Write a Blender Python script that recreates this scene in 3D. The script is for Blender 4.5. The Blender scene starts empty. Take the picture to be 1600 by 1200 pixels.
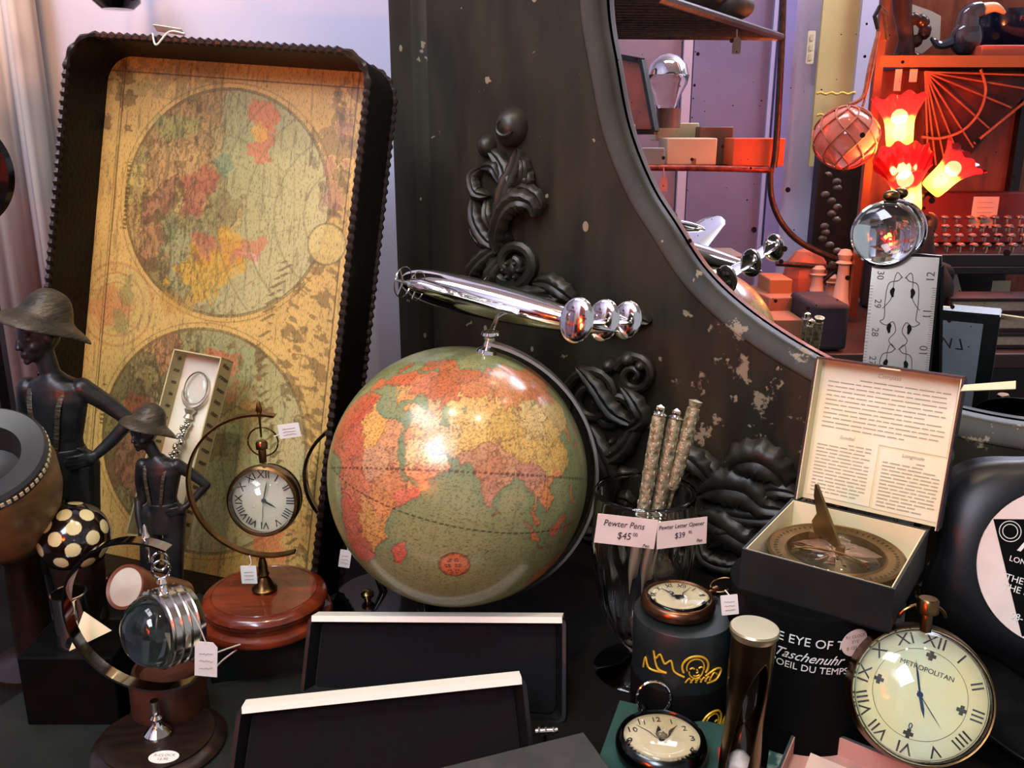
import bpy, math, random
import numpy as np
from mathutils import Matrix, Vector, noise
R_ = math.radians
sc = bpy.context.scene
COL = sc.collection
random.seed(7)

# ------------------------------------------------------------------ camera, world, lights
F_PX = 1400.0; PITCH = R_(16); CAM = Vector((0, 0, .56))
cd = bpy.data.cameras.new('camera'); cam = bpy.data.objects.new('camera', cd); COL.objects.link(cam)
cd.sensor_width = 36; cd.sensor_fit = 'HORIZONTAL'; cd.lens = F_PX / 1600 * 36; cd.clip_start = .01
cam.location = CAM; cam.rotation_euler = (R_(90) - PITCH, 0, 0); sc.camera = cam
sc.view_settings.view_transform = 'Standard'; sc.view_settings.look = 'None'
sc.view_settings.gamma = 1; sc.view_settings.use_curve_mapping = False; sc.view_settings.exposure = 0.42
w = bpy.data.worlds.new('world'); sc.world = w; w.use_nodes = True
w.node_tree.nodes['Background'].inputs[0].default_value = (.84, .87, 1.0, 1)
w.node_tree.nodes['Background'].inputs[1].default_value = .38

def lamp(name, kind, loc, power, color, size=.05, target=None, spot=None, blend=.6, sy=None):
    l = bpy.data.lights.new(name, kind); l.energy = power; l.color = color
    if kind == 'AREA':
        l.size = size
        if sy: l.shape = 'RECTANGLE'; l.size_y = sy
    else: l.shadow_soft_size = size
    if kind == 'SPOT': l.spot_size = R_(spot or 60); l.spot_blend = blend
    o = bpy.data.objects.new(name, l); COL.objects.link(o); o.location = loc
    if target is not None:
        o.rotation_euler = (Vector(target) - Vector(loc)).to_track_quat('-Z', 'Y').to_euler()
    return o
WARM = (1, .66, .34); COOL = (.86, .92, 1.0)
lamp('window_daylight', 'AREA', (-.86, .36, 1.95), 13, COOL, .9, (0, 1.0, .1), sy=.45)
lamp('ceiling_spot_front', 'SPOT', (-.15, .34, 2.2), 38, (1, .8, .52), .045, (-.1, 1.0, .1), 70)
lamp('ceiling_spot_right', 'SPOT', (.55, .25, 2.1), 20, (1, .84, .6), .045, (.35, .85, .2), 60)
lamp('wall_spot_left', 'SPOT', (-.52, .90, 1.55), 42, (1, .52, .2), .05, (-.64, 1.4, .66), 46, 1.0)
lamp('shop_daylight', 'AREA', (-1.0, -1.3, 2.2), 85, (.82, .86, 1), 1.2, (-1.7, .2, .7))
lamp('shop_spot', 'SPOT', (-.9, .6, 2.2), 22, (1, .8, .6), .05, (-1.3, -.1, .3), 90)

# ------------------------------------------------------------------ picture rays and the mirror plane
FW = Vector((0, math.cos(PITCH), -math.sin(PITCH))); UP = Vector((0, math.sin(PITCH), math.cos(PITCH)))
def ray(x, y):
    return Vector(((x - 800) / F_PX, 0, 0)) + FW + UP * ((600 - y) / F_PX)
def P(x, y, Y):
    d = ray(x, y); return CAM + d * (Y / d.y)
def G(x, y, z):
    d = ray(x, y); return CAM + d * ((z - CAM.z) / d.z)
TH = R_(32.3)
MN = Vector((-math.sin(TH), -math.cos(TH), 0)); MU = Vector((math.cos(TH), -math.sin(TH), 0)); M0 = Vector((.245, 1.11, 0))
def UV(x, y, off=.03):
    d = ray(x, y); o = M0 + MN * off
    p = CAM + d * ((o - CAM).dot(MN) / d.dot(MN)); return Vector(((p - M0).dot(MU), p.z))
REFL = Matrix.Identity(4)
for i in range(3):
    for j in range(3): REFL[i][j] -= 2 * MN[i] * MN[j]
_t = 2 * M0.dot(MN)
for i in range(3): REFL[i][3] = _t * MN[i]
SX = Matrix.Diagonal((-1, 1, 1, 1))
VIRT = False          # True while building the side of the shop that is seen in the mirror

def frame(o, x, y, z=None):
    x = Vector(x); y = Vector(y); z = Vector(z) if z is not None else x.cross(y)
    m = Matrix.Identity(4)
    for i in range(3): m[i][0] = x[i]; m[i][1] = y[i]; m[i][2] = z[i]; m[i][3] = o[i]
    return m
def ortho(o, x, y):
    x = Vector(x).normalized(); y = Vector(y); y = (y - x * y.dot(x)).normalized()
    return frame(o, x, y)
def T(x, y=None, z=None):
    return Matrix.Translation(Vector(x) if y is None else Vector((x, y, z)))
def RX(a): return Matrix.Rotation(R_(a), 4, 'X')
def RY(a): return Matrix.Rotation(R_(a), 4, 'Y')
def RZ(a): return Matrix.Rotation(R_(a), 4, 'Z')
def zto(d, up=(0, 0, 1)):
    """rotation whose z axis is d and whose y axis is near up"""
    z = Vector(d).normalized(); u = Vector(up)
    x = u.cross(z)
    if x.length < 1e-4: x = Vector((1, 0, 0))
    x.normalize(); return frame((0, 0, 0), x, z.cross(x), z)

# ------------------------------------------------------------------ materials
def hx(s, k=1.0):
    c = [int(s[i:i + 2], 16) / 255 for i in (0, 2, 4)]
    return tuple(((q / 12.92) if q < .04045 else ((q + .055) / 1.055) ** 2.4) * k for q in c) + (1,)
def pm(name, c, c2=None, scale=20, rough=.5, metal=0, bump=0, bscale=None, trans=0, ior=1.45, coat=0, contrast=(.35, .65),
       emit=None, estr=0, stretch=None, spec=None, sheen=0, alpha=None):
    m = bpy.data.materials.new(name); m.use_nodes = True; nt = m.node_tree; b = nt.nodes['Principled BSDF']
    b.inputs['Base Color'].default_value = hx(c); b.inputs['Roughness'].default_value = rough; b.inputs['Metallic'].default_value = metal
    b.inputs['Transmission Weight'].default_value = trans; b.inputs['IOR'].default_value = ior; b.inputs['Coat Weight'].default_value = coat
    if spec is not None: b.inputs['Specular IOR Level'].default_value = spec
    if sheen: b.inputs['Sheen Weight'].default_value = sheen
    if emit: b.inputs['Emission Color'].default_value = hx(emit); b.inputs['Emission Strength'].default_value = estr
    if c2 or bump:
        tc = nt.nodes.new('ShaderNodeTexCoord'); mp = nt.nodes.new('ShaderNodeMapping')
        nt.links.new(tc.outputs['Object'], mp.inputs[0])
        if stretch: mp.inputs['Scale'].default_value = stretch
    if c2:
        n = nt.nodes.new('ShaderNodeTexNoise'); n.inputs['Scale'].default_value = scale; n.inputs['Detail'].default_value = 5
        nt.links.new(mp.outputs[0], n.inputs['Vector'])
        r = nt.nodes.new('ShaderNodeValToRGB'); r.color_ramp.elements[0].color = hx(c); r.color_ramp.elements[1].color = hx(c2)
        r.color_ramp.elements[0].position = contrast[0]; r.color_ramp.elements[1].position = contrast[1]
        nt.links.new(n.outputs['Fac'], r.inputs[0]); nt.links.new(r.outputs[0], b.inputs['Base Color'])
    if bump:
        n2 = nt.nodes.new('ShaderNodeTexNoise'); n2.inputs['Scale'].default_value = bscale or scale; n2.inputs['Detail'].default_value = 4
        nt.links.new(mp.outputs[0], n2.inputs['Vector'])
        bp = nt.nodes.new('ShaderNodeBump'); bp.inputs['Strength'].default_value = bump; bp.inputs['Distance'].default_value = .002
        nt.links.new(n2.outputs['Fac'], bp.inputs['Height']); nt.links.new(bp.outputs[0], b.inputs['Normal'])
    return m
def attr_mat(name, rough=.5, coat=0, grain=None, grain_scale=200, grain_stretch=(1, 1, 1), grain_amt=.5, bump=0, croom=0):
    """paint colour stored on the mesh, plus a fine printed grain"""
    m = bpy.data.materials.new(name); m.use_nodes = True; nt = m.node_tree; b = nt.nodes['Principled BSDF']
    b.inputs['Roughness'].default_value = rough; b.inputs['Coat Weight'].default_value = coat; b.inputs['Coat Roughness'].default_value = croom
    a = nt.nodes.new('ShaderNodeVertexColor'); a.layer_name = 'paint'; out = a.outputs[0]
    if grain:
        tc = nt.nodes.new('ShaderNodeTexCoord'); mp = nt.nodes.new('ShaderNodeMapping'); mp.inputs['Scale'].default_value = grain_stretch
        nt.links.new(tc.outputs['Object'], mp.inputs[0])
        n = nt.nodes.new('ShaderNodeTexNoise'); n.inputs['Scale'].default_value = grain_scale; n.inputs['Detail'].default_value = 6
        nt.links.new(mp.outputs[0], n.inputs['Vector'])
        r = nt.nodes.new('ShaderNodeValToRGB'); r.color_ramp.elements[0].position = .36; r.color_ramp.elements[1].position = .46
        r.color_ramp.elements[0].color = hx(grain); r.color_ramp.elements[1].color = (1, 1, 1, 1)
        nt.links.new(n.outputs['Fac'], r.inputs[0])
        mx = nt.nodes.new('ShaderNodeMix'); mx.data_type = 'RGBA'; mx.blend_type = 'MULTIPLY'; mx.inputs[0].default_value = grain_amt
        nt.links.new(out, mx.inputs[6]); nt.links.new(r.outputs[0], mx.inputs[7]); out = mx.outputs[2]
    nt.links.new(out, b.inputs['Base Color'])
    return m

CHROME = pm('chrome', 'e6e4de', rough=.07, metal=1)
SILVER = pm('silver', 'cfcabb', rough=.16, metal=1)
STEEL = pm('dark_steel', '77706c', rough=.18, metal=1)
BRASS = pm('aged_brass', '7a5c34', '56402a', 60, .28, 1)
BRASSL = pm('bright_brass', 'b59a62', '8a6f42', 60, .25, 1)
PEWTER = pm('pewter', 'b0a684', '6c6448', 190, .4, .55, bump=.8, bscale=230)
PEWTERS = pm('pewter_plain', 'b9ad98', rough=.34, metal=.7)
BRONZE = pm('black_bronze', '17191b', '262827', 45, .38, .2, bump=.25, bscale=90)
HATM = pm('straw_bronze', '28271f', '4a4030', 28, .45, .3, bump=.9, bscale=110, stretch=(1, 1, 3))
IRON = pm('wrought_iron', '4a3b35', '2c2422', 80, .45, .6)
RUSTR = pm('red_iron', 'b0503c', '6e2c22', 60, .4, .5)
LEATHER = pm('black_leather', '070404', '0d0706', 70, .45, spec=.2, bump=.5, bscale=160)
BRAID = pm('laced_leather', '140b09', '24150f', 90, .3, bump=.4)
GLASS = pm('clear_glass', 'ffffff', rough=.0, trans=1, ior=1.45)
LENS = pm('lens_glass', 'f4fbf6', rough=.0, trans=1, ior=1.5)
THING = pm('thin_glass', 'ffffff', rough=.0, trans=1, ior=1.12, coat=.6)
BLACK = pm('black_card', '040505', '070808', 40, .65, spec=.08)
BOXG = pm('dark_green_card', '0f1717', '151c1c', 50, .42)
BOXE = pm('worn_box_edge', '3d4746', rough=.5)
VELVET = pm('black_velvet', '030306', '06060b', 200, .9, sheen=.06, spec=.2)
IVORY = pm('ivory_edge', 'e6e3d2', rough=.35)
CREAM = pm('cream_paper', 'e0d4b0', 'd3c498', 14, .7)
PAPER = pm('white_paper', 'dddcd4', 'd0cfc6', 30, .7)
PINKP = pm('pink_paper', 'dccac0', 'd2beb2', 30, .7)
INK = pm('ink', '2b2726', rough=.7)
INKF = pm('faint_ink', '857a66', rough=.7)
DIALM = pm('cream_dial', 'ddd0a6', 'c9b988', 30, .5)
DIALW = pm('pale_dial', 'cdd0b8', 'b9bb9c', 18, .5)
MAHOG = pm('red_mahogany', '7b3018', '58200f', 14, .24, coat=.6, stretch=(1, 5, 1))
BLKLAC = pm('black_lacquer', '090808', rough=.12, coat=.6)
DARKW = pm('dark_wood', '140d0a', '241812', 25, .3, stretch=(1, 6, 1))
STRING = pm('white_string', 'd9d3c2', rough=.8)
GOLD = pm('gold_print', 'd0a52c', rough=.35, metal=.3)
VINYL = pm('black_vinyl', '060708', rough=.38, spec=.4)

# ------------------------------------------------------------------ mesh builder
def smooth_path(pts, n=8, closed=False):
    pts = [Vector(p) for p in pts]; out = []; L = len(pts); segs = L if closed else L - 1
    for i in range(segs):
        if closed: a, b, c, d = pts[i - 1], pts[i], pts[(i + 1) % L], pts[(i + 2) % L]
        else: a, b, c, d = pts[max(i - 1, 0)], pts[i], pts[i + 1], pts[min(i + 2, L - 1)]
        for k in range(n):
            t = k / n
            out.append(.5 * ((2 * b) + (-a + c) * t + (2 * a - 5 * b + 4 * c - d) * t * t + (-a + 3 * b - 3 * c + d) * t ** 3))
    if not closed: out.append(pts[-1])
    return out
def lerp_list(v, n):
    out = []
    for i in range(n):
        t = i / (n - 1) * (len(v) - 1); k = min(int(t), len(v) - 2); out.append(v[k] + (v[k + 1] - v[k]) * (t - k))
    return out
class MB:
    def __init__(s): s.v = []; s.f = []; s.m = []; s.c = None
    def add(s, vs, fs, mi=0, M=None):
        o = len(s.v)
        s.v += [(M @ Vector(v)) if M is not None else Vector(v) for v in vs]
        s.f += [tuple(o + i for i in f) for f in fs]; s.m += [mi] * len(fs); return s
    def box(s, c, d, M=None, mi=0, taper=1):
        x, y, z = d[0] / 2, d[1] / 2, d[2] / 2
        vs = [(c[0] + a * x * (taper if e > 0 else 1), c[1] + b * y * (taper if e > 0 else 1), c[2] + e * z) for e in (-1, 1) for b in (-1, 1) for a in (-1, 1)]
        return s.add(vs, [(0, 2, 3, 1), (4, 5, 7, 6), (0, 1, 5, 4), (2, 6, 7, 3), (0, 4, 6, 2), (1, 3, 7, 5)], mi, M)
    def lathe(s, prof, n=48, M=None, mi=0, a0=0, a1=360):
        full = a1 - a0 >= 360; k = n if full else n + 1; vs = []; fs = []
        for r, z in prof:
            for i in range(k):
                a = R_(a0 + (a1 - a0) * i / n); vs.append((r * math.cos(a), r * math.sin(a), z))
        for j in range(len(prof) - 1):
            for i in range(n):
                i2 = (i + 1) % k; fs.append((j * k + i, j * k + i2, (j + 1) * k + i2, (j + 1) * k + i))
        return s.add(vs, fs, mi, M)
    def sphere(s, c, r, nu=24, nv=14, M=None, mi=0):
        if not hasattr(r, '__len__'): r = (r, r, r)
        vs = []; fs = []
        for j in range(nv + 1):
            t = math.pi * j / nv
            for i in range(nu):
                a = 2 * math.pi * i / nu
                vs.append((c[0] + r[0] * math.sin(t) * math.cos(a), c[1] + r[1] * math.sin(t) * math.sin(a), c[2] - r[2] * math.cos(t)))
        for j in range(nv):
            for i in range(nu): fs.append((j * nu + i, j * nu + (i + 1) % nu, (j + 1) * nu + (i + 1) % nu, (j + 1) * nu + i))
        return s.add(vs, fs, mi, M)
    def tube(s, pts, r, n=8, closed=False, M=None, mi=0, flat=None, up=(0, 0, 1), caps=True):
        """flat=(a,b): cross-section half sizes along side and up instead of a round radius"""
        pts = [Vector(p) for p in pts]; L = len(pts); rs = r if hasattr(r, '__len__') else [r] * L
        if len(rs) != L: rs = lerp_list(list(rs), L)
        vs = []; fs = []; u = Vector(up)
        for i in range(L):
            a = pts[i - 1] if (i or closed) else pts[i]; b = pts[(i + 1) % L] if (i < L - 1 or closed) else pts[i]
            t = (b - a); t = t.normalized() if t.length > 1e-9 else Vector((0, 0, 1))
            sd = t.cross(u)
            if sd.length < 1e-3: sd = t.cross(Vector((1, .1, 0)))
            sd.normalize(); q = sd.cross(t).normalized()
            if not flat and not closed: u = q
            for k in range(n):
                an = 2 * math.pi * (k + .5) / n
                ca, sa = math.cos(an), math.sin(an)
                if flat:
                    if n == 4: ca, sa = (1 if ca > 0 else -1), (1 if sa > 0 else -1)
                    vs.append(pts[i] + sd * ca * flat[0] * rs[i] + q * sa * flat[1] * rs[i])
                else: vs.append(pts[i] + sd * ca * rs[i] + q * sa * rs[i])
        m = L if closed else L - 1
        for i in range(m):
            j = (i + 1) % L
            for k in range(n): fs.append((i * n + k, i * n + (k + 1) % n, j * n + (k + 1) % n, j * n + k))
        if not closed and caps: fs.append(tuple(range(n))[::-1]); fs.append(tuple((L - 1) * n + k for k in range(n)))
        return s.add(vs, fs, mi, M)
    def prism(s, poly, z0, z1, M=None, mi=0):
        n = len(poly); vs = [(p[0], p[1], z0) for p in poly] + [(p[0], p[1], z1) for p in poly]
        fs = [tuple(range(n))[::-1], tuple(range(n, 2 * n))] + [(i, (i + 1) % n, n + (i + 1) % n, n + i) for i in range(n)]
        return s.add(vs, fs, mi, M)
    def hexa(s, q, h, mi=0):
        """solid from a four-cornered face q and an offset vector h"""
        q = [Vector(p) for p in q]; h = Vector(h); vs = q + [p + h for p in q]
        return s.add(vs, [(3, 2, 1, 0), (4, 5, 6, 7), (0, 1, 5, 4), (1, 2, 6, 5), (2, 3, 7, 6), (3, 0, 4, 7)], mi)
    def text(s, body, size, M=None, mi=0, depth=.0002, align='CENTER', shear=0, sx=1, bold=0):
        cu = bpy.data.curves.new('t', 'FONT'); cu.body = body; cu.size = size; cu.align_x = align; cu.align_y = 'CENTER'
        cu.extrude = depth; cu.shear = shear; cu.resolution_u = 3; cu.offset = bold
        o = bpy.data.objects.new('t', cu); me = o.to_mesh()
        s.add([(v.co.x * sx, v.co.y, v.co.z) for v in me.vertices], [tuple(p.vertices) for p in me.polygons], mi, M)
        o.to_mesh_clear(); bpy.data.objects.remove(o); bpy.data.curves.remove(cu); return s
    def rrect(s, w, h, r, z0, z1, M=None, mi=0, n=5):
        return s.prism(rrpoly(w, h, r, n), z0, z1, M, mi)
def rrpoly(w, h, r, n=5, cx=0, cy=0):
    out = []
    for (x, y, a) in ((w / 2 - r, h / 2 - r, 0), (-w / 2 + r, h / 2 - r, 90), (-w / 2 + r, -h / 2 + r, 180), (w / 2 - r, -h / 2 + r, 270)):
        for k in range(n + 1):
            t = R_(a + 90 * k / n); out.append((cx + x + r * math.cos(t), cy + y + r * math.sin(t)))
    return out

ROOT = {}
def uname(o): return o
def mk(name, mb, mats, W=None, parent=None, bevel=0, flatshade=False, fixn=False, weld=False):
    """W: world matrix of the thing; the builder's vertices are local to it"""
    me = bpy.data.meshes.new(name)
    vs = mb.v; fs = mb.f
    if VIRT: vs = [SX @ v for v in vs]; fs = [f[::-1] for f in fs]
    me.from_pydata([tuple(v) for v in vs], [], fs)
    for m in (mats if isinstance(mats, (list, tuple)) else [mats]): me.materials.append(m)
    if any(mb.m): me.polygons.foreach_set('material_index', mb.m)
    if mb.c is not None:
        ca = me.color_attributes.new('paint', 'FLOAT_COLOR', 'POINT')
        ca.data.foreach_set('color', np.asarray(mb.c, dtype=np.float32).ravel())
    me.validate(); me.update()
    if fixn or weld:
        import bmesh
        bm = bmesh.new(); bm.from_mesh(me)
        if weld: bmesh.ops.remove_doubles(bm, verts=bm.verts, dist=1e-5)
        if fixn: bmesh.ops.recalc_face_normals(bm, faces=bm.faces)
        bm.to_mesh(me); bm.free()
    if not flatshade:
        me.polygons.foreach_set('use_smooth', [True] * len(me.polygons)); me.set_sharp_from_angle(angle=R_(38))
    o = bpy.data.objects.new(name, me); COL.objects.link(o)
    if parent is not None: o.parent = parent
    elif W is not None: o.matrix_world = (REFL @ W @ SX) if VIRT else W
    if bevel:
        b = o.modifiers.new('bevel', 'BEVEL'); b.width = bevel; b.segments = 2; b.limit_method = 'ANGLE'; b.angle_limit = R_(40)
    return o
def thing(name, label, cat, W, group=None):
    o = bpy.data.objects.new(name, None); COL.objects.link(o); o.empty_display_size = .02
    o.matrix_world = (REFL @ W @ SX) if VIRT else W
    o['label'] = label; o['category'] = cat
    if group: o['group'] = group
    ROOT[o.name] = W.copy(); return o
def part(name, mb, mats, t, world=False, label=None, **k):
    if world:
        r = t
        while r.parent is not None: r = r.parent
        inv = ROOT[r.name].inverted(); mb.v = [inv @ v for v in mb.v]
    o = mk(name, mb, mats, None, t, **k)
    if label: o['label'] = label
    return o
def solo(name, mb, mats, label, cat, W, group=None, world=False, **k):
    if world: inv = W.inverted(); mb.v = [inv @ v for v in mb.v]
    o = mk(name, mb, mats, W, **k); o['label'] = label; o['category'] = cat
    if group: o['group'] = group
    return o
def struct(name, mb, mats, **k):
    W = T(sum(mb.v, Vector()) / len(mb.v)); inv = W.inverted(); mb.v = [inv @ v for v in mb.v]
    o = mk(name, mb, mats, W, **k); o['kind'] = 'structure'; return o
def remesh(o, vox, smooth=3):
    r = o.modifiers.new('skin', 'REMESH'); r.mode = 'VOXEL'; r.voxel_size = vox; r.use_smooth_shade = True
    if smooth: s = o.modifiers.new('soften', 'SMOOTH'); s.iterations = smooth; s.factor = .5
def quad(cs, Y0):
    r = [ray(*c) for c in cs]; A = np.array([[*r[1]], [*(-r[2])], [*r[3]]]).T
    t = np.linalg.solve(A, np.array([*r[0]])); t = [1, *t]; s = Y0 / r[0].y
    return [CAM + r[i] * (t[i] * s) for i in range(4)]

# ------------------------------------------------------------------ the room
LAV = pm('lavender_paint', 'b9b6d0', 'c2bed6', 3, .6)
LAVD = pm('purple_panel', '766c8a', '807692', 4, .5)
b = MB().box((-.45, 1.42, 1.2), (4.6, .04, 2.8)); struct('wall_back', b, pm('pale_wall', 'a6a4bd', 'b0aec4', 3, .6))
b = MB().box((-.4, -.6, -.80), (7, 5.5, .04)); struct('floor', b, pm('shop_floor', '3a2f2a', '2c2420', 6, .5))
b = MB().box((-.4, -.6, 2.6), (7, 5.5, .04)); struct('ceiling', b, pm('ceiling_paint', 'c8c4bc', rough=.8))
# display table
t = thing('display_table', 'dark table under all the curios, its top almost black', 'table', T(.14, .945, -.78))
part('tabletop', MB().rrect(1.72, .87, .04, .75, .78), pm('black_tabletop', '070706', '0e0d0b', 10, .6, spec=.2), t, bevel=.004)
for sx in (-1, 1):
    for sy in (-1, 1): part('leg', MB().box((sx * .78, sy * .36, .375), (.07, .07, .75)), DARKW, t, bevel=.004)
# curtain at the far left
b = MB(); pl = []
for i in range(62):
    x = -1.15 + i * .0079; pl.append((x, 1.352 + .022 * math.sin(i * .62) + .008 * math.sin(i * 1.7)))
for x, y in pl: b.v += [Vector((x, y, .0)), Vector((x, y + .0, 1.6))]
b.f = [(2 * i, 2 * i + 2, 2 * i + 3, 2 * i + 1) for i in range(61)]; b.m = [0] * 61
c = solo('curtain', b, pm('pale_curtain', 'bcb0ac', 'c8beb8', 5, .8), 'pale cream pleated curtain hanging behind the tall bronze boy at the left edge', 'curtain', T(-.8, 1.35, 0), world=True)
s = c.modifiers.new('thick', 'SOLIDIFY'); s.thickness = .002
# ------------------------------------------------------------------ mirror
FOX = bpy.data.materials.new('silvered_glass'); FOX.use_nodes = True; nt = FOX.node_tree; bs = nt.nodes['Principled BSDF']
bs.inputs['Metallic'].default_value = 1; bs.inputs['Base Color'].default_value = (.9, .9, .92, 1)
bs.inputs['Roughness'].default_value = .0
tc = nt.nodes.new('ShaderNodeTexCoord')
def spots(scale, r0, thr, seedoff):
    mp = nt.nodes.new('ShaderNodeMapping'); mp.inputs['Location'].default_value = (seedoff, seedoff * .7, 0); mp.inputs['Scale'].default_value = (1, 1, 0)
    nt.links.new(tc.outputs['Object'], mp.inputs[0])
    vo = nt.nodes.new('ShaderNodeTexVoronoi'); vo.inputs['Scale'].default_value = scale; vo.voronoi_dimensions = '2D'
    nt.links.new(mp.outputs[0], vo.inputs['Vector'])
    sp = nt.nodes.new('ShaderNodeSeparateColor'); nt.links.new(vo.outputs['Color'], sp.inputs[0])
    lim = nt.nodes.new('ShaderNodeMath'); lim.operation = 'MULTIPLY_ADD'; lim.inputs[1].default_value = r0; lim.inputs[2].default_value = -thr * r0
    nt.links.new(sp.outputs[0], lim.inputs[0])
    lt = nt.nodes.new('ShaderNodeMath'); lt.operation = 'LESS_THAN'; nt.links.new(vo.outputs['Distance'], lt.inputs[0]); nt.links.new(lim.outputs[0], lt.inputs[1])
    return lt.outputs[0]
o1 = spots(26, .22, .55, 3.1); o2 = spots(60, .2, .72, 9.4)
mxx = nt.nodes.new('ShaderNodeMath'); mxx.operation = 'MAXIMUM'; nt.links.new(o1, mxx.inputs[0]); nt.links.new(o2, mxx.inputs[1])
dk = nt.nodes.new('ShaderNodeBsdfDiffuse'); dk.inputs[0].default_value = (.012, .006, .005, 1)
mxs = nt.nodes.new('ShaderNodeMixShader'); nt.links.new(mxx.outputs[0], mxs.inputs[0]); nt.links.new(bs.outputs[0], mxs.inputs[1]); nt.links.new(dk.outputs[0], mxs.inputs[2])
nt.links.new(mxs.outputs[0], nt.nodes['Material Output'].inputs['Surface'])

WOODM = bpy.data.materials.new('chipped_black_wood'); WOODM.use_nodes = True; nt2 = WOODM.node_tree; b2 = nt2.nodes['Principled BSDF']
b2.inputs['Roughness'].default_value = .52; b2.inputs['Specular IOR Level'].default_value = .32
def nd(k, **kw):
    n = nt2.nodes.new(k)
    for a, v in kw.items(): n.inputs[a].default_value = v
    return n
tc2 = nd('ShaderNodeTexCoord')
base = nd('ShaderNodeTexNoise', Scale=9.0, Detail=6.0); mpw = nd('ShaderNodeMapping'); mpw.inputs['Scale'].default_value = (3, .8, 3)
nt2.links.new(tc2.outputs['Object'], mpw.inputs[0]); nt2.links.new(mpw.outputs[0], base.inputs['Vector'])
r1 = nd('ShaderNodeValToRGB'); r1.color_ramp.elements[0].position = .3; r1.color_ramp.elements[1].position = .75
r1.color_ramp.elements[0].color = hx('12100b'); r1.color_ramp.elements[1].color = hx('2c2719'); nt2.links.new(base.outputs['Fac'], r1.inputs[0])
ch = nd('ShaderNodeTexNoise', Scale=30.0, Detail=3.0, Roughness=.6); nt2.links.new(tc2.outputs['Object'], ch.inputs['Vector'])
r2 = nd('ShaderNodeValToRGB'); r2.color_ramp.elements[0].position = .69; r2.color_ramp.elements[1].position = .71; r2.color_ramp.elements[0].color = (0, 0, 0, 1)
nt2.links.new(ch.outputs['Fac'], r2.inputs[0])
# bigger worn patches in the lower right of the frame (own shape of the wear)
ch3 = nd('ShaderNodeTexNoise', Scale=26.0, Detail=6.0, Roughness=.7); nt2.links.new(tc2.outputs['Object'], ch3.inputs['Vector'])
sepw = nd('ShaderNodeSeparateXYZ'); nt2.links.new(tc2.outputs['Object'], sepw.inputs[0])
mr = nd('ShaderNodeMapRange'); mr.inputs[1].default_value = -.12; mr.inputs[2].default_value = .02; mr.inputs[3].default_value = .0; mr.inputs[4].default_value = .155
nt2.links.new(sepw.outputs['X'], mr.inputs[0])
mr2 = nd('ShaderNodeMapRange'); mr2.inputs[1].default_value = .38; mr2.inputs[2].default_value = .33; mr2.inputs[3].default_value = 0; mr2.inputs[4].default_value = 1
nt2.links.new(sepw.outputs['Y'], mr2.inputs[0])
mm = nd('ShaderNodeMath'); mm.operation = 'MULTIPLY'; nt2.links.new(mr.outputs[0], mm.inputs[0]); nt2.links.new(mr2.outputs[0], mm.inputs[1])
ad = nd('ShaderNodeMath'); ad.operation = 'ADD'; nt2.links.new(ch3.outputs['Fac'], ad.inputs[0]); nt2.links.new(mm.outputs[0], ad.inputs[1])
r3 = nd('ShaderNodeValToRGB'); r3.color_ramp.elements[0].position = .72; r3.color_ramp.elements[1].position = .75; r3.color_ramp.elements[0].color = (0, 0, 0, 1)
nt2.links.new(ad.outputs[0], r3.inputs[0])
vo2 = nd('ShaderNodeTexVoronoi', Scale=38.0); mpv = nd('ShaderNodeMapping'); mpv.inputs['Scale'].default_value = (1, .62, 1)
nt2.links.new(tc2.outputs['Object'], mpv.inputs[0]); nt2.links.new(mpv.outputs[0], vo2.inputs['Vector'])
sc2 = nd('ShaderNodeSeparateColor'); nt2.links.new(vo2.outputs['Color'], sc2.inputs[0])
l2 = nd('ShaderNodeMath'); l2.operation = 'MULTIPLY_ADD'; l2.inputs[1].default_value = .42; l2.inputs[2].default_value = -.240; nt2.links.new(sc2.outputs[0], l2.inputs[0])
lt2 = nd('ShaderNodeMath'); lt2.operation = 'LESS_THAN'; nt2.links.new(vo2.outputs['Distance'], lt2.inputs[0]); nt2.links.new(l2.outputs[0], lt2.inputs[1])
mxa = nd('ShaderNodeMath'); mxa.operation = 'MAXIMUM'; nt2.links.new(r2.outputs[0], mxa.inputs[0]); nt2.links.new(lt2.outputs[0], mxa.inputs[1])
mxb = nd('ShaderNodeMath'); mxb.operation = 'MAXIMUM'; nt2.links.new(mxa.outputs[0], mxb.inputs[0]); nt2.links.new(r3.outputs[0], mxb.inputs[1])
mc = nt2.nodes.new('ShaderNodeMix'); mc.data_type = 'RGBA'; nt2.links.new(mxb.outputs[0], mc.inputs[0]); nt2.links.new(r1.outputs[0], mc.inputs[6]); mc.inputs[7].default_value = hx('7c6e58')
nt2.links.new(mc.outputs[2], b2.inputs['Base Color'])
CARVE = pm('carved_black_wood', '16140f', '2a271d', 30, .42, bump=.3, bscale=60)

MIR = frame(M0 + Vector((0, 0, 0)), MU, (0, 0, 1), MN)          # local x along the frame, y up, z out of the mirror
t = thing('ornate_mirror', 'huge mirror in a black carved and chipped wooden frame standing behind the globe', 'mirror', MIR)
edge = [UV(*c) for c in [(930, 0), (945, 100), (965, 200), (1000, 290), (1040, 355), (1090, 430), (1160, 495), (1260, 560)]]
edge = [Vector((-.149, 1.12)), Vector((-.156, .95)), Vector((-.156, .82))] + edge + [Vector((.22, .272)), Vector((.33, .255)), Vector((.44, .262)), Vector((.56, .30)), Vector((.68, .36))]
edge = [Vector((p.x, p.y, 0)) for p in edge]; edge = smooth_path(edge, 8)
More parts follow.
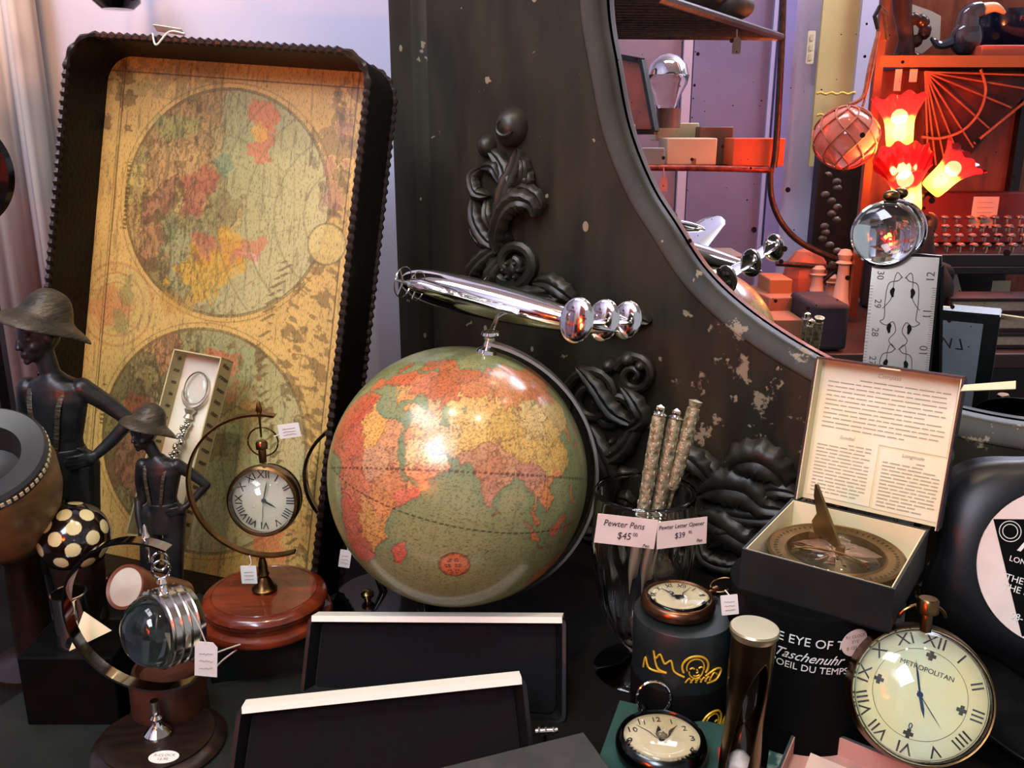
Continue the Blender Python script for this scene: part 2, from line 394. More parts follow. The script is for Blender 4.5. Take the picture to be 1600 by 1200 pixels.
# the front board between outer outline and the inner edge; a rounded lip drops from it to the glass
b = MB(); off0 = [( .000, .0)]
def sweep_edge(b, prof):
    n = len(edge); k = len(prof); o = len(b.v)
    for i in range(n):
        tg = (edge[min(i + 1, n - 1)] - edge[max(i - 1, 0)]).normalized(); nr = Vector((-tg.y, tg.x, 0))   # towards the glass
        if nr.x + nr.y < 0: nr = -nr
        for (dd, hh) in prof: b.v.append(edge[i] + nr * dd + Vector((0, 0, hh)))
    for i in range(n - 1):
        for j in range(k - 1): b.f.append((o + i * k + j, o + (i + 1) * k + j, o + (i + 1) * k + j + 1, o + i * k + j + 1)); b.m.append(0)
lip = [(-.022, .030), (-.021, .0310), (-.018, .031), (-.006, .0225), (-.002, .0205), (.0, .018), (.001, .010), (.0015, .002)]
sweep_edge(b, lip)
# board
n = len(edge); inner = []
for i in range(n):
    tg = (edge[min(i + 1, n - 1)] - edge[max(i - 1, 0)]).normalized(); nr = Vector((-tg.y, tg.x, 0)); nr = -nr if nr.x + nr.y < 0 else nr
    inner.append(edge[i] - nr * .022)
outl = [(-.408, 1.12), (-.408, .0), (.68, .0)]
poly = [Vector((p[0], p[1], 0)) for p in outl] + inner[::-1]
b.prism([(p.x, p.y) for p in poly], -.01, .030)
part('frame_board', b, WOODM, t, fixn=True)
b = MB()
prof = [(-.476, -.012), (-.476, .026), (-.470, .034), (-.462, .036), (-.430, .036), (-.424, .031), (-.418, .024), (-.412, .022), (-.408, .029)]
vs = [(x, y, z) for y in (0, 1.12) for (x, z) in prof]; k = len(prof)
b.add(vs, [(i, i + 1, k + i + 1, k + i) for i in range(k - 1)]); part('frame_moulding', b, WOODM, t, fixn=True)
b = MB(); b.box((.2, .6, -.004), (1.0, 1.06, .004)); part('mirror_glass', b, FOX, t, flatshade=True, label='mirror glass with dark age spots reflecting the shop')

# carving helpers, drawn on the board
def uvp(x, y, h=0): p = UV(x, y); return Vector((p.x, p.y, .030 + h))
def leaf(b, pts, wid, h=.010, curl=0, n=7):
    path = smooth_path([uvp(*p) if len(p) == 2 else uvp(p[0], p[1], p[2]) for p in pts], 7); L = len(path); ws = lerp_list([q * .00108 for q in wid], L)
    vs = []; fs = []; sec = 11
    for i in range(L):
        tg = (path[min(i + 1, L - 1)] - path[max(i - 1, 0)]).normalized(); sd = Vector((-tg.y, tg.x, 0)).normalized()
        e_ = min(i, L - 1 - i) / (L - 1); wv = ws[i] * (1 + .10 * math.sin(i * 1.9)) * min(1, .12 + math.sqrt(e_ / .16))
        for k in range(sec):
            q = -1 + 2 * k / (sec - 1)
            z = h * (math.sqrt(max(0, 1 - q * q)) * .9 - .28 * math.exp(-(q / .22) ** 2)) * min(1, ws[i] / (.004)) + curl * abs(q) * q * .003
            vs.append(path[i] + sd * q * wv + Vector((0, 0, z)))
    for i in range(L - 1):
        for k in range(sec - 1): fs.append((i * sec + k, i * sec + k + 1, (i + 1) * sec + k + 1, (i + 1) * sec + k))
    b.add(vs, fs)
def scroll(b, cx, cy, r0, turns, r=7, dirn=1, a0=0, ry=1.0):
    pts = []
    N = int(turns * 16)
    for i in range(N + 1):
        f = i / N; a = R_(a0) + dirn * 2 * math.pi * turns * f; rr = r0 * (1 - f * .86)
        pts.append(uvp(cx + rr * math.cos(a), cy + rr * ry * math.sin(a), .004 + .009 * f))
    b.tube(pts, lerp_list([r * .0009, r * .0007, r * .0005], len(pts)), 8)
def ball(b, cx, cy, rx, ry=None, h=.014): p = uvp(cx, cy); b.sphere((p.x, p.y, p.z), (rx * .00088, (ry or rx) * .00088, h), 20, 12)
b = MB()
ball(b, 801, 198, 27, 30, .026); ball(b, 763, 228, 16, 18, .018)
pth = [uvp(803 + 12 * math.cos(a) , 200 + 12 * math.sin(a), .024) for a in np.linspace(.3, 4.2, 12)]; b.tube(pth, .0025, 6)
leaf(b, [(770, 235), (790, 262, .004), (800, 300, .01), (795, 345, .006)], [9, 13, 12, 6], .014)
leaf(b, [(815, 232), (808, 262, .004), (796, 300, .012), (788, 350, .01), (782, 395, .004)], [8, 12, 12, 10, 6], .015)
leaf(b, [(757, 262), (745, 275, .008), (752, 300, .01), (772, 305, .006)], [5, 9, 10, 4], .013)
leaf(b, [(757, 262), (778, 262, .01), (790, 285, .008)], [6, 9, 4], .012)
leaf(b, [(818, 245), (826, 262, .008), (822, 285, .006), (805, 300)], [5, 8, 9, 4], .013)
leaf(b, [(745, 305), (748, 340, .008), (765, 372, .008), (785, 385, .004)], [6, 12, 13, 6], .014)
leaf(b, [(765, 310), (770, 335, .012), (778, 360, .006)], [6, 10, 5], .012)
leaf(b, [(742, 330), (744, 360, .004), (757, 380, .004)], [4, 7, 5], .010)
leaf(b, [(785, 395, .004), (784, 370, .012), (800, 330, .02), (822, 312, .022), (842, 318, .016), (846, 338, .008)], [8, 11, 13, 15, 12, 6], .016)
leaf(b, [(805, 305), (825, 296, .010), (848, 305, .014), (856, 325, .010)], [6, 10, 9, 5], .012)
leaf(b, [(828, 265), (832, 280, .010), (826, 297, .004)], [5, 8, 4], .011)
scroll(b, 808, 408, 42, 1.9, 11, -1, -100, 1.05); ball(b, 808, 420, 17, 18, .018)
for a in range(6): ball(b, 808 + 12 * math.cos(a * 1.05), 420 + 12 * math.sin(a * 1.05), 6, 6, .022)
leaf(b, [(790, 380), (765, 398, .006), (745, 420, .008), (738, 440, .002)], [6, 11, 11, 4], .014)
leaf(b, [(790, 400), (775, 425, .010), (768, 455, .006)], [8, 11, 6], .014)
leaf(b, [(750, 462), (785, 455, .01), (830, 462, .010), (870, 458, .008), (900, 470, .002)], [5, 10, 14, 12, 4], .013)
leaf(b, [(838, 440), (865, 440, .010), (890, 455, .012), (905, 472, .002)], [6, 14, 13, 5], .014)
part('crest_carving', b, CARVE, t, label='upper carved acanthus and scroll ornament')
b = MB()
rr = random.Random(3)
leaf(b, [(905, 495), (935, 490, .01), (960, 500, .012), (990, 495, .01), (1020, 502)], [8, 14, 14, 14, 8], .014)
for (x, y, q) in [(930, 492, 12), (950, 505, 10), (972, 500, 12), (1003, 500, 11), (985, 560, 13), (1005, 570, 10), (955, 570, 12)]: ball(b, x, y, q, q, .018)
scroll(b, 995, 585, 32, 1.6, 8, 1, 200); scroll(b, 930, 620, 45, 1.7, 9, 1, 160, 1.1); scroll(b, 960, 645, 34, 1.4, 8, -1, 30)
leaf(b, [(905, 570), (935, 600, .01), (965, 640, .012), (1000, 660, .006)], [6, 12, 14, 6], .014)
leaf(b, [(975, 600), (1000, 625, .012), (1010, 650, .012), (985, 668, .006)], [6, 12, 12, 6], .014)
leaf(b, [(925, 660), (945, 700, .012), (960, 740, .010), (950, 780, .004)], [8, 15, 14, 6], .014)
leaf(b, [(1000, 650), (985, 690, .012), (960, 710, .012), (935, 705, .004)], [6, 12, 12, 6], .014)
for a in range(7): ball(b, 965 + 13 * math.cos(a * .9), 700 + 15 * math.sin(a * .9), 6, 7, .02)
ball(b, 965, 700, 6, 6, .026)
leaf(b, [(1030, 690), (1075, 700, .016), (1105, 725, .016), (1120, 755, .006)], [8, 16, 16, 6], .016)
leaf(b, [(1075, 740), (1100, 715, .01), (1130, 745, .012), (1135, 770)], [6, 14, 12, 5], .014)
leaf(b, [(1095, 770), (1130, 755, .014), (1170, 760, .014), (1200, 785, .01), (1235, 790, .002)], [10, 24, 26, 18, 6], .018)
leaf(b, [(1150, 730, .006), (1165, 715, .016), (1195, 712, .018), (1222, 732, .014), (1235, 760, .004)], [10, 22, 26, 20, 6], .020)
leaf(b, [(1180, 770), (1215, 758, .014), (1250, 765, .01)], [6, 14, 8], .013)
leaf(b, [(1090, 800), (1130, 815, .012), (1170, 840, .012), (1190, 850)], [10, 24, 20, 6], .016)
leaf(b, [(1110, 850), (1130, 830, .014), (1160, 825, .01), (1200, 800)], [6, 14, 14, 6], .014)
leaf(b, [(1100, 790), (1150, 800, .01), (1200, 805, .01), (1240, 800)], [6, 13, 12, 5], .012)
leaf(b, [(1090, 830), (1105, 865, .01), (1140, 880, .008), (1170, 875)], [6, 12, 12, 5], .012)
scroll(b, 1175, 748, 26, 1.3, 8, -1, 190)
for i in range(8):
    x = rr.uniform(905, 1100); y = rr.uniform(745, 880); a = rr.uniform(0, 6.3); L = rr.uniform(18, 34)
    leaf(b, [(x, y), (x + L * math.cos(a), y + L * math.sin(a) * .6, .012), (x + 1.7 * L * math.cos(a + .5), y + 1.7 * L * math.sin(a + .5) * .6)], [5, 12, 4], .013)
part('lower_carving', b, CARVE, t, label='lower carved leaf and flower ornament')

# ------------------------------------------------------------------ map tray
q = quad([(160, 92), (562, 120), (494, 925), (112, 847)], 1.19)
wv = q[1] - q[0]; hv = q[0] - q[3]; TW, TH_ = wv.length, hv.length
TRW = ortho(q[3], wv, hv)                       # local x right, y up the tray, z towards the viewer
t = thing('map_tray', 'tall leather tray lined with an old two-hemisphere world map, leaning on the wall', 'tray', TRW)
x0, x1, y0, y1 = -.012, TW + .028, -.012, TH_ + .012
cx, cy, ww, hh = (x0 + x1) / 2, (y0 + y1) / 2, x1 - x0, y1 - y0
o_ = rrpoly(ww, hh, .040, 10, cx, cy); i_ = rrpoly(ww - .014, hh - .014, .033, 10, cx, cy); n = len(o_)
b = MB(); D = .068
rings = [[(x, y, -.008) for x, y in o_], [(x, y, D) for x, y in o_], [(x, y, D) for x, y in i_], [(x, y, .0) for x, y in i_]]
for rg in rings: b.v += [Vector(v) for v in rg]
for j in range(3):
    for i in range(n): b.f.append((j * n + i, j * n + (i + 1) % n, (j + 1) * n + (i + 1) % n, (j + 1) * n + i)); b.m.append(0)
b.f.append(tuple(range(n))[::-1]); b.m.append(0)
part('rim', b, LEATHER, t, fixn=True, label='dark leather rim')
def along(poly, step):
    out = []; L = len(poly)
    for i in range(L):
        a = Vector(poly[i]); c = Vector(poly[(i + 1) % L]); k = max(1, int((c - a).length / step))
        for j in range(k): out.append(a + (c - a) * j / k)
    return out
b = MB(); mid = rrpoly(ww - .006, hh - .006, .037, 12, cx, cy)
for zz in (D + .001, -.004):
    pp = along(mid if zz > 0 else o_, .0026)
    b.tube([Vector((p.x, p.y, zz)) for p in pp], [.0040 + .0012 * math.sin(i * 1.57) for i in range(len(pp))], 7, closed=True)
part('laced_edge', b, BRAID, t, label='scalloped leather lacing')
# map sheet, painted as pigment
NX, NY = 400, 700
xs = np.linspace(x0 + .007, x1 - .007, NX); ys = np.linspace(y0 + .007, y1 - .007, NY)
X, Y_ = np.meshgrid(xs, ys)
def vnoise(X, Y, s, seed, octv=4):
    rs = np.random.RandomState(seed); out = np.zeros_like(X); amp = 1; tot = 0
    for o in range(octv):
        g = rs.rand(64, 64); u = X * s; v = Y * s
        iu = np.floor(u).astype(int); iv = np.floor(v).astype(int); fu = u - iu; fv = v - iv
        fu = fu * fu * (3 - 2 * fu); fv = fv * fv * (3 - 2 * fv)
        a = g[iv % 64, iu % 64]; b_ = g[iv % 64, (iu + 1) % 64]; c_ = g[(iv + 1) % 64, iu % 64]; d_ = g[(iv + 1) % 64, (iu + 1) % 64]
        out += amp * ((a * (1 - fu) + b_ * fu) * (1 - fv) + (c_ * (1 - fu) + d_ * fu) * fv); tot += amp; amp *= .55; s *= 2.1
    return out / tot
def C3(s): return np.array(hx(s)[:3])
sx_, sy_ = X / TW, 1 - Y_ / TH_                       # 0..1 over the visible sheet, y down
n1 = vnoise(X, Y_, 28, 1); n2 = vnoise(X, Y_, 70, 2); n3 = vnoise(X, Y_, 12, 3)
col = C3('c3a058')[None, None] * (1 - n3[..., None] * .25) + C3('d6b468')[None, None] * n3[..., None] * .25
col = col * (.85 + .3 * n1[..., None])
def blend(mask, c, a=1.0):
    global col
    m = np.clip(mask, 0, 1)[..., None] * a; col = col * (1 - m) + C3(c) * m
asp = TH_ / TW
def disc(cx_, cy_, r): return np.hypot((sx_ - cx_) , (sy_ - cy_) * asp) / r
def soft(d, w=.01): return np.clip((1 - d) / w + .5, 0, 1)
for (cx_, cy_, r, sd) in [(.50, .263, .40, 10), (.50, .742, .41, 20)]:
    dd = disc(cx_, cy_, r)
    inn = soft(dd)
    blend(inn, '9a9560', 1); 
    ang = np.arctan2((sy_ - cy_) * asp, sx_ - cx_)
    blend(inn * np.clip((sx_ - cx_) * 3 + (sy_ - cy_) * 2.5, 0, 1), 'b9ac74', .85)
    land = vnoise(X, Y_, 16, sd, 5)
    bias = .50 + (sx_ - cx_ + .05) * .75 + (.28 if sd == 20 else 0) * np.clip(sy_ - .7, -1, 1) 
    lm = inn * np.clip((land - bias + .05 * (sx_ < .5)) * 30, 0, 1)
    pal = ['a08a50', '86763f', 'b38c50', 'ab7c4c', '8f8650', 'a2704a', 'b39c56', '7c6c3c', 'a88448']
    rsv = np.random.RandomState(sd); sx0 = rsv.rand(90) * TW; sy0 = rsv.rand(90) * TH_
    wxx = X + (vnoise(X, Y_, 60, sd + 7, 3) - .5) * .03; wyy = Y_ + (vnoise(X, Y_, 60, sd + 8, 3) - .5) * .03
    dvs = np.stack([np.hypot(wxx - a_, wyy - b_) for a_, b_ in zip(sx0, sy0)]); so = np.sort(dvs, 0); pn = dvs.argmin(0) % len(pal); brd = (so[1] - so[0]) < .0022
    for k, c in enumerate(pal): blend(lm * (pn == k), c, .9)
    blend(lm * (n2 > .56), '6d5a34', .35); blend(lm * brd, '5a4626', .6)
    edl = np.abs(np.roll(lm, 1, 0) - lm) + np.abs(np.roll(lm, 1, 1) - lm); blend(np.clip(edl, 0, 1), '4c3c20', .6)
    blend(inn * (np.abs(dd - .985) < .008), '6a5428', .7); blend((np.abs(dd - 1.0) < .005) * 1.0, '6a5428', .7)
    blend((np.abs(dd - 1.045) < .006) * 1.0, '8a6c38', .6)
    for k in range(1, 6): blend(inn * (np.abs(((sx_ - cx_) - (sy_ - cy_) * .2) / r - (-1 + k / 3)) < .008), '6d6640', .25)
def blob(cx_, cy_, rx, ry, c, a=.85, sd=5):
    nn = vnoise(X + cx_, Y_ + cy_, 60, sd, 4); a = a * .8; d = np.hypot((sx_ - cx_) / rx, (sy_ - cy_) / ry) + (nn - .5) * 2.4; blend(np.clip((1 - d) * 6, 0, 1), c, a)
blob(.62, .085, .06, .035, 'c4643c'); blob(.62, .14, .05, .03, 'c06440'); blob(.60, .12, .03, .02, 'd0a040', .8)
blob(.40, .225, .07, .025, '9c5038', .85); blob(.37, .27, .05, .03, 'a05840', .8); blob(.42, .355, .055, .03, 'b4603e'); blob(.53, .36, .04, .03, 'ac5c3e')
blob(.62, .35, .05, .025, 'c05c3c', .7); blob(.43, .40, .13, .05, 'c89a2c', .9); blob(.52, .33, .06, .025, 'c89a2c', .8); blob(.36, .47, .08, .025, 'b08838', .7)
blob(.28, .33, .05, .05, '5c7448', .55); blob(.48, .19, .05, .02, '4f7a58', .6); blob(.28, .12, .1, .025, '8d9a50', .6)
blob(.07, .49, .08, .055, 'bb6c3c', .55); blob(.11, .49, .06, .04, 'c87848', .5)
blob(.14, .46, .03, .03, '6c7c44', .6); blob(.13, .53, .04, .03, '6c7c44', .6)
blob(.20, .70, .05, .03, 'b8623c', .6); blob(.55, .58, .06, .03, 'c85c34', .8); blob(.6, .63, .05, .03, 'c07048', .5); blob(.8, .93, .07, .04, 'c06040', .7); blob(.7, .80, .12, .1, '8da468', .35)
for rr_ in (.045, .08, .115, .15): blend((np.abs(disc(.10, .49, rr_) - 1) < .035) * 1.0, 'a86840', .45)
# engraved mountains and rivers down the right margin, hatching strokes
mt = (sx_ > .84 + .08 * np.sin(sy_ * 9)) & (sx_ < .955) & (sy_ > .03)
blend(mt * (vnoise(X * 1.0 + Y_ * .6, Y_ * 1.2, 95, 31, 3) > .56), '5c4a2a', .6)
blend((sx_ > .80) * (sx_ < .98) * (sy_ < .28) * (n2 > .52) * (n1 > .40), '6d5a3a', .55); blend((sx_ > .86) * (sx_ < .95) * (np.abs(sy_ - .16) < .1) * (n2 < .47), '9a6a5c', .55)
blend((sx_ < .45) * (sy_ < .07) * (n2 > .42), '77743f', .45); blend((sx_ < .12) * (sy_ < .14) * (n2 > .58), '5a3c20', .6)
ln = (np.abs(sx_ - .055) < .003) | (np.abs(sx_ - .045) < .0018) | (np.abs(sy_ - .022) < .0012) | (np.abs(sx_ - .955) < .0025)
blend(ln * 1.0, '50371c', .75)
for (a_, bnd) in ((.105, (.20, .335)), (.085, (.655, .74))):
    blend((np.abs(sx_ - a_) < .008) * (sy_ > bnd[0]) * (sy_ < bnd[1]) * (np.sin(sy_ * 700) > -.3) * (n2 > .4), '4d3a1c', .75)
stk = (vnoise(X * 5, Y_ * .55, 60, 77, 2) > .70); blend(stk * 1.0, '4a3c20', .35)
onl = np.clip((.62 - sx_) * 4, 0, 1) * (disc(.5, .263, .39) < 1) + (disc(.5, .742, .40) < 1) * np.clip((.7 - sx_) * 3, 0, 1)
blend(np.clip(onl, 0, 1) * (vnoise(X * 3.2, Y_ * 1.1, 110, 78, 3) > .57), '3f3218', .5)
rvr = np.abs(vnoise(X, Y_, 45, 79, 4) - .5) < .012; blend(np.clip(onl, 0, 1) * rvr, '4a3a1c', .55)
for cy0 in (.263, .742):
    dd = disc(.50, cy0, .40); tt = np.arctan2((sy_ - cy0) * asp, sx_ - .95)
    blend((dd < .98) * (np.abs(np.hypot(sx_ - .97, (sy_ - cy0) * asp) * 9 % 1 - .5) < .035), '6a6238', .4)
    blend((dd < .98) * (np.abs(tt * 5.5 % 1 - .5) < .03) , '6a6238', .3)
for (cx_, cy_, rr_, yy_) in ((.90, .32, .07, 0), ):
    blend((disc(cx_, cy_, rr_) < 1) * 1.0, 'c8b068', .7); blend((np.abs(disc(cx_, cy_, rr_) - 1) < .05) * 1.0, '5c5a34', .6)
zig = np.abs((sx_ - .80 - .10 * np.sin(sy_ * 7 + 1)) * 26 + ((sy_ * 60) % 1 - .5)) < .22; blend(zig * (sy_ > .36) * (sy_ < .95) * (n2 > .38), '5f4c28', .7)
b = MB(); b.v = [Vector((x, y, .0008)) for y in ys for x in xs]
def _in(i, j):
    x, y = xs[i], ys[j]; rx = max(abs(x - cx) - (ww / 2 - .040), 0); ry = max(abs(y - cy) - (hh / 2 - .040), 0); return math.hypot(rx, ry) < .037
b.f = [(j * NX + i, j * NX + i + 1, (j + 1) * NX + i + 1, (j + 1) * NX + i) for j in range(NY - 1) for i in range(NX - 1) if _in(i, j) and _in(i + 1, j + 1) and _in(i, j + 1) and _in(i + 1, j)]; b.m = [0] * len(b.f)
b.c = np.concatenate([col.reshape(-1, 3), np.ones((NX * NY, 1))], 1)
part('map_lining', b, attr_mat('old_map_print', .38, .15, '5a4628', 260, (3.5, .8, 1), .55), t, label='aged printed world map lining')
tp = [TRW @ Vector((TW * .30, y1 + .002, D + .004)), TRW @ Vector((TW * .33, y1 - .012, D + .010)), TRW @ Vector((TW * .37, y1 + .004, D + .008)), TRW @ Vector((TW * .42, y1 + .004, D + .004))]
b = MB().tube(smooth_path(tp, 6), .0011, 6); q4 = TRW @ Vector((TW * .36, y1 + .007, D + .004))
b.box((0, 0, 0), (.034, .012, .0008), T(q4) @ TRW.to_3x3().to_4x4() @ RX(70) @ RZ(-8))
solo('price_tag', b, PAPER, 'tiny white tag and string lying on the top edge of the map tray', 'tag', T(tp[0]), world=True)

# ------------------------------------------------------------------ globe
GC = P(716, 742, .90); GR = .1385
tocam = (CAM - GC).normalized(); right = Vector((0, 0, 1)).cross(tocam).normalized(); gup = tocam.cross(right)
ro = R_(14); ax_x = right * math.cos(ro) - gup * math.sin(ro); ax_y = right * math.sin(ro) + gup * math.cos(ro)
lat0 = R_(20); LON0 = 64
north = ax_y * math.cos(lat0) + tocam * math.sin(lat0); eq = tocam * math.cos(lat0) - ax_y * math.sin(lat0)    # eq: direction of (lat 0, lon LON0)
GW = frame(GC, eq, north.cross(eq), north)                                           # local z = north pole, x = lon LON0
GB = T(GC.x, GC.y, 0)
t = thing('desk_globe', 'large antique-toned world globe on a chrome arm, in the middle of the table', 'globe', GB)
LANDS = {
 'africa': [(-17, 15), (-16, 20), (-13, 27), (-9, 32), (-5, 36), (3, 37), (10, 37.5), (11, 33), (15, 32), (20, 31), (23, 33), (30, 31.5), (33, 31), (34, 28), (37, 22), (38.5, 17), (43, 12), (51, 12), (50, 8), (45, 2), (41, -2), (39, -7), (41, -14), (37, -19), (35, -24), (32, -28), (27, -34), (19, -35), (16, -28), (12, -17), (14, -8), (9, 0), (9, 4), (4, 6), (-4, 5), (-9, 5), (-13, 9)],
 'madagascar': [(49, -12), (50, -16), (47.5, -25), (44, -24), (44, -18)],
 'arabia_asia': [(27, 37), (27, 40), (30, 41), (36, 42), (41, 41), (38, 44), (36, 46), (31, 46.5), (28, 42), (24, 41), (22, 37), (19, 41), (14, 45), (18, 40), (12, 44), (8, 44), (3, 43), (0, 39), (-5, 36), (-9, 38), (-9, 43), (-1, 44), (-2, 48), (3, 51), (8, 54), (9, 57), (12, 54), (20, 55), (22, 59), (28, 60), (24, 63), (21, 58), (17, 56), (13, 56), (8, 58), (6, 62), (14, 67), (24, 71), (30, 70), (40, 66), (44, 68), (55, 69), (68, 69), (70, 73), (80, 73), (104, 78), (114, 74), (130, 72), (150, 72), (170, 69), (180, 68), (180, 63), (164, 60), (156, 52), (155, 60), (142, 59), (137, 54), (141, 50), (135, 44), (129, 41), (129, 36), (126, 35), (125, 40), (121, 39), (118, 38), (122, 36), (120, 33), (122, 30), (119, 25), (114, 22), (108, 21), (106, 18), (109, 13), (107, 10), (105, 9), (103, 12), (100, 13), (100, 8), (103, 4), (104, 1), (101, 3), (98, 8), (98, 15), (95, 16), (92, 21), (88, 22), (82, 16), (80, 13), (79, 9), (77.5, 8), (75, 13), (73, 18), (72, 21), (69, 22), (67, 25), (61, 25.5), (57, 26), (54, 27), (50, 30), (48, 30), (51, 25), (54, 24), (56.5, 26), (60, 22), (57, 19), (52, 16), (45, 13), (43, 14), (40, 20), (35, 28), (36, 34), (36, 37)],
 'lanka': [(80, 9.5), (82, 7.5), (80.5, 6)], 'sumatra': [(95, 5.5), (100, 2), (106, -4), (105, -6), (101, -2.5)], 'java': [(105.5, -6.5), (114, -7.5), (114, -8.5), (106, -7.5)],
 'borneo': [(109, 1.5), (113, 3), (117, 7), (119, 5), (117, 1), (116, -4), (111, -3)], 'celebes': [(119, 0), (121, 1), (125, 1), (122, -1), (122, -5), (120, -5)],
 'philippines': [(120, 18), (122, 18), (124, 13), (126, 7), (122, 8), (121, 14)], 'taiwan': [(121, 25), (122, 24), (121, 22)], 'japan': [(130, 33), (135, 35), (140, 40), (144, 44), (141, 37), (136, 34), (131, 31)],
 'australia': [(114, -22), (122, -18), (130, -12), (137, -12), (142, -11), (150, -23), (153, -30), (147, -38), (138, -35), (130, -32), (118, -35), (115, -33)],
 'britain': [(-5, 50), (1, 51), (-2, 56), (-5, 58)], 'antarctica': [(-180, -68), (180, -66), (180, -90), (-180, -90)]}
WATER = {'caspian': [(47, 45), (53, 46), (53, 41), (54, 37), (50, 37), (49, 41)], 'aral': [(58, 46), (61, 46), (60, 44)], 'blacksea': [(28, 42), (31, 46), (38, 45), (41, 41.5), (36, 41.5)], 'baikal': [(104, 51.5), (110, 55), (109, 53)], 'redsea': [(33, 28), (35, 28), (40, 20), (43, 14), (41.5, 14), (37, 20)], 'gulf': [(48, 30), (51, 28), (57, 26), (53, 24.5), (50, 26)]}
def inpoly(px, py, poly):
    r = np.zeros(px.shape, bool); j = len(poly) - 1
    for i in range(len(poly)):
        xi, yi = poly[i]; xj, yj = poly[j]
        c = ((yi > py) != (yj > py)) & (px < (xj - xi) * (py - yi) / (yj - yi + 1e-12) + xi); r ^= c; j = i
    return r
NL, NT = 640, 320
lon = np.linspace(-180, 180, NL, endpoint=False); lat = np.linspace(-90, 90, NT + 1)
LO, LA = np.meshgrid(lon, lat)
wob = (vnoise(LO + 200, LA + 100, .22, 51, 4) - .5) * 5; wob2 = (vnoise(LO + 200, LA + 100, .22, 52, 4) - .5) * 5
lx = LO + wob; ly = LA + wob2
land = np.zeros(LO.shape, bool)
for k in LANDS.values(): land |= inpoly(lx, ly, k)
for k in WATER.values(): land &= ~inpoly(lx, ly, k)
seeds = [(0, 28, 'c2512a'), (-8, 20, 'c65a2c'), (18, 27, 'd59a38'), (30, 27, 'c88850'), (30, 15, 'c08a58'), (9, 15, 'bf5a30'), (8, 8, 'c0653a'), (20, 2, 'b9683c'), (38, 8, 'c07c44'), (47, 7, 'cc6a48'), (37, 0, 'c9803c'), (33, -7, 'c08a40'), (20, -12, 'b5583a'), (35, -16, 'cc8c3c'), (25, -22, 'b86040'), (28, -30, 'c05a40'), (47, -19, 'cf5a3c'), (45, 24, 'd8b468'), (48, 15, 'd28c50'), (44, 33, 'cfa458'), (53, 32, 'd0b070'), (66, 34, 'd0a850'), (35, 39, 'c9a266'), (70, 30, 'b88458'), (78, 24, 'b5774c'), (78, 14, 'b87c54'), (85, 26, 'c08858'), (95, 22, 'b87a58'), (101, 16, 'c98450'), (106, 16, 'cc8040'), (90, 33, 'c49c44'), (104, 32, 'c7a042'), (115, 32, 'c49c44'), (115, 40, 'bf9a42'), (124, 45, 'b89a48'), (102, 46, 'c8a860'), (85, 42, 'c49c44'), (65, 48, 'd2a050'), (60, 58, 'c0753a'), (90, 60, 'bf7838'), (120, 62, 'b86c38'), (150, 64, 'b57038'), (40, 55, 'b5602e'), (50, 62, 'b06234'), (25, 50, 'c06a34'), (15, 62, 'b4642e'), (10, 48, 'c8602c'), (0, 45, 'c2582a'), (-4, 40, 'c8642c'), (14, 42, 'cf9a44'), (25, 40, 'cc8c3c'), (113, 0, 'c5683c'), (101, 0, 'c8703c'), (122, 12, 'c87840'), (130, -25, 'c8703c'), (0, -80, 'b06a48'), (138, 36, 'c0683c')]
best = np.full(LO.shape, 1e9); sec_ = best.copy(); idx = np.zeros(LO.shape, int)
wx = LO + (vnoise(LO + 200, LA + 100, .3, 61, 4) - .5) * 12; wy = LA + (vnoise(LO + 200, LA + 100, .3, 62, 4) - .5) * 9
for k, (a, c_, h_) in enumerate(seeds):
    d_ = np.hypot((wx - a) * np.cos(np.radians(LA)), wy - c_); nb = d_ < best
    sec_ = np.where(nb, best, np.minimum(sec_, d_)); idx = np.where(nb, k, idx); best = np.where(nb, d_, best)
pal = np.array([C3(s_[2]) for s_ in seeds])
oc = vnoise(LO + 200, LA + 100, .08, 71, 3)[..., None]
ocean = C3('6c7c50') * (1 - oc) + C3('969058') * oc
sea_s = np.clip((10 - LA) / 35, 0, 1)[..., None]; ocean = ocean * (1 - sea_s * .6) + C3('8e8448') * sea_s * .6
gc = np.where(land[..., None], pal[idx] * (.82 + .4 * vnoise(LO + 200, LA + 100, .25, 81, 4)[..., None]), ocean)
def gblend(m, c, a):
    global gc
    m = (m * a)[..., None]; gc = gc * (1 - m) + C3(c) * m
gblend(land & (sec_ - best < .55), '5c3a24', .6)
lm = land.astype(float); ed = np.abs(np.roll(lm, 1, 0) - lm) + np.abs(np.roll(lm, 1, 1) - lm); gblend(np.clip(ed, 0, 1), '4d4a2c', .55)
shelf_ = (~land) & (np.abs(np.roll(lm, 5, 1) - lm) + np.abs(np.roll(lm, -5, 1) - lm) + np.abs(np.roll(lm, 4, 0) - lm) > 0); gblend(shelf_, '5d8258', .35)
rv = np.abs(vnoise(LO + 200, LA + 100, .45, 95, 3) - .5); gblend(land & (rv < .012), '6b4428', .55)
for k in range(-180, 180, 15): gblend((np.abs(LO - k) < .35) * 1.0, '575634', .28)
for k in range(-75, 90, 15): gblend((np.abs(LA - k) < .3) * 1.0, '575634', .22)
ecl = np.degrees(np.arctan(np.tan(R_(23.4)) * np.sin(np.radians(LO)))); gblend((np.abs(LA - ecl) < .42) * (np.sin(np.radians(LO) * 150) > -.5), '4c1d12', .85)
gblend((np.abs(LA) < .5) * (np.sin(np.radians(LO) * 130) > -.3), '1d1a10', .9)
gblend((vnoise(LO * 1 + 300, LA * 3 + 100, .9, 99, 2) > .72), '453820', .45); gblend((vnoise(LO + 300, LA * 2.5 + 100, 1.4, 98, 2) > .66) & land, '5a3420', .4)
gc = gc * .9 + gc.mean(-1, keepdims=True) * .1
b = MB(); NVv = []
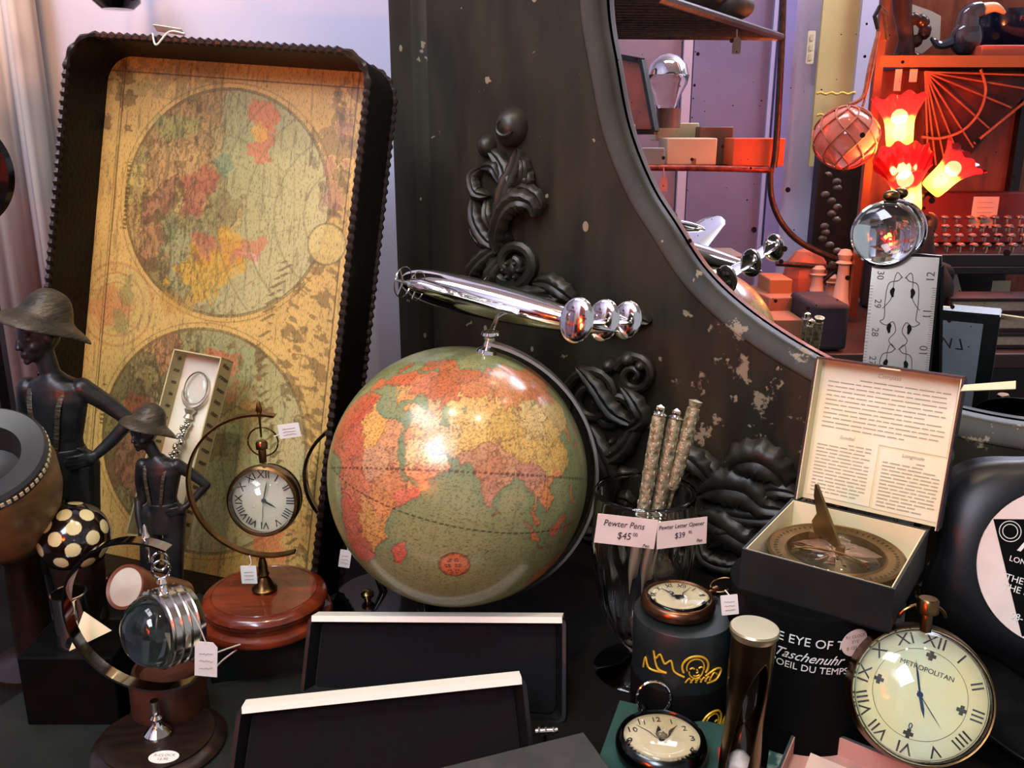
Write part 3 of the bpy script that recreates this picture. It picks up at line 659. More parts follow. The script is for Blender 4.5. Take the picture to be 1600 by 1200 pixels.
vv = np.stack([np.cos(np.radians(LA)) * np.cos(np.radians(LO - LON0)), np.cos(np.radians(LA)) * np.sin(np.radians(LO - LON0)), np.sin(np.radians(LA))], -1)
# maker's cartouche in the southern ocean
def gdir(x, y):
    d = ray(x, y).normalized(); oc_ = CAM - GC; bq = oc_.dot(d); cq = oc_.dot(oc_) - GR * GR; s_ = -bq - math.sqrt(max(0, bq * bq - cq))
    return (CAM + d * s_ - GC).normalized()
gwi = GW.to_3x3().inverted(); cdv = gwi @ gdir(710, 883)
ang = np.degrees(np.arccos(np.clip(vv @ np.array([*cdv]), -1, 1)))
gblend((ang < 6.0) * 1.0, 'c4693c', .95); gblend((np.abs(ang - 6.0) < .4) * 1.0, '5c2a18', .8); gblend((np.abs(ang - 5.2) < .2) * 1.0, '7c3a20', .6)
M4 = np.array(GW); iGB = np.array(GB.inverted())
loc = (vv.reshape(-1, 3) * GR) @ M4[:3, :3].T + M4[:3, 3] + iGB[:3, 3]
b.v = [Vector(p) for p in loc]
b.f = [(j * NL + i, j * NL + (i + 1) % NL, (j + 1) * NL + (i + 1) % NL, (j + 1) * NL + i) for j in range(NT) for i in range(NL)]; b.m = [0] * len(b.f)
b.c = np.concatenate([gc.reshape(-1, 3), np.ones((gc.shape[0] * gc.shape[1], 1))], 1)
ball_o = part('sphere', b, attr_mat('globe_print', .30, .35, '6a4a2c', 420, (1, 1, 1.6), .5, croom=.12), t, label='globe ball printed with Africa, Asia and the Indian Ocean')
b = MB(); cw = GC + gdir(710, 883) * (GR + .0004); cm = T(cw) @ zto(gdir(710, 883), gup)
for k, (s_, yy, z_) in enumerate([('WORLD', .0065, .0045), ('GLOBE', .001, .0042), ('SCALE', -.0045, .0032)]): b.text(s_, z_, cm @ T(0, yy, 0), depth=.0001)
b = MB()
for yy, wd in ((.008, .010), (.0055, .014), (.001, .02), (-.0015, .018), (-.006, .014), (-.009, .01)):
    for k in range(6):
        if k % 3 != 2: b.box((-wd / 2 + wd * (k + .5) / 6, yy, 0), (wd / 8, .0008, .0003), cm)
part('cartouche_lettering', b, pm('cartouche_ink', '6a2c1c', rough=.6), ball_o, world=True)
# arm, plates, base
b = MB(); pts = []
for i in range(41):
    a = R_(90 - 186 * i / 40); pts.append(GC + (north * math.sin(a) + ax_x * math.cos(a)) * (GR * 1.075))
nrm = north.cross(ax_x)
b.tube(pts, 1, 4, flat=(.0085, .0016), up=tuple(-nrm.cross(Vector((1, 0, 0)))) if False else (0, 0, 1), caps=True)
# rebuild the band with an exact radial frame
b = MB(); vs = []; fs = []
for p in pts:
    rd = (p - GC).normalized()
    for (a_, c_) in ((-.0085, -.0016), (.0085, -.0016), (.0085, .0016), (-.0085, .0016)): vs.append(p + nrm * a_ + rd * c_)
for i in range(len(pts) - 1):
    for k in range(4): fs.append((i * 4 + k, i * 4 + (k + 1) % 4, i * 4 + 4 + (k + 1) % 4, i * 4 + 4 + k))
fs += [(0, 1, 2, 3), tuple(len(vs) - 4 + k for k in range(4))]
b.add(vs, fs); part('meridian_arm', b, pm('brushed_chrome', 'd6d2c8', rough=.28, metal=1), t, world=True, fixn=True)
b = MB(); top = GC + north * GR; b.lathe([(0, -.001), (.011, -.001), (.010, .003), (.005, .006), (.0045, .012), (.006, .014), (.006, .018), (0, .019)], 24, T(top) @ zto(north))
part('axis_cap', b, CHROME, t, world=True); b = MB(); bot = GC - north * GR; b.lathe([(0, -.001), (.012, -.001), (.011, .003), (.005, .006), (.0045, .012), (0, .014)], 24, T(bot) @ zto(-north)); part('axis_cap', b, CHROME, t, world=True)
b = MB(); low = bot - north * .006
b.tube([low, Vector((low.x - .002, low.y, .03)), Vector((GC.x, GC.y, .016))], [.008, .009, .014], 14); part('stem', b, STEEL, t, world=True)
b = MB().lathe([(0, 0), (.052, 0), (.054, .004), (.052, .010), (.04, .014), (.018, .018), (0, .018)], 56); part('base', b, BLKLAC, t)

# ------------------------------------------------------------------ chrome airplane on top of the globe
nose = P(628, 437, 1.03); tail = P(968, 519, .910)
hd = (nose - tail).normalized(); lv = (tail - nose).length
sd = Vector((hd.y, -hd.x, 0)) * -1; sd = hd.cross(Vector((0, 0, 1))).normalized() * -1      # towards the near (left in picture) wing
AW = frame(nose, -hd, sd, (-hd).cross(sd).normalized())
if AW.col[2][2] < 0: AW = frame(nose, -hd, -sd, -(-hd).cross(sd).normalized())
NEAR = 1 if (AW @ Vector((0, 1, 0)) - nose).y < 0 else -1
AW = AW @ RX(NEAR * 11)
t = thing('model_airplane', 'polished chrome model airliner with four engines and three tail fins, perched above the globe', 'model airplane', T(top + north * .019))
L = lv; pf = []
prof = [(0, 0), (.007, .003), (.0125, .012), (.0175, .03), (.0205, .06), (.0212, .11), (.0200, .16), (.0165, .21), (.0120, .25), (.0075, .285), (.0, .31)]
prof = smooth_path([(a_, 0, c_) for a_, c_ in prof], 4); prof = [(max(0, p.x), p.z) for p in prof]
b = MB(); sl = L / .31
for_M = AW @ RY(90)
b.lathe([(r, z * sl) for r, z in prof], 32, for_M); part('fuselage', b, CHROME, t, world=True)
def wing(sgn):
    b = MB(); vs = []; secs = []
    for s_ in (0, .1, .3, .5, .7, .85, .95, 1.0):
        ys = sgn * (.008 + .150 * s_); ch = .082 * (1 - .55 * s_) * (1 if s_ < .9 else (.78 if s_ < .97 else .35)); le = .080 + .018 * s_ + (.082 * (1 - .55 * s_) - ch) * .5; z = -.006 + .016 * s_; th = .009 * (1 - .6 * s_)
        ring = []
        for k in range(14):
            a = 2 * math.pi * k / 14; xx = (1 - math.cos(a)) / 2; zz = math.sin(a) * math.sqrt(max(0, xx + .02)) * (1 - xx * .6)
            ring.append((le + ch * xx, ys, z + th * zz * .7))
        secs.append(ring)
    for r in secs: vs += r
    fs = [(i * 14 + k, i * 14 + (k + 1) % 14, (i + 1) * 14 + (k + 1) % 14, (i + 1) * 14 + k) for i in range(7) for k in range(14)]; fs += [tuple(range(14)), tuple(7 * 14 + k for k in range(14))]
    b.add(vs, fs, M=AW); wg = part('wing', b, CHROME, t, world=True, fixn=True)
    for (yy, xx) in ((.055, .060), (.098, .068)):
        zz = -.004 + .016 * (yy / .155)
        b = MB().lathe([(0, 0), (.0040, .001), (.0064, .006), (.0072, .016), (.0070, .03), (.0055, .042), (.003, .052), (0, .056)], 24, AW @ T(xx, sgn * yy, zz) @ RY(90)); en = part('engine', b, CHROME, wg, world=True)
        b = MB().lathe([(0, -.016), (.0016, -.014), (.0022, -.004), (.0024, .002), (0, .003)], 12, AW @ T(xx, sgn * yy, zz) @ RY(90))
        b.lathe([(.0155, -.0005), (.0164, -.0005), (.0164, .0005), (.0155, .0005), (.0155, -.0005)], 36, AW @ T(xx - .006, sgn * yy, zz) @ RY(90))
        for k in range(3):
            a = R_(40 + 120 * k); b.box((0, 0, 0), (.0010, .0022, .0156), AW @ T(xx - .006, sgn * yy, zz) @ RX(math.degrees(a)) @ T(0, 0, .0082))
        part('propeller', b, SILVER, en, world=True)
wing(1); wing(-1)
b = MB(); vs = []; fs = []
for s_ in (-1, -.5, 0, .5, 1):
    for k in range(12):
        a = 2 * math.pi * k / 12; vs.append((.285 * sl - .020 + .013 * (1 - math.cos(a)) , s_ * .080, .006 + .0025 * math.sin(a)))
fs = [(i * 12 + k, i * 12 + (k + 1) % 12, i * 12 + 12 + (k + 1) % 12, i * 12 + 12 + k) for i in range(4) for k in range(12)]; fs += [tuple(range(12)), tuple(48 + k for k in range(12))]
b.add(vs, fs, M=AW); part('tailplane', b, CHROME, t, world=True, fixn=True)
for s_ in (-1, 0, 1):
    b = MB(); vs = []
    b.sphere((.285 * sl + .002, s_ * .080, .008), (.0175, .0046, .0225), 28, 16, AW); part('tail_fin', b, CHROME, t, world=True)
wr = AW @ Vector((.13, 0, -.012))
b = MB().tube([top + north * .019, wr], .003, 10); b.lathe([(0, 0), (.010, 0), (.009, .003), (.004, .005), (0, .005)], 20, T(top + north * .019)); part('stand', b, CHROME, t, world=True)

# ------------------------------------------------------------------ bronze boys
def capsule(b, p, q, r1, r2, n=10):
    p = Vector(p); q = Vector(q); k = 7
    pts = [p.lerp(q, i / k) for i in range(k + 1)]; b.tube(pts, lerp_list([r1, r2], k + 1), 14); b.sphere(p, r1, 14, 10); b.sphere(q, r2, 14, 10)
def limb(b, pts, rs):
    pp = smooth_path(pts, 5); rl = lerp_list(rs, len(pp)); b.tube(pp, rl, 14); b.sphere(pp[0], rl[0], 12, 8); b.sphere(pp[-1], rl[-1], 12, 8)
def boy(label, Y, S, hp, W2, brim, bs_, vox):
    """hp: picture point of the head centre; lengths in units S (one head width)"""
    H0 = P(hp[0], hp[1], Y)
    def L(dx, dz, dy=0): return H0 + Vector(((dx + bs_ * min(1, max(0, -dz - .3))) * S, dy * S, dz * S))
    root = thing('boy_figurine', label, 'figurine', T(L(.3, 0).x, Y, 0))
    b = MB()
    fd = Vector((-.55, -.83, -.1)).normalized(); fs_ = Vector((0, 0, 1)).cross(fd).normalized(); HM = frame(H0, -fs_, -fd, None) if False else T(H0) @ zto((0.05, 0, 1)) @ RZ(0)
    HM = frame(H0, fd.cross(Vector((0, 0, 1))).normalized(), fd, Vector((0, 0, 1)))      # x: his right/left, y forward
    hs = S
    b.sphere((0, -.03 * hs, .08 * hs), (.47 * hs, .55 * hs, .58 * hs), 28, 18, HM)               # skull
    b.sphere((0, .12 * hs, -.28 * hs), (.33 * hs, .36 * hs, .38 * hs), 24, 14, HM)                # jaw
    b.sphere((0, .50 * hs, -.08 * hs), (.075 * hs, .12 * hs, .16 * hs), 12, 10, HM)              # nose
    b.sphere((0, .56 * hs, -.17 * hs), (.12 * hs, .09 * hs, .07 * hs), 12, 8, HM)
    for e in (-1, 1):
        b.sphere((e * .21 * hs, .41 * hs, .03 * hs), (.11 * hs, .07 * hs, .05 * hs), 12, 8, HM)
        b.sphere((e * .21 * hs, .42 * hs, .15 * hs), (.15 * hs, .06 * hs, .04 * hs), 12, 8, HM)
        b.sphere((e * .47 * hs, -.02 * hs, -.04 * hs), (.06 * hs, .12 * hs, .17 * hs), 10, 8, HM)
        b.sphere((e * .24 * hs, .30 * hs, -.18 * hs), (.15 * hs, .14 * hs, .14 * hs), 12, 8, HM)
    b.sphere((0, .46 * hs, -.335 * hs), (.14 * hs, .09 * hs, .045 * hs), 12, 8, HM); b.sphere((0, .45 * hs, -.42 * hs), (.12 * hs, .08 * hs, .045 * hs), 12, 8, HM)
    b.sphere((0, .38 * hs, -.56 * hs), (.13 * hs, .1 * hs, .1 * hs), 12, 8, HM)
    limb(b, [L(.03, -.3), L(.08, -1.0), L(.12, -1.25)], [.27 * S, .25 * S, .36 * S])
    # trunk: lofted ellipses
    secs = [(-1.02, .12, .30, .28), (-1.2, .12, .75, .36), (-1.38, .12, 1.02, .42), (-1.7, .12, 1.0, .48), (-2.2, .10, .86, .47), (-2.8, .05, .72, .42), (-3.2, .05, .74, .44), (-3.6, .05, .82, .48)]
    ring = []
    for (z, x, rx, ry) in secs:
        for k in range(24):
            a = 2 * math.pi * k / 24; ring.append(L(x + rx * W2 * math.cos(a), z, ry * math.sin(a)))
    fs = [(i * 24 + k, i * 24 + (k + 1) % 24, i * 24 + 24 + (k + 1) % 24, i * 24 + 24 + k) for i in range(len(secs) - 1) for k in range(24)]; fs += [tuple(range(24))[::-1], tuple((len(secs) - 1) * 24 + k for k in range(24))]
    b.add(ring, fs)
    sh = 1.0 * W2
    sh = .80
    limb(b, [L(sh, -1.40), L(1.35, -1.85, .1), L(1.88, -2.34, .15)], [.28 * S, .23 * S, .18 * S])
    limb(b, [L(1.88, -2.34, .15), L(1.40, -2.85, 0), L(.98, -3.22, -.2)], [.19 * S, .17 * S, .125 * S])
    hx_ = L(.88, -3.26, -.28); b.sphere(hx_, (.20 * S, .13 * S, .2 * S), 12, 8)
    for f, (du, ln) in enumerate([(.12, .42), (.04, .48), (-.05, .46), (-.13, .36)]):
        limb(b, [L(.85, -3.26 + du, -.34), L(.62, -3.28 + du * 1.2, -.46), L(.80 - ln, -3.32 + du * 1.3, -.46)], [.06 * S, .055 * S, .045 * S])
    limb(b, [L(.88, -3.16, -.28), L(.78, -3.0, -.36), L(.68, -2.92, -.42)], [.07 * S, .06 * S, .045 * S])
    limb(b, [L(-.58, -1.40), L(-.82, -2.2, .15), L(-.80, -3.0, .1)], [.30 * S, .24 * S, .18 * S]); limb(b, [L(-1.0, -3.0, .1), L(-.92, -3.6, -.2), L(-.82, -4.1, -.4)], [.18 * S, .16 * S, .12 * S])
    b.sphere(L(-.8, -4.25, -.45), (.12 * S, .18 * S, .22 * S), 12, 8)
    for f in range(4): limb(b, [L(-.9 + f * .09, -4.35, -.5), L(-.88 + f * .09, -4.6, -.5), L(-.86 + f * .09, -4.75 - .05 * (f % 2), -.42)], [.055 * S, .05 * S, .04 * S])
    limb(b, [L(-.72, -4.2, -.55), L(-.66, -4.38, -.62), L(-.68, -4.5, -.6)], [.06 * S, .05 * S, .04 * S])
    # legs to the plinth
    foot = .012
    for e, xo in ((-1, -.42), (1, .50)):
        a_ = L(xo, -3.6); k_ = Vector((L(xo * 1.15, 0).x, Y - .2 * S, foot + (a_.z - foot) * .48)); f_ = Vector((L(xo * 1.25, 0).x, Y, foot + .25 * S))
        limb(b, [k_, f_], [.24 * S, .17 * S]); limb(b, [f_ + Vector((0, .1 * S, -.1 * S)), f_ + Vector((-.15 * S, -.55 * S, -.14 * S))], [.16 * S, .12 * S])
    body = part('body', b, BRONZE, root, world=True); remesh(body, vox, 2)
    # trousers and braces
    b = MB()
    for e, xo in ((-1, -.42), (1, .50)):
        a_ = L(xo, -3.55); k_ = Vector((L(xo * 1.15, 0).x, Y - .2 * S, foot + (a_.z - foot) * .40)); limb(b, [a_, a_.lerp(k_, .5) + Vector((0, -.08 * S, 0)), k_], [.48 * S, .42 * S, .34 * S])
    ring = []
    for (z, rx, ry) in [(-3.0, .76, .47), (-3.3, .80, .50), (-3.8, .90, .56), (-4.3, .92, .58)]:
        for k in range(24):
            a = 2 * math.pi * k / 24; ring.append(L(.05 + rx * math.cos(a) * W2, z, ry * math.sin(a)))
    fs = [(i * 24 + k, i * 24 + (k + 1) % 24, i * 24 + 24 + (k + 1) % 24, i * 24 + 24 + k) for i in range(3) for k in range(24)]; fs += [tuple(range(24))[::-1], tuple(72 + k for k in range(24))]; b.add(ring, fs)
    tr = part('trousers', b, BRONZE, root, world=True); remesh(tr, vox * 1.2, 3)
    b = MB()
    for (xa, xb) in ((-.38, -.30), (.50, .12)):
        pp = [L(xa, -1.32, -.3), L((xa * 2 + xb) / 3, -1.8, -.485), L((xa + xb * 2) / 3, -2.4, -.475), L(xb, -3.05, -.45)]; b.tube(smooth_path(pp, 6), 1, 6, flat=(.075 * S, .02 * S), up=(0, -1, 0))
    part('braces', b, HATM, root, world=True)
    # hat: crown with a pinched top and a drooping brim
    b = MB(); cM = T(H0 + Vector((.14 * S, .06 * S, .30 * S))) @ zto(brim)
    nP = 40; pr = [(1.16, -.16), (1.10, -.06), (.94, .06), (.78, .12), (.66, .20), (.60, .42), (.50, .68), (.36, .86), (.18, .95), (0, .97)]
    vs = []
    for (r, z) in pr:
        for k in range(nP):
            a = 2 * math.pi * k / nP; wv_ = 1 + (.06 * math.sin(3 * a + 1) + .03 * math.sin(5 * a)) * (r > 1); zz = z + (.06 * math.sin(2 * a + .6)) * (r > 1) - (.0 if r > .5 else .16 * math.exp(-((math.cos(a) * r) / .12) ** 2) * (z > .7))
            vs.append((r * wv_ * math.cos(a) * S, r * wv_ * math.sin(a) * S, zz * S))
    fs = [(i * nP + k, i * nP + (k + 1) % nP, (i + 1) * nP + (k + 1) % nP, (i + 1) * nP + k) for i in range(len(pr) - 1) for k in range(nP)]
    b.add(vs, fs, M=cM); ht = part('hat', b, HATM, root, world=True, weld=True); s2 = ht.modifiers.new('thick', 'SOLIDIFY'); s2.thickness = .06 * S
    su = ht.modifiers.new('sub', 'SUBSURF'); su.levels = su.render_levels = 1
    b = MB().lathe([(0, 0), (1.5 * S, 0), (1.5 * S, .008), (1.3 * S, .012), (0, .012)], 40, T(.05 * S, 0, 0)); part('plinth', b, BRONZE, root)
    return root
boy('tall bronze boy in a drooping hat, hand on hip, left of the map tray', .92, .0412, (60, 524), .80, (.36, .30, 1), .12, .0015)
boy('small bronze boy in a straw hat, standing in front of the map tray', .90, .0262, (226, 676), .84, (.40, .30, 1), .36, .0011)

# ------------------------------------------------------------------ key ring in its box
q = quad([(273, 545), (340, 556), (262, 850), (190, 850)], 1.0)
def ringbox():
    a, b_, c_, d_ = P(273, 545, 1.0), P(340, 557, .985), P(262, 845, .90), P(196, 835, .915)
    X = (b_ - a); Yv = (a - d_); W = ortho(d_, X, Yv); w_, h_ = X.length * 1.12, Yv.length
    N = Vector((W[0][2], W[1][2], W[2][2])); Dp = .026
    t = thing('keyring_box', 'slim cream script-printed box with a magnifier key ring, leaning on the map tray', 'box', W)
    scr = pm('script_card', 'b7aa7c', 'a39568', 24, .65)
    b = MB()
    b.box((w_ / 2, h_ / 2, -Dp), (w_, h_, .0015)); tk = .0015
    part('backing', b, pm('pale_lining', 'd9d2bb', rough=.7), t)
    b = MB()
    b.box((tk / 2, h_ / 2, -Dp / 2), (tk, h_, Dp)); b.box((w_ - tk / 2, h_ / 2, -Dp / 2), (tk, h_, Dp)); b.box((w_ / 2, h_ - tk / 2, -Dp / 2), (w_, tk, Dp)); b.box((w_ / 2, tk / 2, -Dp / 2), (w_, tk, Dp))
    sk = part('sides', b, scr, t)
    b = MB(); bl_ = MB()
    for k in range(14):
        y = h_ * (.98 - k * .065)
        for xx in (w_ + .0004,):
            ss = ''.join(random.choice(['am', 'le', 'ti', 'no', 'e', 'ur', 'se']) for _ in range(3))
            b.text(ss, .008, T(xx, y - .004, -Dp / 2) @ RY(90) @ RZ(-10), depth=.0001, shear=.4, sx=.8)
            bl_.text(ss[:4], .007, T(tk + .0004, y - .004, -Dp / 2) @ RY(90), depth=.0001, shear=.4, sx=.8)
    part('script', b, INK, sk); part('script', bl_, INK, sk)
    # contents: magnifier with chain
    t2 = thing('keyring_magnifier', 'little oval magnifier on a pewter charm chain, lying inside the cream script box', 'magnifier', W @ T(w_ * .45, h_ * .6, -Dp + .003))
    yt = h_ * .22; 
    b = MB(); ring = [Vector((.0145 * math.cos(a), yt + .019 * math.sin(a), .004)) for a in np.linspace(0, 2 * math.pi, 40, endpoint=False)]; b.tube(ring, .0009, 8, closed=True); part('rim', b, SILVER, t2)
    b = MB().sphere((0, yt, .004), (.0138, .0183, .0025), 30, 10); part('lens', b, THING, t2)
    b = MB(); cr = [Vector((.0165 * math.cos(a), yt + .021 * math.sin(a) - .001, .004)) for a in np.linspace(R_(190), R_(350), 20)]; b.tube(cr, lerp_list([.0006, .0035, .0006], 20), 8)
    b.lathe([(0, 0), (.006, .002), (.004, .007), (.007, .012), (.003, .016), (0, .017)], 16, T(0, yt - .038, .004) @ RX(-90)); part('crescent_mount', b, PEWTERS, t2)
    b = MB(); rr = random.Random(2)
    for k in range(34):
        yy = yt - .040 - k * .0022; b.sphere((.0035 * math.sin(k * 1.3) - k * .0003, yy, .005 + .002 * math.cos(k * 2.1)), .0022 + .0008 * (k % 3), 10, 6)
    part('chain', b, SILVER, t2)
ringbox()

# ------------------------------------------------------------------ round shadow boxes, stands
def numerals(b, R, size, M, kind='roman', tilt=0, z=.0004, sx=1):
    rom = ['XII', 'I', 'II', 'III', 'IIII', 'V', 'VI', 'VII', 'VIII', 'IX', 'X', 'XI']
    for k in range(12):
        a = R_(-30 * k + tilt)
        s_ = rom[k] if kind == 'roman' else ('12' if k == 0 else str(k))
        rot = math.degrees(a) if kind == 'roman' else tilt
        b.text(s_, size, M @ RZ(rot if kind != 'roman' else -30 * k + tilt) @ T(0, R, z) if kind == 'roman' else M @ T(R * math.sin(-a), R * math.cos(a), z) @ RZ(tilt), depth=.00015, sx=sx, bold=.0)
def hand(b, ln, wd, ang, M, z=.0012):
    b.prism([(-wd / 2, -ln * .12), (wd / 2, -ln * .12), (wd * .6, ln * .6), (0, ln), (-wd * .6, ln * .6)], 0, .0004, M @ RZ(ang) @ T(0, 0, z))
def tag_thing(label, c, w_, h_, yaw=0, tilt=0, roll=0, top=None, mat=None, kind='rect', group=None, scrib=True, name='price_tag'):
    M = T(c) @ RZ(yaw) @ RX(90 + tilt) @ RZ(roll)
    t = thing(name, label, 'tag', M, group)
    b = MB()
    if kind == 'rect': b.rrect(w_, h_, .0008, -.0003, .0003)
    else: b.prism([(-w_ / 2, -h_ / 2), (w_ / 2, -h_ / 2), (w_ / 2, h_ * .36), (w_ * .3, h_ / 2), (-w_ * .3, h_ / 2), (-w_ / 2, h_ * .36)], -.0003, .0003)
    part('card', b, mat or PAPER, t)
    if scrib:
        b = MB(); rr = random.Random(len(label))
        for k in range(3): b.tube([Vector((x * w_, (.15 - .2 * k) * h_ + rr.uniform(-.03, .03) * h_, .0005)) for x in np.linspace(-.3, .3, 9)], .00022, 4)
        part('writing', b, INKF, t)
    if top is not None:
        b = MB(); a_ = M @ Vector((0, h_ * .44, 0)); tv = Vector(top); mid = a_.lerp(tv, .5) + Vector((.002, 0, -.002)); b.tube(smooth_path([a_, mid, tv], 6), .0006, 5); part('string', b, STRING, t, world=True)
    return t

def arc_band(C, R, ax, ay, a0, a1, w_, th, n=44, taper=True):
    nrm = Vector(ax).cross(Vector(ay)); vs = []; fs = []
    for i in range(n + 1):
        a = R_(a0 + (a1 - a0) * i / n); rd = Vector(ax) * math.cos(a) + Vector(ay) * math.sin(a); p = Vector(C) + rd * R
        for (u_, v_) in ((-w_, -th), (w_, -th), (w_, th), (-w_, th)): vs.append(p + nrm * u_ + rd * v_)
    for i in range(n):
        for k in range(4): fs.append((i * 4 + k, i * 4 + (k + 1) % 4, i * 4 + 4 + (k + 1) % 4, i * 4 + 4 + k))
    fs += [(0, 1, 2, 3), tuple(n * 4 + k for k in range(4))]
    b = MB(); b.add(vs, fs); return b

# black box that carries the red stand
bx = [G(325, 1010, .05), G(500, 985, .05), G(470, 915, .05), G(300, 930, .05)]
b = MB(); b.hexa([Vector((p.x, p.y, 0)) for p in bx], (0, 0, .05)); o = solo('flat_box', b, BOXG, 'flat dark green box underneath the red wooden clock stand', 'box', T(bx[0].x, bx[0].y, 0), world=True, bevel=.0015)
b = MB().tube(smooth_path([G(338, 1020, .052), G(360, 1012, .056), G(380, 1007, .054), G(350, 1030, .04), G(335, 1045, .03)], 6), .0009, 6)
solo('string_loop', b, STRING, 'loose white string between the tag and the red clock stand', 'string', T(G(338, 1020, .05)), world=True)

# red wooden stand with hanging ball clock
SB = G(417, 960, .05); RB = .070
t = thing('ball_clock_stand', 'red mahogany round stand with a bronze arc holding a ball clock', 'clock stand', T(SB))
b = MB().lathe([(0, 0), (RB, 0), (RB * 1.01, .003), (RB * .985, .007), (RB * .90, .010), (RB * .89, .014), (RB * .93, .018), (RB * .945, .022), (RB * .92, .026), (RB * .86, .0285), (RB * .80, .0295), (RB * .79, .0285), (RB * .78, .0295), (0, .0295)], 72)
part('base', b, MAHOG, t, label='red mahogany turned base')
b = MB().lathe([(0, .029), (.013, .029), (.0135, .033), (.010, .036), (.0075, .042), (.005, .046), (.0065, .049), (.0052, .052), (.0045, .062), (.003, .068), (0, .070)], 28); part('column', b, BRASS, t)
AC = P(413, 760, SB.y); AR = .0790
b = arc_band(AC, AR, (1, 0, 0), (0, 0, 1), 78, 290, .0045, .0012); part('arc', b, BRASS, t, world=True, fixn=True)
ft = P(405, 645, SB.y)
b = MB().lathe([(0, .014), (.0012, .012), (.0022, .009), (.0036, .003), (.0022, 0), (.003, -.002), (.0014, -.005), (.001, -.026), (0, -.027)], 18, T(ft)); part('finial', b, BRASS, t, world=True)
wc = P(412, 782, SB.y); WR = .0375
t = thing('ball_clock', 'glass ball clock with roman numerals hanging from the bronze arc', 'clock', T(wc))
fm = T(wc) @ zto((-.06, -1, .16))      # dial faces the camera
b = MB(); rg = [P(411, 690, SB.y) + Vector((.0155 * math.cos(a), 0, .0155 * math.sin(a))) for a in np.linspace(0, 2 * math.pi, 32, endpoint=False)]; b.tube(rg, .0009, 8, closed=True); part('bow_ring', b, BRASS, t, world=True)
b = MB().lathe([(0, .0), (.0038, 0), (.0042, .012), (.0036, .014), (.006, .015), (.0062, .021), (.0045, .0235), (0, .0238)], 20, T(P(411, 722, SB.y))); part('crown', b, BRASS, t, world=True)
b = MB().lathe([(WR * .93, .008), (WR, .006), (WR * 1.02, .0), (WR * 1.0, -.006), (WR * .96, -.014), (WR * .93, -.014)], 56, fm); part('case', b, BRASS, t, world=True)
b = MB().lathe([(0, -.002), (WR * .93, -.002)], 56, fm); part('dial', b, DIALW, t, world=True)
b = MB(); numerals(b, WR * .72, WR * .30, fm @ T(0, 0, -.0015), sx=1.0)
hand(b, WR * .42, .0014, -118, fm); hand(b, WR * .62, .001, -12, fm); hand(b, WR * .8, .0005, 176, fm); b.lathe([(0, .002), (.0022, .0018), (.0022, 0)], 16, fm); part('numerals_and_hands', b, INK, t, world=True)
b = MB(); dp = [(WR * .93 * math.cos(a), .004 + WR * .75 * math.sin(a)) for a in np.linspace(0, math.pi / 2, 14)]
b.lathe(dp + [(WR * .93, .003)][:0], 48, fm)
part('front_dome', b, THING, t, world=True).modifiers.new('thick', 'SOLIDIFY').thickness = .0016
b = MB().lathe([(WR * .93 * math.cos(a), -.014 - WR * .75 * math.sin(a)) for a in np.linspace(0, math.pi / 2, 14)], 48, fm); part('back_dome', b, THING, t, world=True).modifiers.new('thick', 'SOLIDIFY').thickness = .0016
tag_thing('square white tag hanging over the red mahogany base', P(389, 898, SB.y - .045), .016, .020, top=P(390, 868, SB.y - .045))
tag_thing('small white tag tied to the ring above the ball clock', P(452, 673, SB.y - .004), .022, .015, roll=8, top=P(428, 682, SB.y - .001))

# black stand behind the globe
SB2 = G(600, 925, .02); SB2.z = 0
t = thing('black_arc_stand', 'glossy black round stand with a dark arc, half hidden behind the globe', 'stand', T(SB2))
b = MB().lathe([(0, 0), (.066, 0), (.067, .004), (.064, .008), (.058, .010), (.060, .014), (.057, .018), (.04, .020), (0, .020)], 64); part('base', b, BLKLAC, t)
b = MB().lathe([(0, .02), (.004, .02), (.0045, .024), (.0075, .026), (.008, .030), (.005, .033), (0, .034)], 22, T(P(573, 905, SB2.y - .02) - SB2 - Vector((0, 0, (P(573, 905, SB2.y - .02) - SB2).z)))); part('knob', b, BRASSL, t)
C2 = P(575, 748, SB2.y + .02)
b = arc_band(C2, .0745, (1, 0, 0), (0, 0, 1), 95, 262, .005, .002); part('arc', b, BLKLAC, t, world=True, fixn=True)
b = MB().tube([C2 + Vector((-.010, 0, -.0735)), Vector((SB2.x, SB2.y, .018))], [.003, .005], 12); part('post', b, BLKLAC, t, world=True)
tag_thing('tiny white tag hanging beside the black arc behind the globe', P(539, 873, .93), .013, .022, roll=-10, top=P(541, 850, .94))

# chrome stand in front left
SB3 = G(248, 1150, .016); SB3.z = 0
b = MB().lathe([(0, 0), (.19, 0), (.193, .003), (.19, .006), (0, .006)], 96)
rt = solo('round_platter', b, pm('dark_slate', '151918', '212522', 12, .5, spec=.25), 'large dark round platter under the chrome lens stand at the lower left', 'platter', T(SB3.x - .0, SB3.y + .0, 0))
t = thing('lens_stand', 'black round stand with a polished steel arc at the lower left', 'stand', T(SB3.x, SB3.y, .006))
b = MB().lathe([(0, 0), (.0585, 0), (.060, .003), (.056, .008), (.050, .010), (.050, .012), (.0, .012)], 64); part('base', b, DARKW, t)
b = MB().lathe([(0, .012), (.012, .012), (.0125, .015), (.009, .019), (.0052, .023), (.0040, .027), (.0055, .030), (.0035, .033), (.0045, .037), (.0038, .040), (.004, .048), (0, .048)], 28, T(0, 0, 0)); part('column', b, CHROME, t)
C3_ = P(226, 962, SB3.y); R3 = .0735
b = arc_band(C3_ , R3, Vector((1, -.12, 0)).normalized(), (0, 0, 1), 66, 304, .0062, .0011); part('arc', b, pm('polished_steel', '8b8480', rough=.08, metal=1), t, world=True, fixn=True)
fp = C3_ + Vector((.0095, 0, R3 * .99))
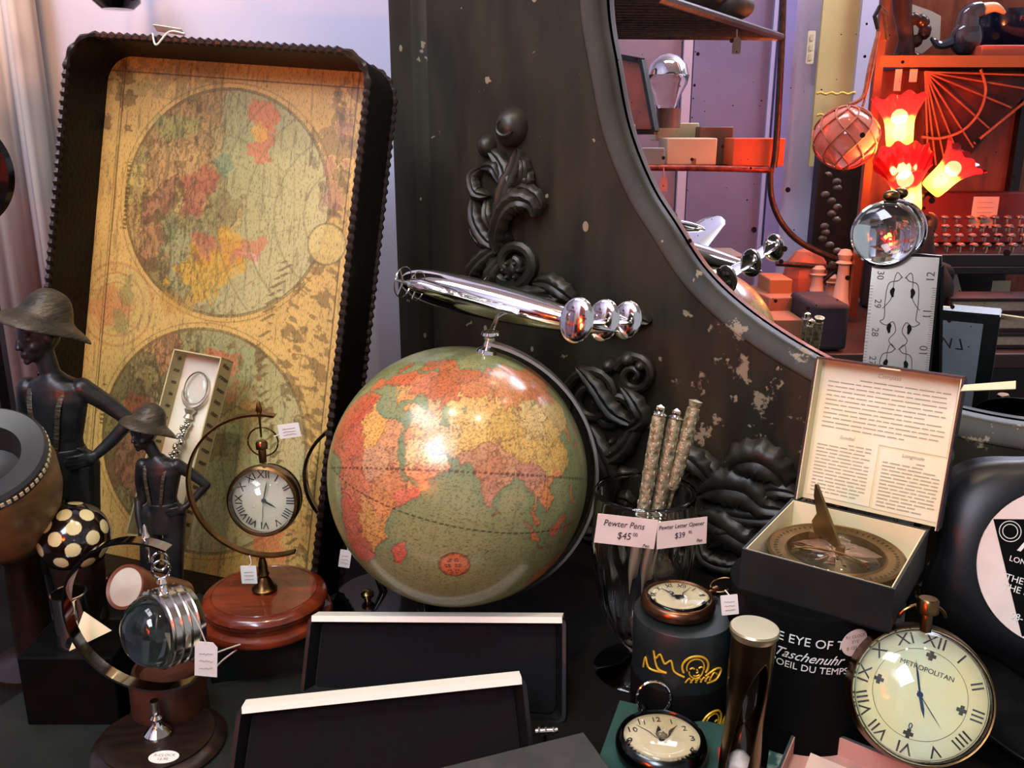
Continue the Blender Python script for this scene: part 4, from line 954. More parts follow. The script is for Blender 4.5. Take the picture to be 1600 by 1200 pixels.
b = MB().lathe([(0, .016), (.0013, .014), (.0016, .009), (.0035, .004), (.0022, .001), (.0028, -.002), (.0018, -.004), (.0016, -.02), (0, -.021)], 18, T(fp)); part('finial', b, CHROME, t, world=True)
st = G(256, 1183, .0185)
b = MB(); b.prism([(.0135 * math.cos(a), .0085 * math.sin(a)) for a in np.linspace(0, 2 * math.pi, 36, endpoint=False)], 0, .0004, T(st))
b.text('R-CLOCK', .0045, T(st) @ T(0, .002, .0005), 1, depth=.0001); b.text('12.95', .0045, T(st) @ T(0, -.003, .0005), 1, depth=.0001)
solo('oval_sticker', b, [PAPER, INKF], 'oval white price sticker on the black base of the lens stand', 'sticker', T(st), world=True)
# hanging double lens
lc = P(262, 978, SB3.y - .002); axd = Vector((-.62, -.70, .10)).normalized(); LM = T(lc) @ zto(axd); LR = .0345
t = thing('crystal_ball_watch', 'chrome drum with bulging crystal lens hanging from the steel arc', 'clock', T(lc))
b = MB(); pr = [(LR * .9, .014), (LR, .013)]
for k in range(4): z = .012 - k * .0078; pr += [(LR * 1.0, z), (LR * 1.03, z - .0012), (LR * 1.0, z - .0024)]
pr += [(LR * .9, -.02), (0, -.021)]; b.lathe(pr, 56, LM); part('drum', b, SILVER, t, world=True)
b = MB().lathe([(LR * .93 * math.cos(a), .013 + LR * .78 * math.sin(a)) for a in np.linspace(0, math.pi / 2, 16)] , 56, LM); b.lathe([(0, .0128), (LR * .93, .0128)], 56, LM); part('lens', b, LENS, t, world=True, fixn=True, weld=True)
b = MB().lathe([(0, .0120), (LR * .9, .0120)], 40, LM); part('dial', b, pm('teal_dial', '3c5a52', '15221f', 30, .2), t, world=True)
tp_ = lc + Vector((0, 0, LR))
b = MB().lathe([(0, -.001), (.005, 0), (.004, .004), (.0025, .006), (.005, .009), (.0035, .013), (0, .014)], 20, T(tp_))
for (r, dz, sx2) in ((.0085, .021, .8), (.0085, .029, .7)):
    b.tube([tp_ + Vector((sx2 * r * math.cos(a), .3 * r * math.cos(a), dz + r * math.sin(a))) for a in np.linspace(0, 2 * math.pi, 26, endpoint=False)], .0012, 8, closed=True)
part('crown_rings', b, CHROME, t, world=True)
tag_thing('large white notched tag hanging at the right of the crystal lens', P(322, 1030, SB3.y - .028), .0195, .034, kind='notch', roll=-6, top=P(290, 940, SB3.y - .032))

# tan tube with pale lens, leather drum, cup behind the stand
kc = P(196, 917, .775); kd = Vector((-.30, -.78, .55)).normalized(); KM = T(kc) @ zto(kd)
t = thing('spyglass', 'brown tube with a pale round end, lying behind the crystal lens', 'spyglass', T(kc))
copper = pm('brown_copper', '7c4a30', '5a3120', 20, .32, .3)
b = MB().lathe([(.0185, 0), (.0215, .001), (.022, -.003), (.021, -.012), (.019, -.02), (.018, -.05), (.016, -.085), (0, -.085)], 44, KM); part('tube', b, copper, t, world=True)
b = MB().lathe([(0, .0015), (.012, .001), (.0188, -.0005)], 40, KM); part('end_glass', b, pm('pearly_glass', 'b9b3a4', 'a59c8c', 30, .25), t, world=True)
dc = G(250, 1055, .06)
b = MB().lathe([(0, .0), (.034, 0), (.036, .003), (.035, .05), (.031, .06), (.028, .06), (.026, .052), (0, .05)], 48, T(dc.x, dc.y + .015, 0)); 
solo('leather_cup', b, pm('brown_leather', '45271a', '2e1810', 25, .4), 'dark brown leather cup behind the base of the lens stand', 'cup', T(dc.x, dc.y, 0.0), world=True)
ec = G(115, 1010, 0)
b = MB().lathe([(0, 0), (.016, 0), (.017, .003), (.0160, .006), (.0158, .052), (.0165, .053), (.0165, .055), (.0145, .055), (.014, .008), (0, .008)], 40)
solo('steel_beaker', b, CHROME, 'small polished steel beaker under the polka dot ball', 'beaker', T(P(113, 965, .765).x, .765, P(113, 965, .765).z - .028))
b = MB().box((0, 0, 0), (.09, .07, P(113, 965, .765).z - .028), T(P(113, 965, .765).x, .775, (P(113, 965, .765).z - .028) / 2)); solo('low_black_box', b, BLACK, 'low black box carrying the steel beaker at the far left', 'box', T(P(113, 965, .765).x, .77, 0), world=True, bevel=.002)
b = MB().prism([(-.02, -.014), (.022, -.006), (.0, .018)], 0, .0008, T(P(137, 985, .745)) @ RX(65) @ RZ(15)); solo('folded_card', b, CREAM, 'small folded cream card beside the steel beaker', 'card', T(P(137, 985, .745)), world=True)

# polka dot ball on a dark stand
pc = P(115, 838, .83); PR = .0350
nu, nv = 300, 170; b = MB().sphere((0, 0, 0), PR, nu, nv)
dots = []
for (x, y) in [(100, 804), (136, 804), (115, 825), (85, 843), (146, 840), (114, 860), (71, 822), (164, 822), (61, 860), (163, 862), (95, 880), (138, 880), (118, 785)]:
    d = ray(x, y).normalized(); ocv = CAM - pc; bq = ocv.dot(d); cq = ocv.dot(ocv) - PR * PR; di = bq * bq - cq
    s_ = -bq - math.sqrt(max(0, di)); dots.append((CAM + d * s_ - pc).normalized())
vn = np.array([[*v] for v in b.v]) / PR; col_ = np.tile(C3('140b09'), (len(vn), 1))
for d in dots: col_[vn @ np.array([*d]) > math.cos(R_(11.8))] = C3('d8cf98')
b.c = np.concatenate([col_, np.ones((len(vn), 1))], 1)
o = solo('polka_dot_ball', b, attr_mat('dotted_lacquer', .16, .5), 'shiny black ball with cream polka dots at the left', 'ball', T(pc))
b = MB().lathe([(0, 0), (.032, 0), (.033, .006), (.018, .014), (.012, .04), (.014, .07), (.022, .09), (.027, pc.z - .024), (.022, pc.z - .026), (0, pc.z - .035)], 40)
solo('turned_black_stand', b, DARKW, 'turned black wooden stand holding the polka dot ball', 'stand', T(pc.x, pc.y, 0))

# big wooden bowl at the left edge
bc = P(-38, 712, .78); BR = .0610
BM = T(bc) @ zto((.12, -.50, .86))
t = thing('wooden_bowl', 'mottled wooden bowl with black inside and a pale dotted band, at the left edge', 'bowl', T(bc.x, bc.y, 0))
b = MB().lathe([(BR * .99, -.014), (BR * 1.03, -.03), (BR * 1.0, -.06), (BR * .85, -.095), (BR * .62, -.125), (BR * .35, -.145), (0, -.15)], 64, BM); part('body', b, pm('mottled_wood', '8a6a42', '54401f', 16, .42, stretch=(1, 1, 2.5)), t, world=True)
b = MB().lathe([(0, -.04), (BR * .52, -.03), (BR * .62, -.002), (BR * .95, .001), (BR * 1.0, -.002), (BR * .99, -.014)], 64, BM); part('rim', b, pm('grey_black_rim', '222423', rough=.35), t, world=True)
b = MB()
for k in range(64):
    a = 2 * math.pi * k / 64; b.box((BR * 1.0, 0, -.008), (.0016, .0034, .0042), BM @ RZ(math.degrees(a)))
part('dot_band', b, CREAM, t, world=True)
bt = BM @ Vector((0, 0, -.145))
b = MB().lathe([(0, 0), (.045, 0), (.046, .006), (.02, .015), (.018, bt.z - .02), (.03, bt.z), (.02, bt.z + .004), (0, bt.z)], 32)
solo('bowl_stand', b, DARKW, 'dark stand under the mottled wooden bowl at the left edge', 'stand', T(bt.x, bt.y, 0))
# black disc at the left edge, dark lamp at the top left
dc_ = P(-62, 268, 1.05)
b = MB().lathe([(0, 0), (.060, 0), (.064, .004), (.060, .010), (0, .012)], 48, RX(90)); b.box((0, .02, -(dc_.z) / 2), (.012, .012, dc_.z - .0))
solo('black_disc', b, BLKLAC, 'black round disc on a post, just showing at the left edge', 'disc', T(dc_))
b = MB().lathe([(0, -.0), (.02, .001), (.03, .01), (.032, .03), (.028, .06), (.01, .07), (0, .07)], 32); b.tube([(0, 0, .06), (0, .02, .12), (0, .10, .14)], .006, 8)
wl = P(184, 16, 1.28); solo('wall_lamp', b, BLKLAC, 'dark blurred wall lamp at the top left above the map tray', 'lamp', T(wl.x, wl.y, wl.z))

# ------------------------------------------------------------------ velvet cases
def vcase(label, TL, TR, BR_, BL, lean, zb, w_edge):
    bl = G(*BL, zb); br = G(*BR_, zb); tl = P(TL[0], TL[1], bl.y + lean); tr = P(TR[0], TR[1], br.y + lean)
    X = ((br - bl) + (tr - tl)) / 2; Yv = ((tl - bl) + (tr - br)) / 2
    W = ortho(bl, br - bl, Yv); inv = W.inverted()
    pts = [inv @ p for p in (bl, br, tr, tl)]
    t = thing('velvet_case', label, 'case', W)
    def rpoly(ins, r):
        P4 = [Vector((p.x, p.y)) for p in pts]; c = sum(P4, Vector((0, 0))) / 4; P4 = [c + (p - c) * (1 - ins / ((p - c).length)) for p in P4]
        out = []
        for i in range(4):
            a, m, d = P4[i - 1], P4[i], P4[(i + 1) % 4]; u = (a - m).normalized(); v = (d - m).normalized()
            for k in range(7):
                s_ = k / 6; p0 = m + u * r; p1 = m; p2 = m + v * r; out.append(tuple((1 - s_) ** 2 * p0 + 2 * s_ * (1 - s_) * p1 + s_ * s_ * p2))
        return out
    o = rpoly(0, .008); i1 = rpoly(.004, .008); i2 = rpoly(.012, .012); n = len(o); b = MB(); Dp = .026
    rings = [[(x, y, -Dp) for x, y in o], [(x, y, 0) for x, y in o], [(x, y, 0) for x, y in i1], [(x, y, -.012) for x, y in i2]]
    for rg in rings: b.v += [Vector(v) for v in rg]
    for j in range(3):
        for i in range(n): b.f.append((j * n + i, j * n + (i + 1) % n, (j + 1) * n + (i + 1) % n, (j + 1) * n + i)); b.m.append(0)
    b.f.append(tuple(range(n))[::-1]); b.m.append(0)
    part('shell', b, pm('case_black', '050506', rough=.45), t, fixn=True)
    b = MB(); b.prism(i2, -.014, -.009); part('velvet_pad', b, VELVET, t, fixn=True, bevel=.002)
    b = MB(); a = Vector((pts[3].x + .004, pts[3].y, 0)); c = Vector((pts[2].x - .004, pts[2].y, 0)); d = (c - a).normalized(); nn = Vector((-d.y, d.x, 0))
    vs = [a + nn * .001 + Vector((0, 0, .001)), c + nn * .001 + Vector((0, 0, .001)), c + nn * .0025 + Vector((0, 0, -w_edge)), a + nn * .0025 + Vector((0, 0, -w_edge))]
    b.hexa(vs, -nn * .006); part('edge_strip', b, IVORY, t, fixn=True, label='pale ivory top edge')
    # closed lower half lying flat in front is hidden; a low hinge bar along the foot
    b = MB().tube([Vector((pts[0].x + .02, .003, -Dp - .002)), Vector((pts[1].x - .02, .003, -Dp - .002))], .003, 8); part('hinge', b, STEEL, t)
    return t
vcase('rear black velvet case standing open just below the globe', (484, 962), (884, 967), (884, 1130), (468, 1090), .035, 0.0, .020)
vcase('front black velvet case standing open at the bottom centre', (371, 1106), (822, 1060), (838, 1215), (352, 1250), .03, 0.0, .019)
hc = P(858, 1142, .68)
t = thing('pen_clip', 'small chrome clasp beside the right end of the front velvet case', 'clasp', T(hc))
b = MB().tube([Vector((-.012, 0, -.001)), Vector((.004, 0, 0)), Vector((.008, 0, .001))], [.0032, .0032, .0026], 14); part('barrel', b, CHROME, t)
b = MB(); [b.tube([Vector((x, .0035 * math.cos(a), .0035 * math.sin(a))) for a in np.linspace(0, 2 * math.pi, 16, endpoint=False)], .0011, 6, closed=True) for x in (-.009, -.003, .004)]; part('ring', b, SILVER, t)
b = MB().tube([Vector((-.004, 0, -.003)), Vector((-.004, 0, -hc.z + .001))], .002, 8); part('post', b, STEEL, t)
# dark box lid at the very bottom
z = .052; c4 = [G(912, 1143, z), G(975, 1230, z), G(760, 1330, z), G(668, 1204, z)]
b = MB().hexa([Vector((p.x, p.y, 0)) for p in c4], (0, 0, z)); solo('grey_box', b, pm('grey_card', '2b2d2c', '343533', 50, .55), 'plain dark grey box at the bottom edge right of the velvet cases', 'box', T(c4[0].x, c4[0].y, 0), world=True, bevel=.0012, fixn=True)

# ------------------------------------------------------------------ glass goblet with pens
gy = .842; gx = P(1009, 765, gy).x
rimz = P(1009, 768, gy).z; GH = rimz; GRr = .0515
t = thing('glass_goblet', 'ribbed clear glass goblet holding pens, right of the globe', 'goblet', T(gx, gy, 0))
out_ = [(0, 0), (.046, 0), (.0475, .002), (.044, .005), (.02, .010), (.010, .017), (.011, .025), (.022, .038), (.036, .06), (.046, .09), (.0515, .13), (.0528, GH * .75), (GRr, GH - .003), (GRr - .001, GH)]
inn_ = [(GRr - .004, GH), (GRr - .005, GH - .004), (.0468, GH * .75), (.0455, .13), (.040, .09), (.030, .062), (.018, .045), (.006, .036), (0, .035)]
b = MB(); n = 96; vs = []
op = smooth_path([(r, 0, z) for r, z in out_[6:]], 4); opp = out_[:6] + [(p.x, p.z) for p in op]; ipp = smooth_path([(r, 0, z) for r, z in inn_], 4); allp = opp + [(p.x, p.z) for p in ipp]
for j, (r, z) in enumerate(allp):
    amp = .0016 * max(0, min(1, (z - .03) / .03)) * max(0, min(1, (GH * .72 - z) / .03)) if j < len(opp) else 0
    for k in range(n): a = 2 * math.pi * k / n; q_ = r - amp * (1 - abs(math.cos(a * 12))); vs.append((max(0, q_) * math.cos(a), max(0, q_) * math.sin(a), z))
fs = [(j * n + i, j * n + (i + 1) % n, (j + 1) * n + (i + 1) % n, (j + 1) * n + i) for j in range(len(allp) - 1) for i in range(n)]
b.add(vs, fs); part('bowl_and_foot', b, GLASS, t, fixn=True, weld=True)
def pen(label, tx, ty, bx_, by_, Yt, Yb, grp):
    tpt = P(tx, ty, Yt); bpt = P(bx_, by_, Yb); ln = (tpt - bpt).length; M = T(bpt) @ zto(tpt - bpt)
    t = thing('pewter_pen', label, 'pen', M, grp)
    r = .0066
    b = MB().lathe([(0, 0), (.0012, 0), (.0022, .006), (.0052, .022), (.0056, .04), (.0058, ln * .40), (r, ln * .405)], 20); part('lower_barrel', b, PEWTERS, t)
    b = MB().lathe([(r, ln * .40), (r * .95, ln * .5), (r * 1.02, ln * .7), (r * 1.02, ln * .93), (r * .9, ln * .945)], 24); part('engraved_barrel', b, PEWTER, t)
    b = MB()
    for zz in (ln * .40, ln * .415, ln * .43, ln * .95): part('ring', MB().lathe([(r * .9, zz - .0016), (r * 1.2, zz), (r * .9, zz + .0016)], 24), SILVER, t)
    b.lathe([(r * .6, ln * .945), (r * .72, ln * .955), (r * .6, ln * .965), (r * .72, ln * .975), (r * .66, ln * .99), (0, ln)], 24); part('finial', b, SILVER, t)
    b = MB()
    for k in range(40):
        a = k * 2.4; zz = ln * (.45 + .47 * k / 40); b.sphere((r * .98 * math.cos(a), r * .98 * math.sin(a), zz), (.0008, .0008, .0026), 8, 6)
    part('relief', b, PEWTERS, t)
pen('left pewter pen with engraved barrel standing in the goblet', 1033, 632, 983, 925, .850, .830, 'pewter pens in the goblet')
pen('second pewter pen, middle one of the three sticks in the goblet', 1058, 638, 1000, 925, .858, .835, 'pewter pens in the goblet')
tpt = P(1088, 624, .862); bpt = P(1012, 900, .838); ln = (tpt - bpt).length; M = T(bpt) @ zto(tpt - bpt)
t = thing('letter_opener', 'pewter letter opener with a shiny blade, rightmost stick in the goblet', 'letter opener', M)
b = MB().lathe([(.005, ln * .5), (.0068, ln * .52), (.0072, ln * .6), (.0075, ln * .8), (.0065, ln * .95), (.0052, ln * .955), (.0072, ln * .99), (0, ln)], 24)
for k in range(44): a = k * 2.4; zz = ln * (.53 + .40 * k / 44); b.sphere((.0072 * math.cos(a), .0072 * math.sin(a), zz), (.0008, .0008, .0024), 8, 6)
part('handle', b, PEWTER, t)
b = MB().prism([(-.0055, 0), (0, -.0), (.0055, .0), (.0058, ln * .5), (-.0058, ln * .5)], -.0006, .0006, RX(90)); b.prism([(-.0055, 0), (.0, -.012), (.0055, 0)], -.0006, .0006, RX(90)); part('blade', b, CHROME, t)
def card(label, cs, Y, lines, nm='price_card'):
    q = [P(c[0], c[1], Y + (c[2] if len(c) > 2 else 0)) for c in cs]; W = ortho(q[3], q[2] - q[3], q[0] - q[3]); w_ = ((q[2] - q[3]).length + (q[1] - q[0]).length) / 2; h_ = ((q[0] - q[3]).length + (q[1] - q[2]).length) / 2
    t = thing(nm, label, 'label', W); b = MB(); inv = W.inverted(); b.box((w_ / 2, h_ / 2, .0003), (w_, h_, .0006)); part('card', b, PINKP, t, fixn=True)
    b = MB()
    for (s_, u, v, sz, sh) in lines: b.text(s_, sz * h_, T(u * w_, v * h_, .0009), depth=.0001, shear=sh, sx=.85)
    part('handwriting', b, INK, t)
card('handwritten price card for pewter pens, taped left on the goblet', [(927, 803, .0), (1018, 812, -.003), (1025, 858, -.003), (928, 847, .0)], gy - .054, [('Pewter Pens', .45, .72, .30, .2), ('$45', .48, .33, .34, .1), ('00', .66, .42, .18, 0), ('Pen', .86, .08, .17, .2)])
card('handwritten price card for pewter letter openers, taped right on the goblet', [(1019, 817, -.004), (1101, 809, .008), (1100, 849, .008), (1026, 858, -.004)], gy - .055, [('Pewter Letter Opener', .48, .78, .22, .2), ('$39', .45, .42, .30, .1), ('95', .66, .50, .16, 0), ('Pen', .85, .15, .17, .2)])

# ------------------------------------------------------------------ round boxes with gold print and watches
rc = G(1068, 955, .118); RR = .0465
def round_box(label, z0, z1, sxs, off=0):
    t = thing('round_box', label, 'box', T(rc.x, rc.y, z0)); h = z1 - z0
    b = MB().lathe([(0, 0), (RR, 0), (RR, h * .55), (RR * 1.015, h * .55), (RR * 1.015, h - .001), (RR * 1.0, h), (0, h)], 64); part('drum', b, BOXG if z0 > 0 else BLACK, t)
    b = MB(); SC = .00057
    def pt(x, y): # picture-like drawing coordinates around the front of the drum
        a = -math.pi / 2 + (x - 1068) * SC / RR; return Vector((RR * 1.018 * math.cos(a), RR * 1.018 * math.sin(a), h * .5 - (y - 1032) * SC + off))
    def st(pts, r=.00075): b.tube(smooth_path([pt(*p) for p in pts], 5), r, 6)
    circ = lambda cx_, cy_, rx, ry, a0=0, a1=360: [(cx_ + rx * math.cos(R_(a)), cy_ + ry * math.sin(R_(a))) for a in np.linspace(a0, a1, 14)]
    for p in sxs: 
        ox, oy = p
        st(circ(1075 + ox, 1030 + oy, 21, 20, 150, 395), .0011); st(circ(1075 + ox, 1031 + oy, 14, 16, 160, 380)); st(circ(1076 + ox, 1038 + oy, 11, 12, 0, 180))
        st([(1066 + ox, 1033 + oy), (1070 + ox, 1031 + oy), (1073 + ox, 1033 + oy)]); st([(1080 + ox, 1032 + oy), (1084 + ox, 1030 + oy), (1087 + ox, 1032 + oy)]); st([(1077 + ox, 1034 + oy), (1079 + ox, 1039 + oy), (1076 + ox, 1040 + oy)]); st([(1072 + ox, 1045 + oy), (1077 + ox, 1046 + oy), (1082 + ox, 1044 + oy)])
        st([(1058 + ox, 1048 + oy), (1042 + ox, 1040 + oy), (1036 + ox, 1022 + oy), (1026 + ox, 1030 + oy), (1018 + ox, 1016 + oy), (1010 + ox, 1026 + oy), (1006 + ox, 1014 + oy), (1014 + ox, 1042 + oy), (1030 + ox, 1046 + oy)], .001)
        st([(1030 + ox, 1046 + oy), (1000 + ox, 1050 + oy), (990 + ox, 1034 + oy), (986 + ox, 1054 + oy)], .001)
        for k in range(5): st([(1060 + ox + k * 8, 1058 + oy), (1066 + ox + k * 8, 1050 + oy), (1070 + ox + k * 8, 1058 + oy)])
        st([(1092 + ox, 1048 + oy), (1112 + ox, 1040 + oy), (1124 + ox, 1046 + oy), (1114 + ox, 1060 + oy), (1096 + ox, 1062 + oy)], .001); st([(1100 + ox, 1058 + oy), (1108 + ox, 1046 + oy), (1116 + ox, 1052 + oy)])
    part('gold_figure', b, GOLD, t, label='gold line drawing of a winged child'); return t
round_box('upper dark green round box with gold winged figure, the pocket watch lying on it', .058, .118, [(0, 0)], off=-.001)
round_box('lower black round box under the one with the pocket watch', 0, .058, [(38, -2)], off=-.006)
pw = G(1060, 932, .131)
def flat_watch(label, c, R, th, dialm, casem, kind, tilt, h1, h2, h3, crown_a, tagpt=None):
    t = thing('pocket_watch', label, 'watch', T(c.x, c.y, c.z - th))
    b = MB().lathe([(0, 0), (R * .8, 0), (R * .97, th * .25), (R * 1.0, th * .5), (R * .99, th * .75), (R * .93, th * 1.0), (R * .86, th * 1.08), (R * .82, th * .98), (R * .82, th * .8)], 64); part('case', b, casem, t)
    b = MB().lathe([(0, th * .84), (R * .83, th * .84)], 56); part('dial', b, dialm, t)
    b = MB(); M = T(0, 0, th * .84)
    numerals(b, R * .66, R * (.20 if kind == 'roman' else .22), M, kind, tilt, z=.0003)
    hand(b, R * .4, R * .05, h1, M); hand(b, R * .6, R * .04, h2, M); hand(b, R * .66, R * .014, h3, M); b.lathe([(0, .002), (R * .06, .0018), (R * .06, 0)], 16, M); part('numerals_and_hands', b, INK, t)
    b = MB().lathe([(R * .83, th * .98), (R * .6, th * 1.10), (R * .3, th * 1.17), (0, th * 1.19)], 48); part('crystal', b, THING, t).modifiers.new('thick', 'SOLIDIFY').thickness = .0006
    cd_ = Vector((math.cos(R_(crown_a)), math.sin(R_(crown_a)), 0))
    b = MB().tube([cd_ * R * .97 + Vector((0, 0, th * .5)), cd_ * (R + .006) + Vector((0, 0, th * .55))], .0028, 12); b.tube([cd_ * (R + .006) + Vector((0, 0, th * .55)), cd_ * (R + .012) + Vector((0, 0, th * .6))], .0048, 14); part('crown', b, casem, t)
    return t, cd_
t, cdw = flat_watch('bronze pocket watch with roman numerals lying on the round gold-figure box', pw, .0355, .013, DIALM, pm('copper_bronze', '6e4c34', '4a3224', 30, .28, .9), 'roman', -18, 28, 38, -40, 28)
b = MB().tube([Vector((.047, .022, .012)) + Vector((.011 * math.cos(a), .002 + .009 * math.sin(a), .004 * math.sin(a + 1))) for a in np.linspace(0, 2 * math.pi, 26, endpoint=False)], .0011, 8, closed=True); part('bow', b, BRASS, t)
tag_thing('pale green-white tag hanging at the right of the bronze pocket watch', P(1140, 945, rc.y - .035), .0155, .0185, roll=6, tilt=-10, top=P(1133, 922, rc.y - .02))
# lower watch on a green book
z = .03; c4 = [G(968, 1093, z), G(1142, 1135, z), G(1120, 1260, z), G(915, 1240, z)]
t = thing('green_book', 'dark green cloth book under the silver alarm-style watch', 'book', T(c4[3].x, c4[3].y, 0))
b = MB().hexa([Vector((p.x, p.y, 0)) for p in c4], (0, 0, z)); part('cover', b, pm('green_cloth', '1c3a34', '24463e', 60, .6), t, world=True, bevel=.001, fixn=True)
b = MB(); e = (c4[1] - c4[2]) * .04; b.box((0, 0, 0), (.0035, .030, .001), T(c4[1].lerp(c4[2], .45) + Vector((-.004, 0, .0006))) @ RZ(-12)); part('red_stripe', b, pm('red_print', 'b32a2e', rough=.5), t, world=True)
lw = G(1034, 1150, .052)
t, _ = flat_watch('round watch with arabic numerals and steel rim, lying on the green book', lw, .0400, .022, DIALM, pm('grey_steel_case', '4a4f4e', '2a2d2c', 20, .2, 1), 'arabic', 2, 2, -44, 48, 100)
b = MB().tube([Vector((-.000 + .0155 * math.cos(a), .048 + .003 * math.sin(a), .026 + .0155 * math.sin(a))) for a in np.linspace(0, 2 * math.pi, 34, endpoint=False)], .0012, 8, closed=True); part('bow', b, CHROME, t)

# brass tube hourglass
ht_ = P(1179, 985, .625); HB = P(1163, 1330, .605)
t = thing('brass_hourglass', 'hourglass in a twisted brass tube with an open window and white sand', 'hourglass', T(HB.x, HB.y, 0))
hb = Vector((ht_.x - .006, ht_.y - .004, 0)); ax_h = (ht_ - hb); hl = ax_h.length; HM = T(hb) @ zto(ax_h, (0, 1, 0)); HR = .0165
b = MB(); n = 96; nz = 120; vs = []; fs = []
for j in range(nz + 1):      # twisted tube with a slanted spindle-shaped window facing the viewer
    z = hl * j / nz; zz = (z - hl * .52) / (hl * .36)
    half = .75 * (1 - zz * zz) ** .7 * (.8 + .4 * zz * zz) if abs(zz) < 1 else 0.0
    ctr = R_(-100) + .55 * max(-1, min(1, zz))
    for k in range(n + 1):
        a = ctr + half + (2 * math.pi - 2 * half) * k / n; r = HR * (1 - .10 * math.exp(-((z - hl * .55) / (hl * .16)) ** 2)) * (1 + .05 * (z / hl)); vs.append((r * math.cos(a), r * math.sin(a), z))
fs = [(j * (n + 1) + k, j * (n + 1) + k + 1, (j + 1) * (n + 1) + k + 1, (j + 1) * (n + 1) + k) for j in range(nz) for k in range(n)]
b.add(vs, fs, M=HM); part('tube', b, pm('dark_brass', '6b5638', '48392a', 25, .3, 1), t, world=True, weld=True).modifiers.new('thick', 'SOLIDIFY').thickness = .0014
b = MB().lathe([(0, hl + .003), (HR * 1.12, hl + .003), (HR * 1.18, hl + .0015), (HR * 1.15, hl - .002), (HR * 1.0, hl - .006)], 56, HM); part('cap', b, pm('pale_brass', 'a39a76', 'b3aa86', 12, .32, .8), t, world=True)
b = MB().lathe([(HR * .98, .0), (HR * 1.18, .0), (HR * 1.15, .004), (HR * .98, .006)], 48, HM); part('foot_ring', b, BRASS, t, world=True)
b = MB().lathe([(0, hl * .2), (HR * .7, hl * .22), (HR * .72, hl * .40), (HR * .5, hl * .47), (.0015, hl * .53), (HR * .5, hl * .59), (HR * .72, hl * .66), (HR * .7, hl * .82), (0, hl * .84)], 36, HM); part('glass', b, THING, t, world=True).modifiers.new('thick', 'SOLIDIFY').thickness = .0008
b = MB().lathe([(0, hl * .22), (HR * .6, hl * .225), (HR * .62, hl * .34), (HR * .3, hl * .375), (0, hl * .385)], 32, HM); part('sand', b, pm('white_sand', 'd9d6cc', 'c6c2b6', 200, .9), t, world=True)

# eye of time drum
ec_ = Vector((.272, .742, 0)); ER = .069
t = thing('eye_of_time_box', 'black round box printed THE EYE OF TIME, under the sundial box', 'box', T(ec_))
b = MB().lathe([(0, 0), (ER, 0), (ER, .045), (ER * 1.012, .045), (ER * 1.012, .157), (ER, .159), (0, .159)], 80); part('drum', b, BLACK, t)
b = MB()
def wrap_text(b, s_, size, ang0, z, R, tilt=0, shear=0, sx=1):
    m = MB(); m.text(s_, size, None, depth=.0001, shear=shear, sx=sx)
    for i, v in enumerate(m.v):
        x, y = v.x * math.cos(R_(tilt)) - v.y * math.sin(R_(tilt)), v.x * math.sin(R_(tilt)) + v.y * math.cos(R_(tilt)); a = R_(ang0) + x / R; m.v[i] = Vector(((R + v.z) * math.cos(a), (R + v.z) * math.sin(a), z + y))
    b.add(m.v, m.f)
def cyl_hit(x, y, c, R):
    d = ray(x, y); a = d.x ** 2 + d.y ** 2; px, py = CAM.x - c.x, CAM.y - c.y; bb = px * d.x + py * d.y; cc = px * px + py * py - R * R; s_ = (-bb - math.sqrt(bb * bb - a * cc)) / a; p = CAM + d * s_; return math.degrees(math.atan2(p.y - c.y, p.x - c.x)), p.z
for (s_, x, y, sz, sh) in [('THE EYE OF TIME', 1270, 1006, .0118, 0), ('Taschenuhr', 1262, 1029, .0125, .5), ("L'OEIL DU TEMPS", 1264, 1046, .0090, 0)]:
    a, z = cyl_hit(x, y, ec_, ER * 1.014); wrap_text(b, s_, sz, a, z, ER * 1.016, -3, sh)
part('lettering', b, PAPER, t)
a, z = cyl_hit(1336, 1004, ec_, ER * 1.014)
b = MB(); ring = [Vector(((ER * 1.018) * math.cos(R_(a) + .0130 * math.cos(q) / ER), (ER * 1.018) * math.sin(R_(a) + .0130 * math.cos(q) / ER), z + .0130 * math.sin(q))) for q in np.linspace(0, 2 * math.pi, 32, endpoint=False)]
ring = ring + [Vector(((ER * 1.018) * math.cos(R_(a) + .0130 * f_ * math.cos(q) / ER), (ER * 1.018) * math.sin(R_(a) + .0130 * f_ * math.cos(q) / ER), z + .0130 * f_ * math.sin(q))) for f_ in (.66, .33) for q in np.linspace(0, 2 * math.pi, 32, endpoint=False)]
b.add(ring, [(k + 32 * j, (k + 1) % 32 + 32 * j, (k + 1) % 32 + 32 * (j + 1), k + 32 * (j + 1)) for j in (0, 1) for k in range(32)] + [tuple(64 + k for k in range(32))]); ps = part('price_sticker', b, PINKP, t, label='round pink price sticker'); 
b = MB(); wrap_text(b, 'R1 CLOCK', .0042, a, z + .006, ER * 1.0195); wrap_text(b, 'EYE', .0042, a, z + .001, ER * 1.0195); wrap_text(b, '$ 125.00', .0045, a, z - .005, ER * 1.0195); part('price', b, INKF, ps)

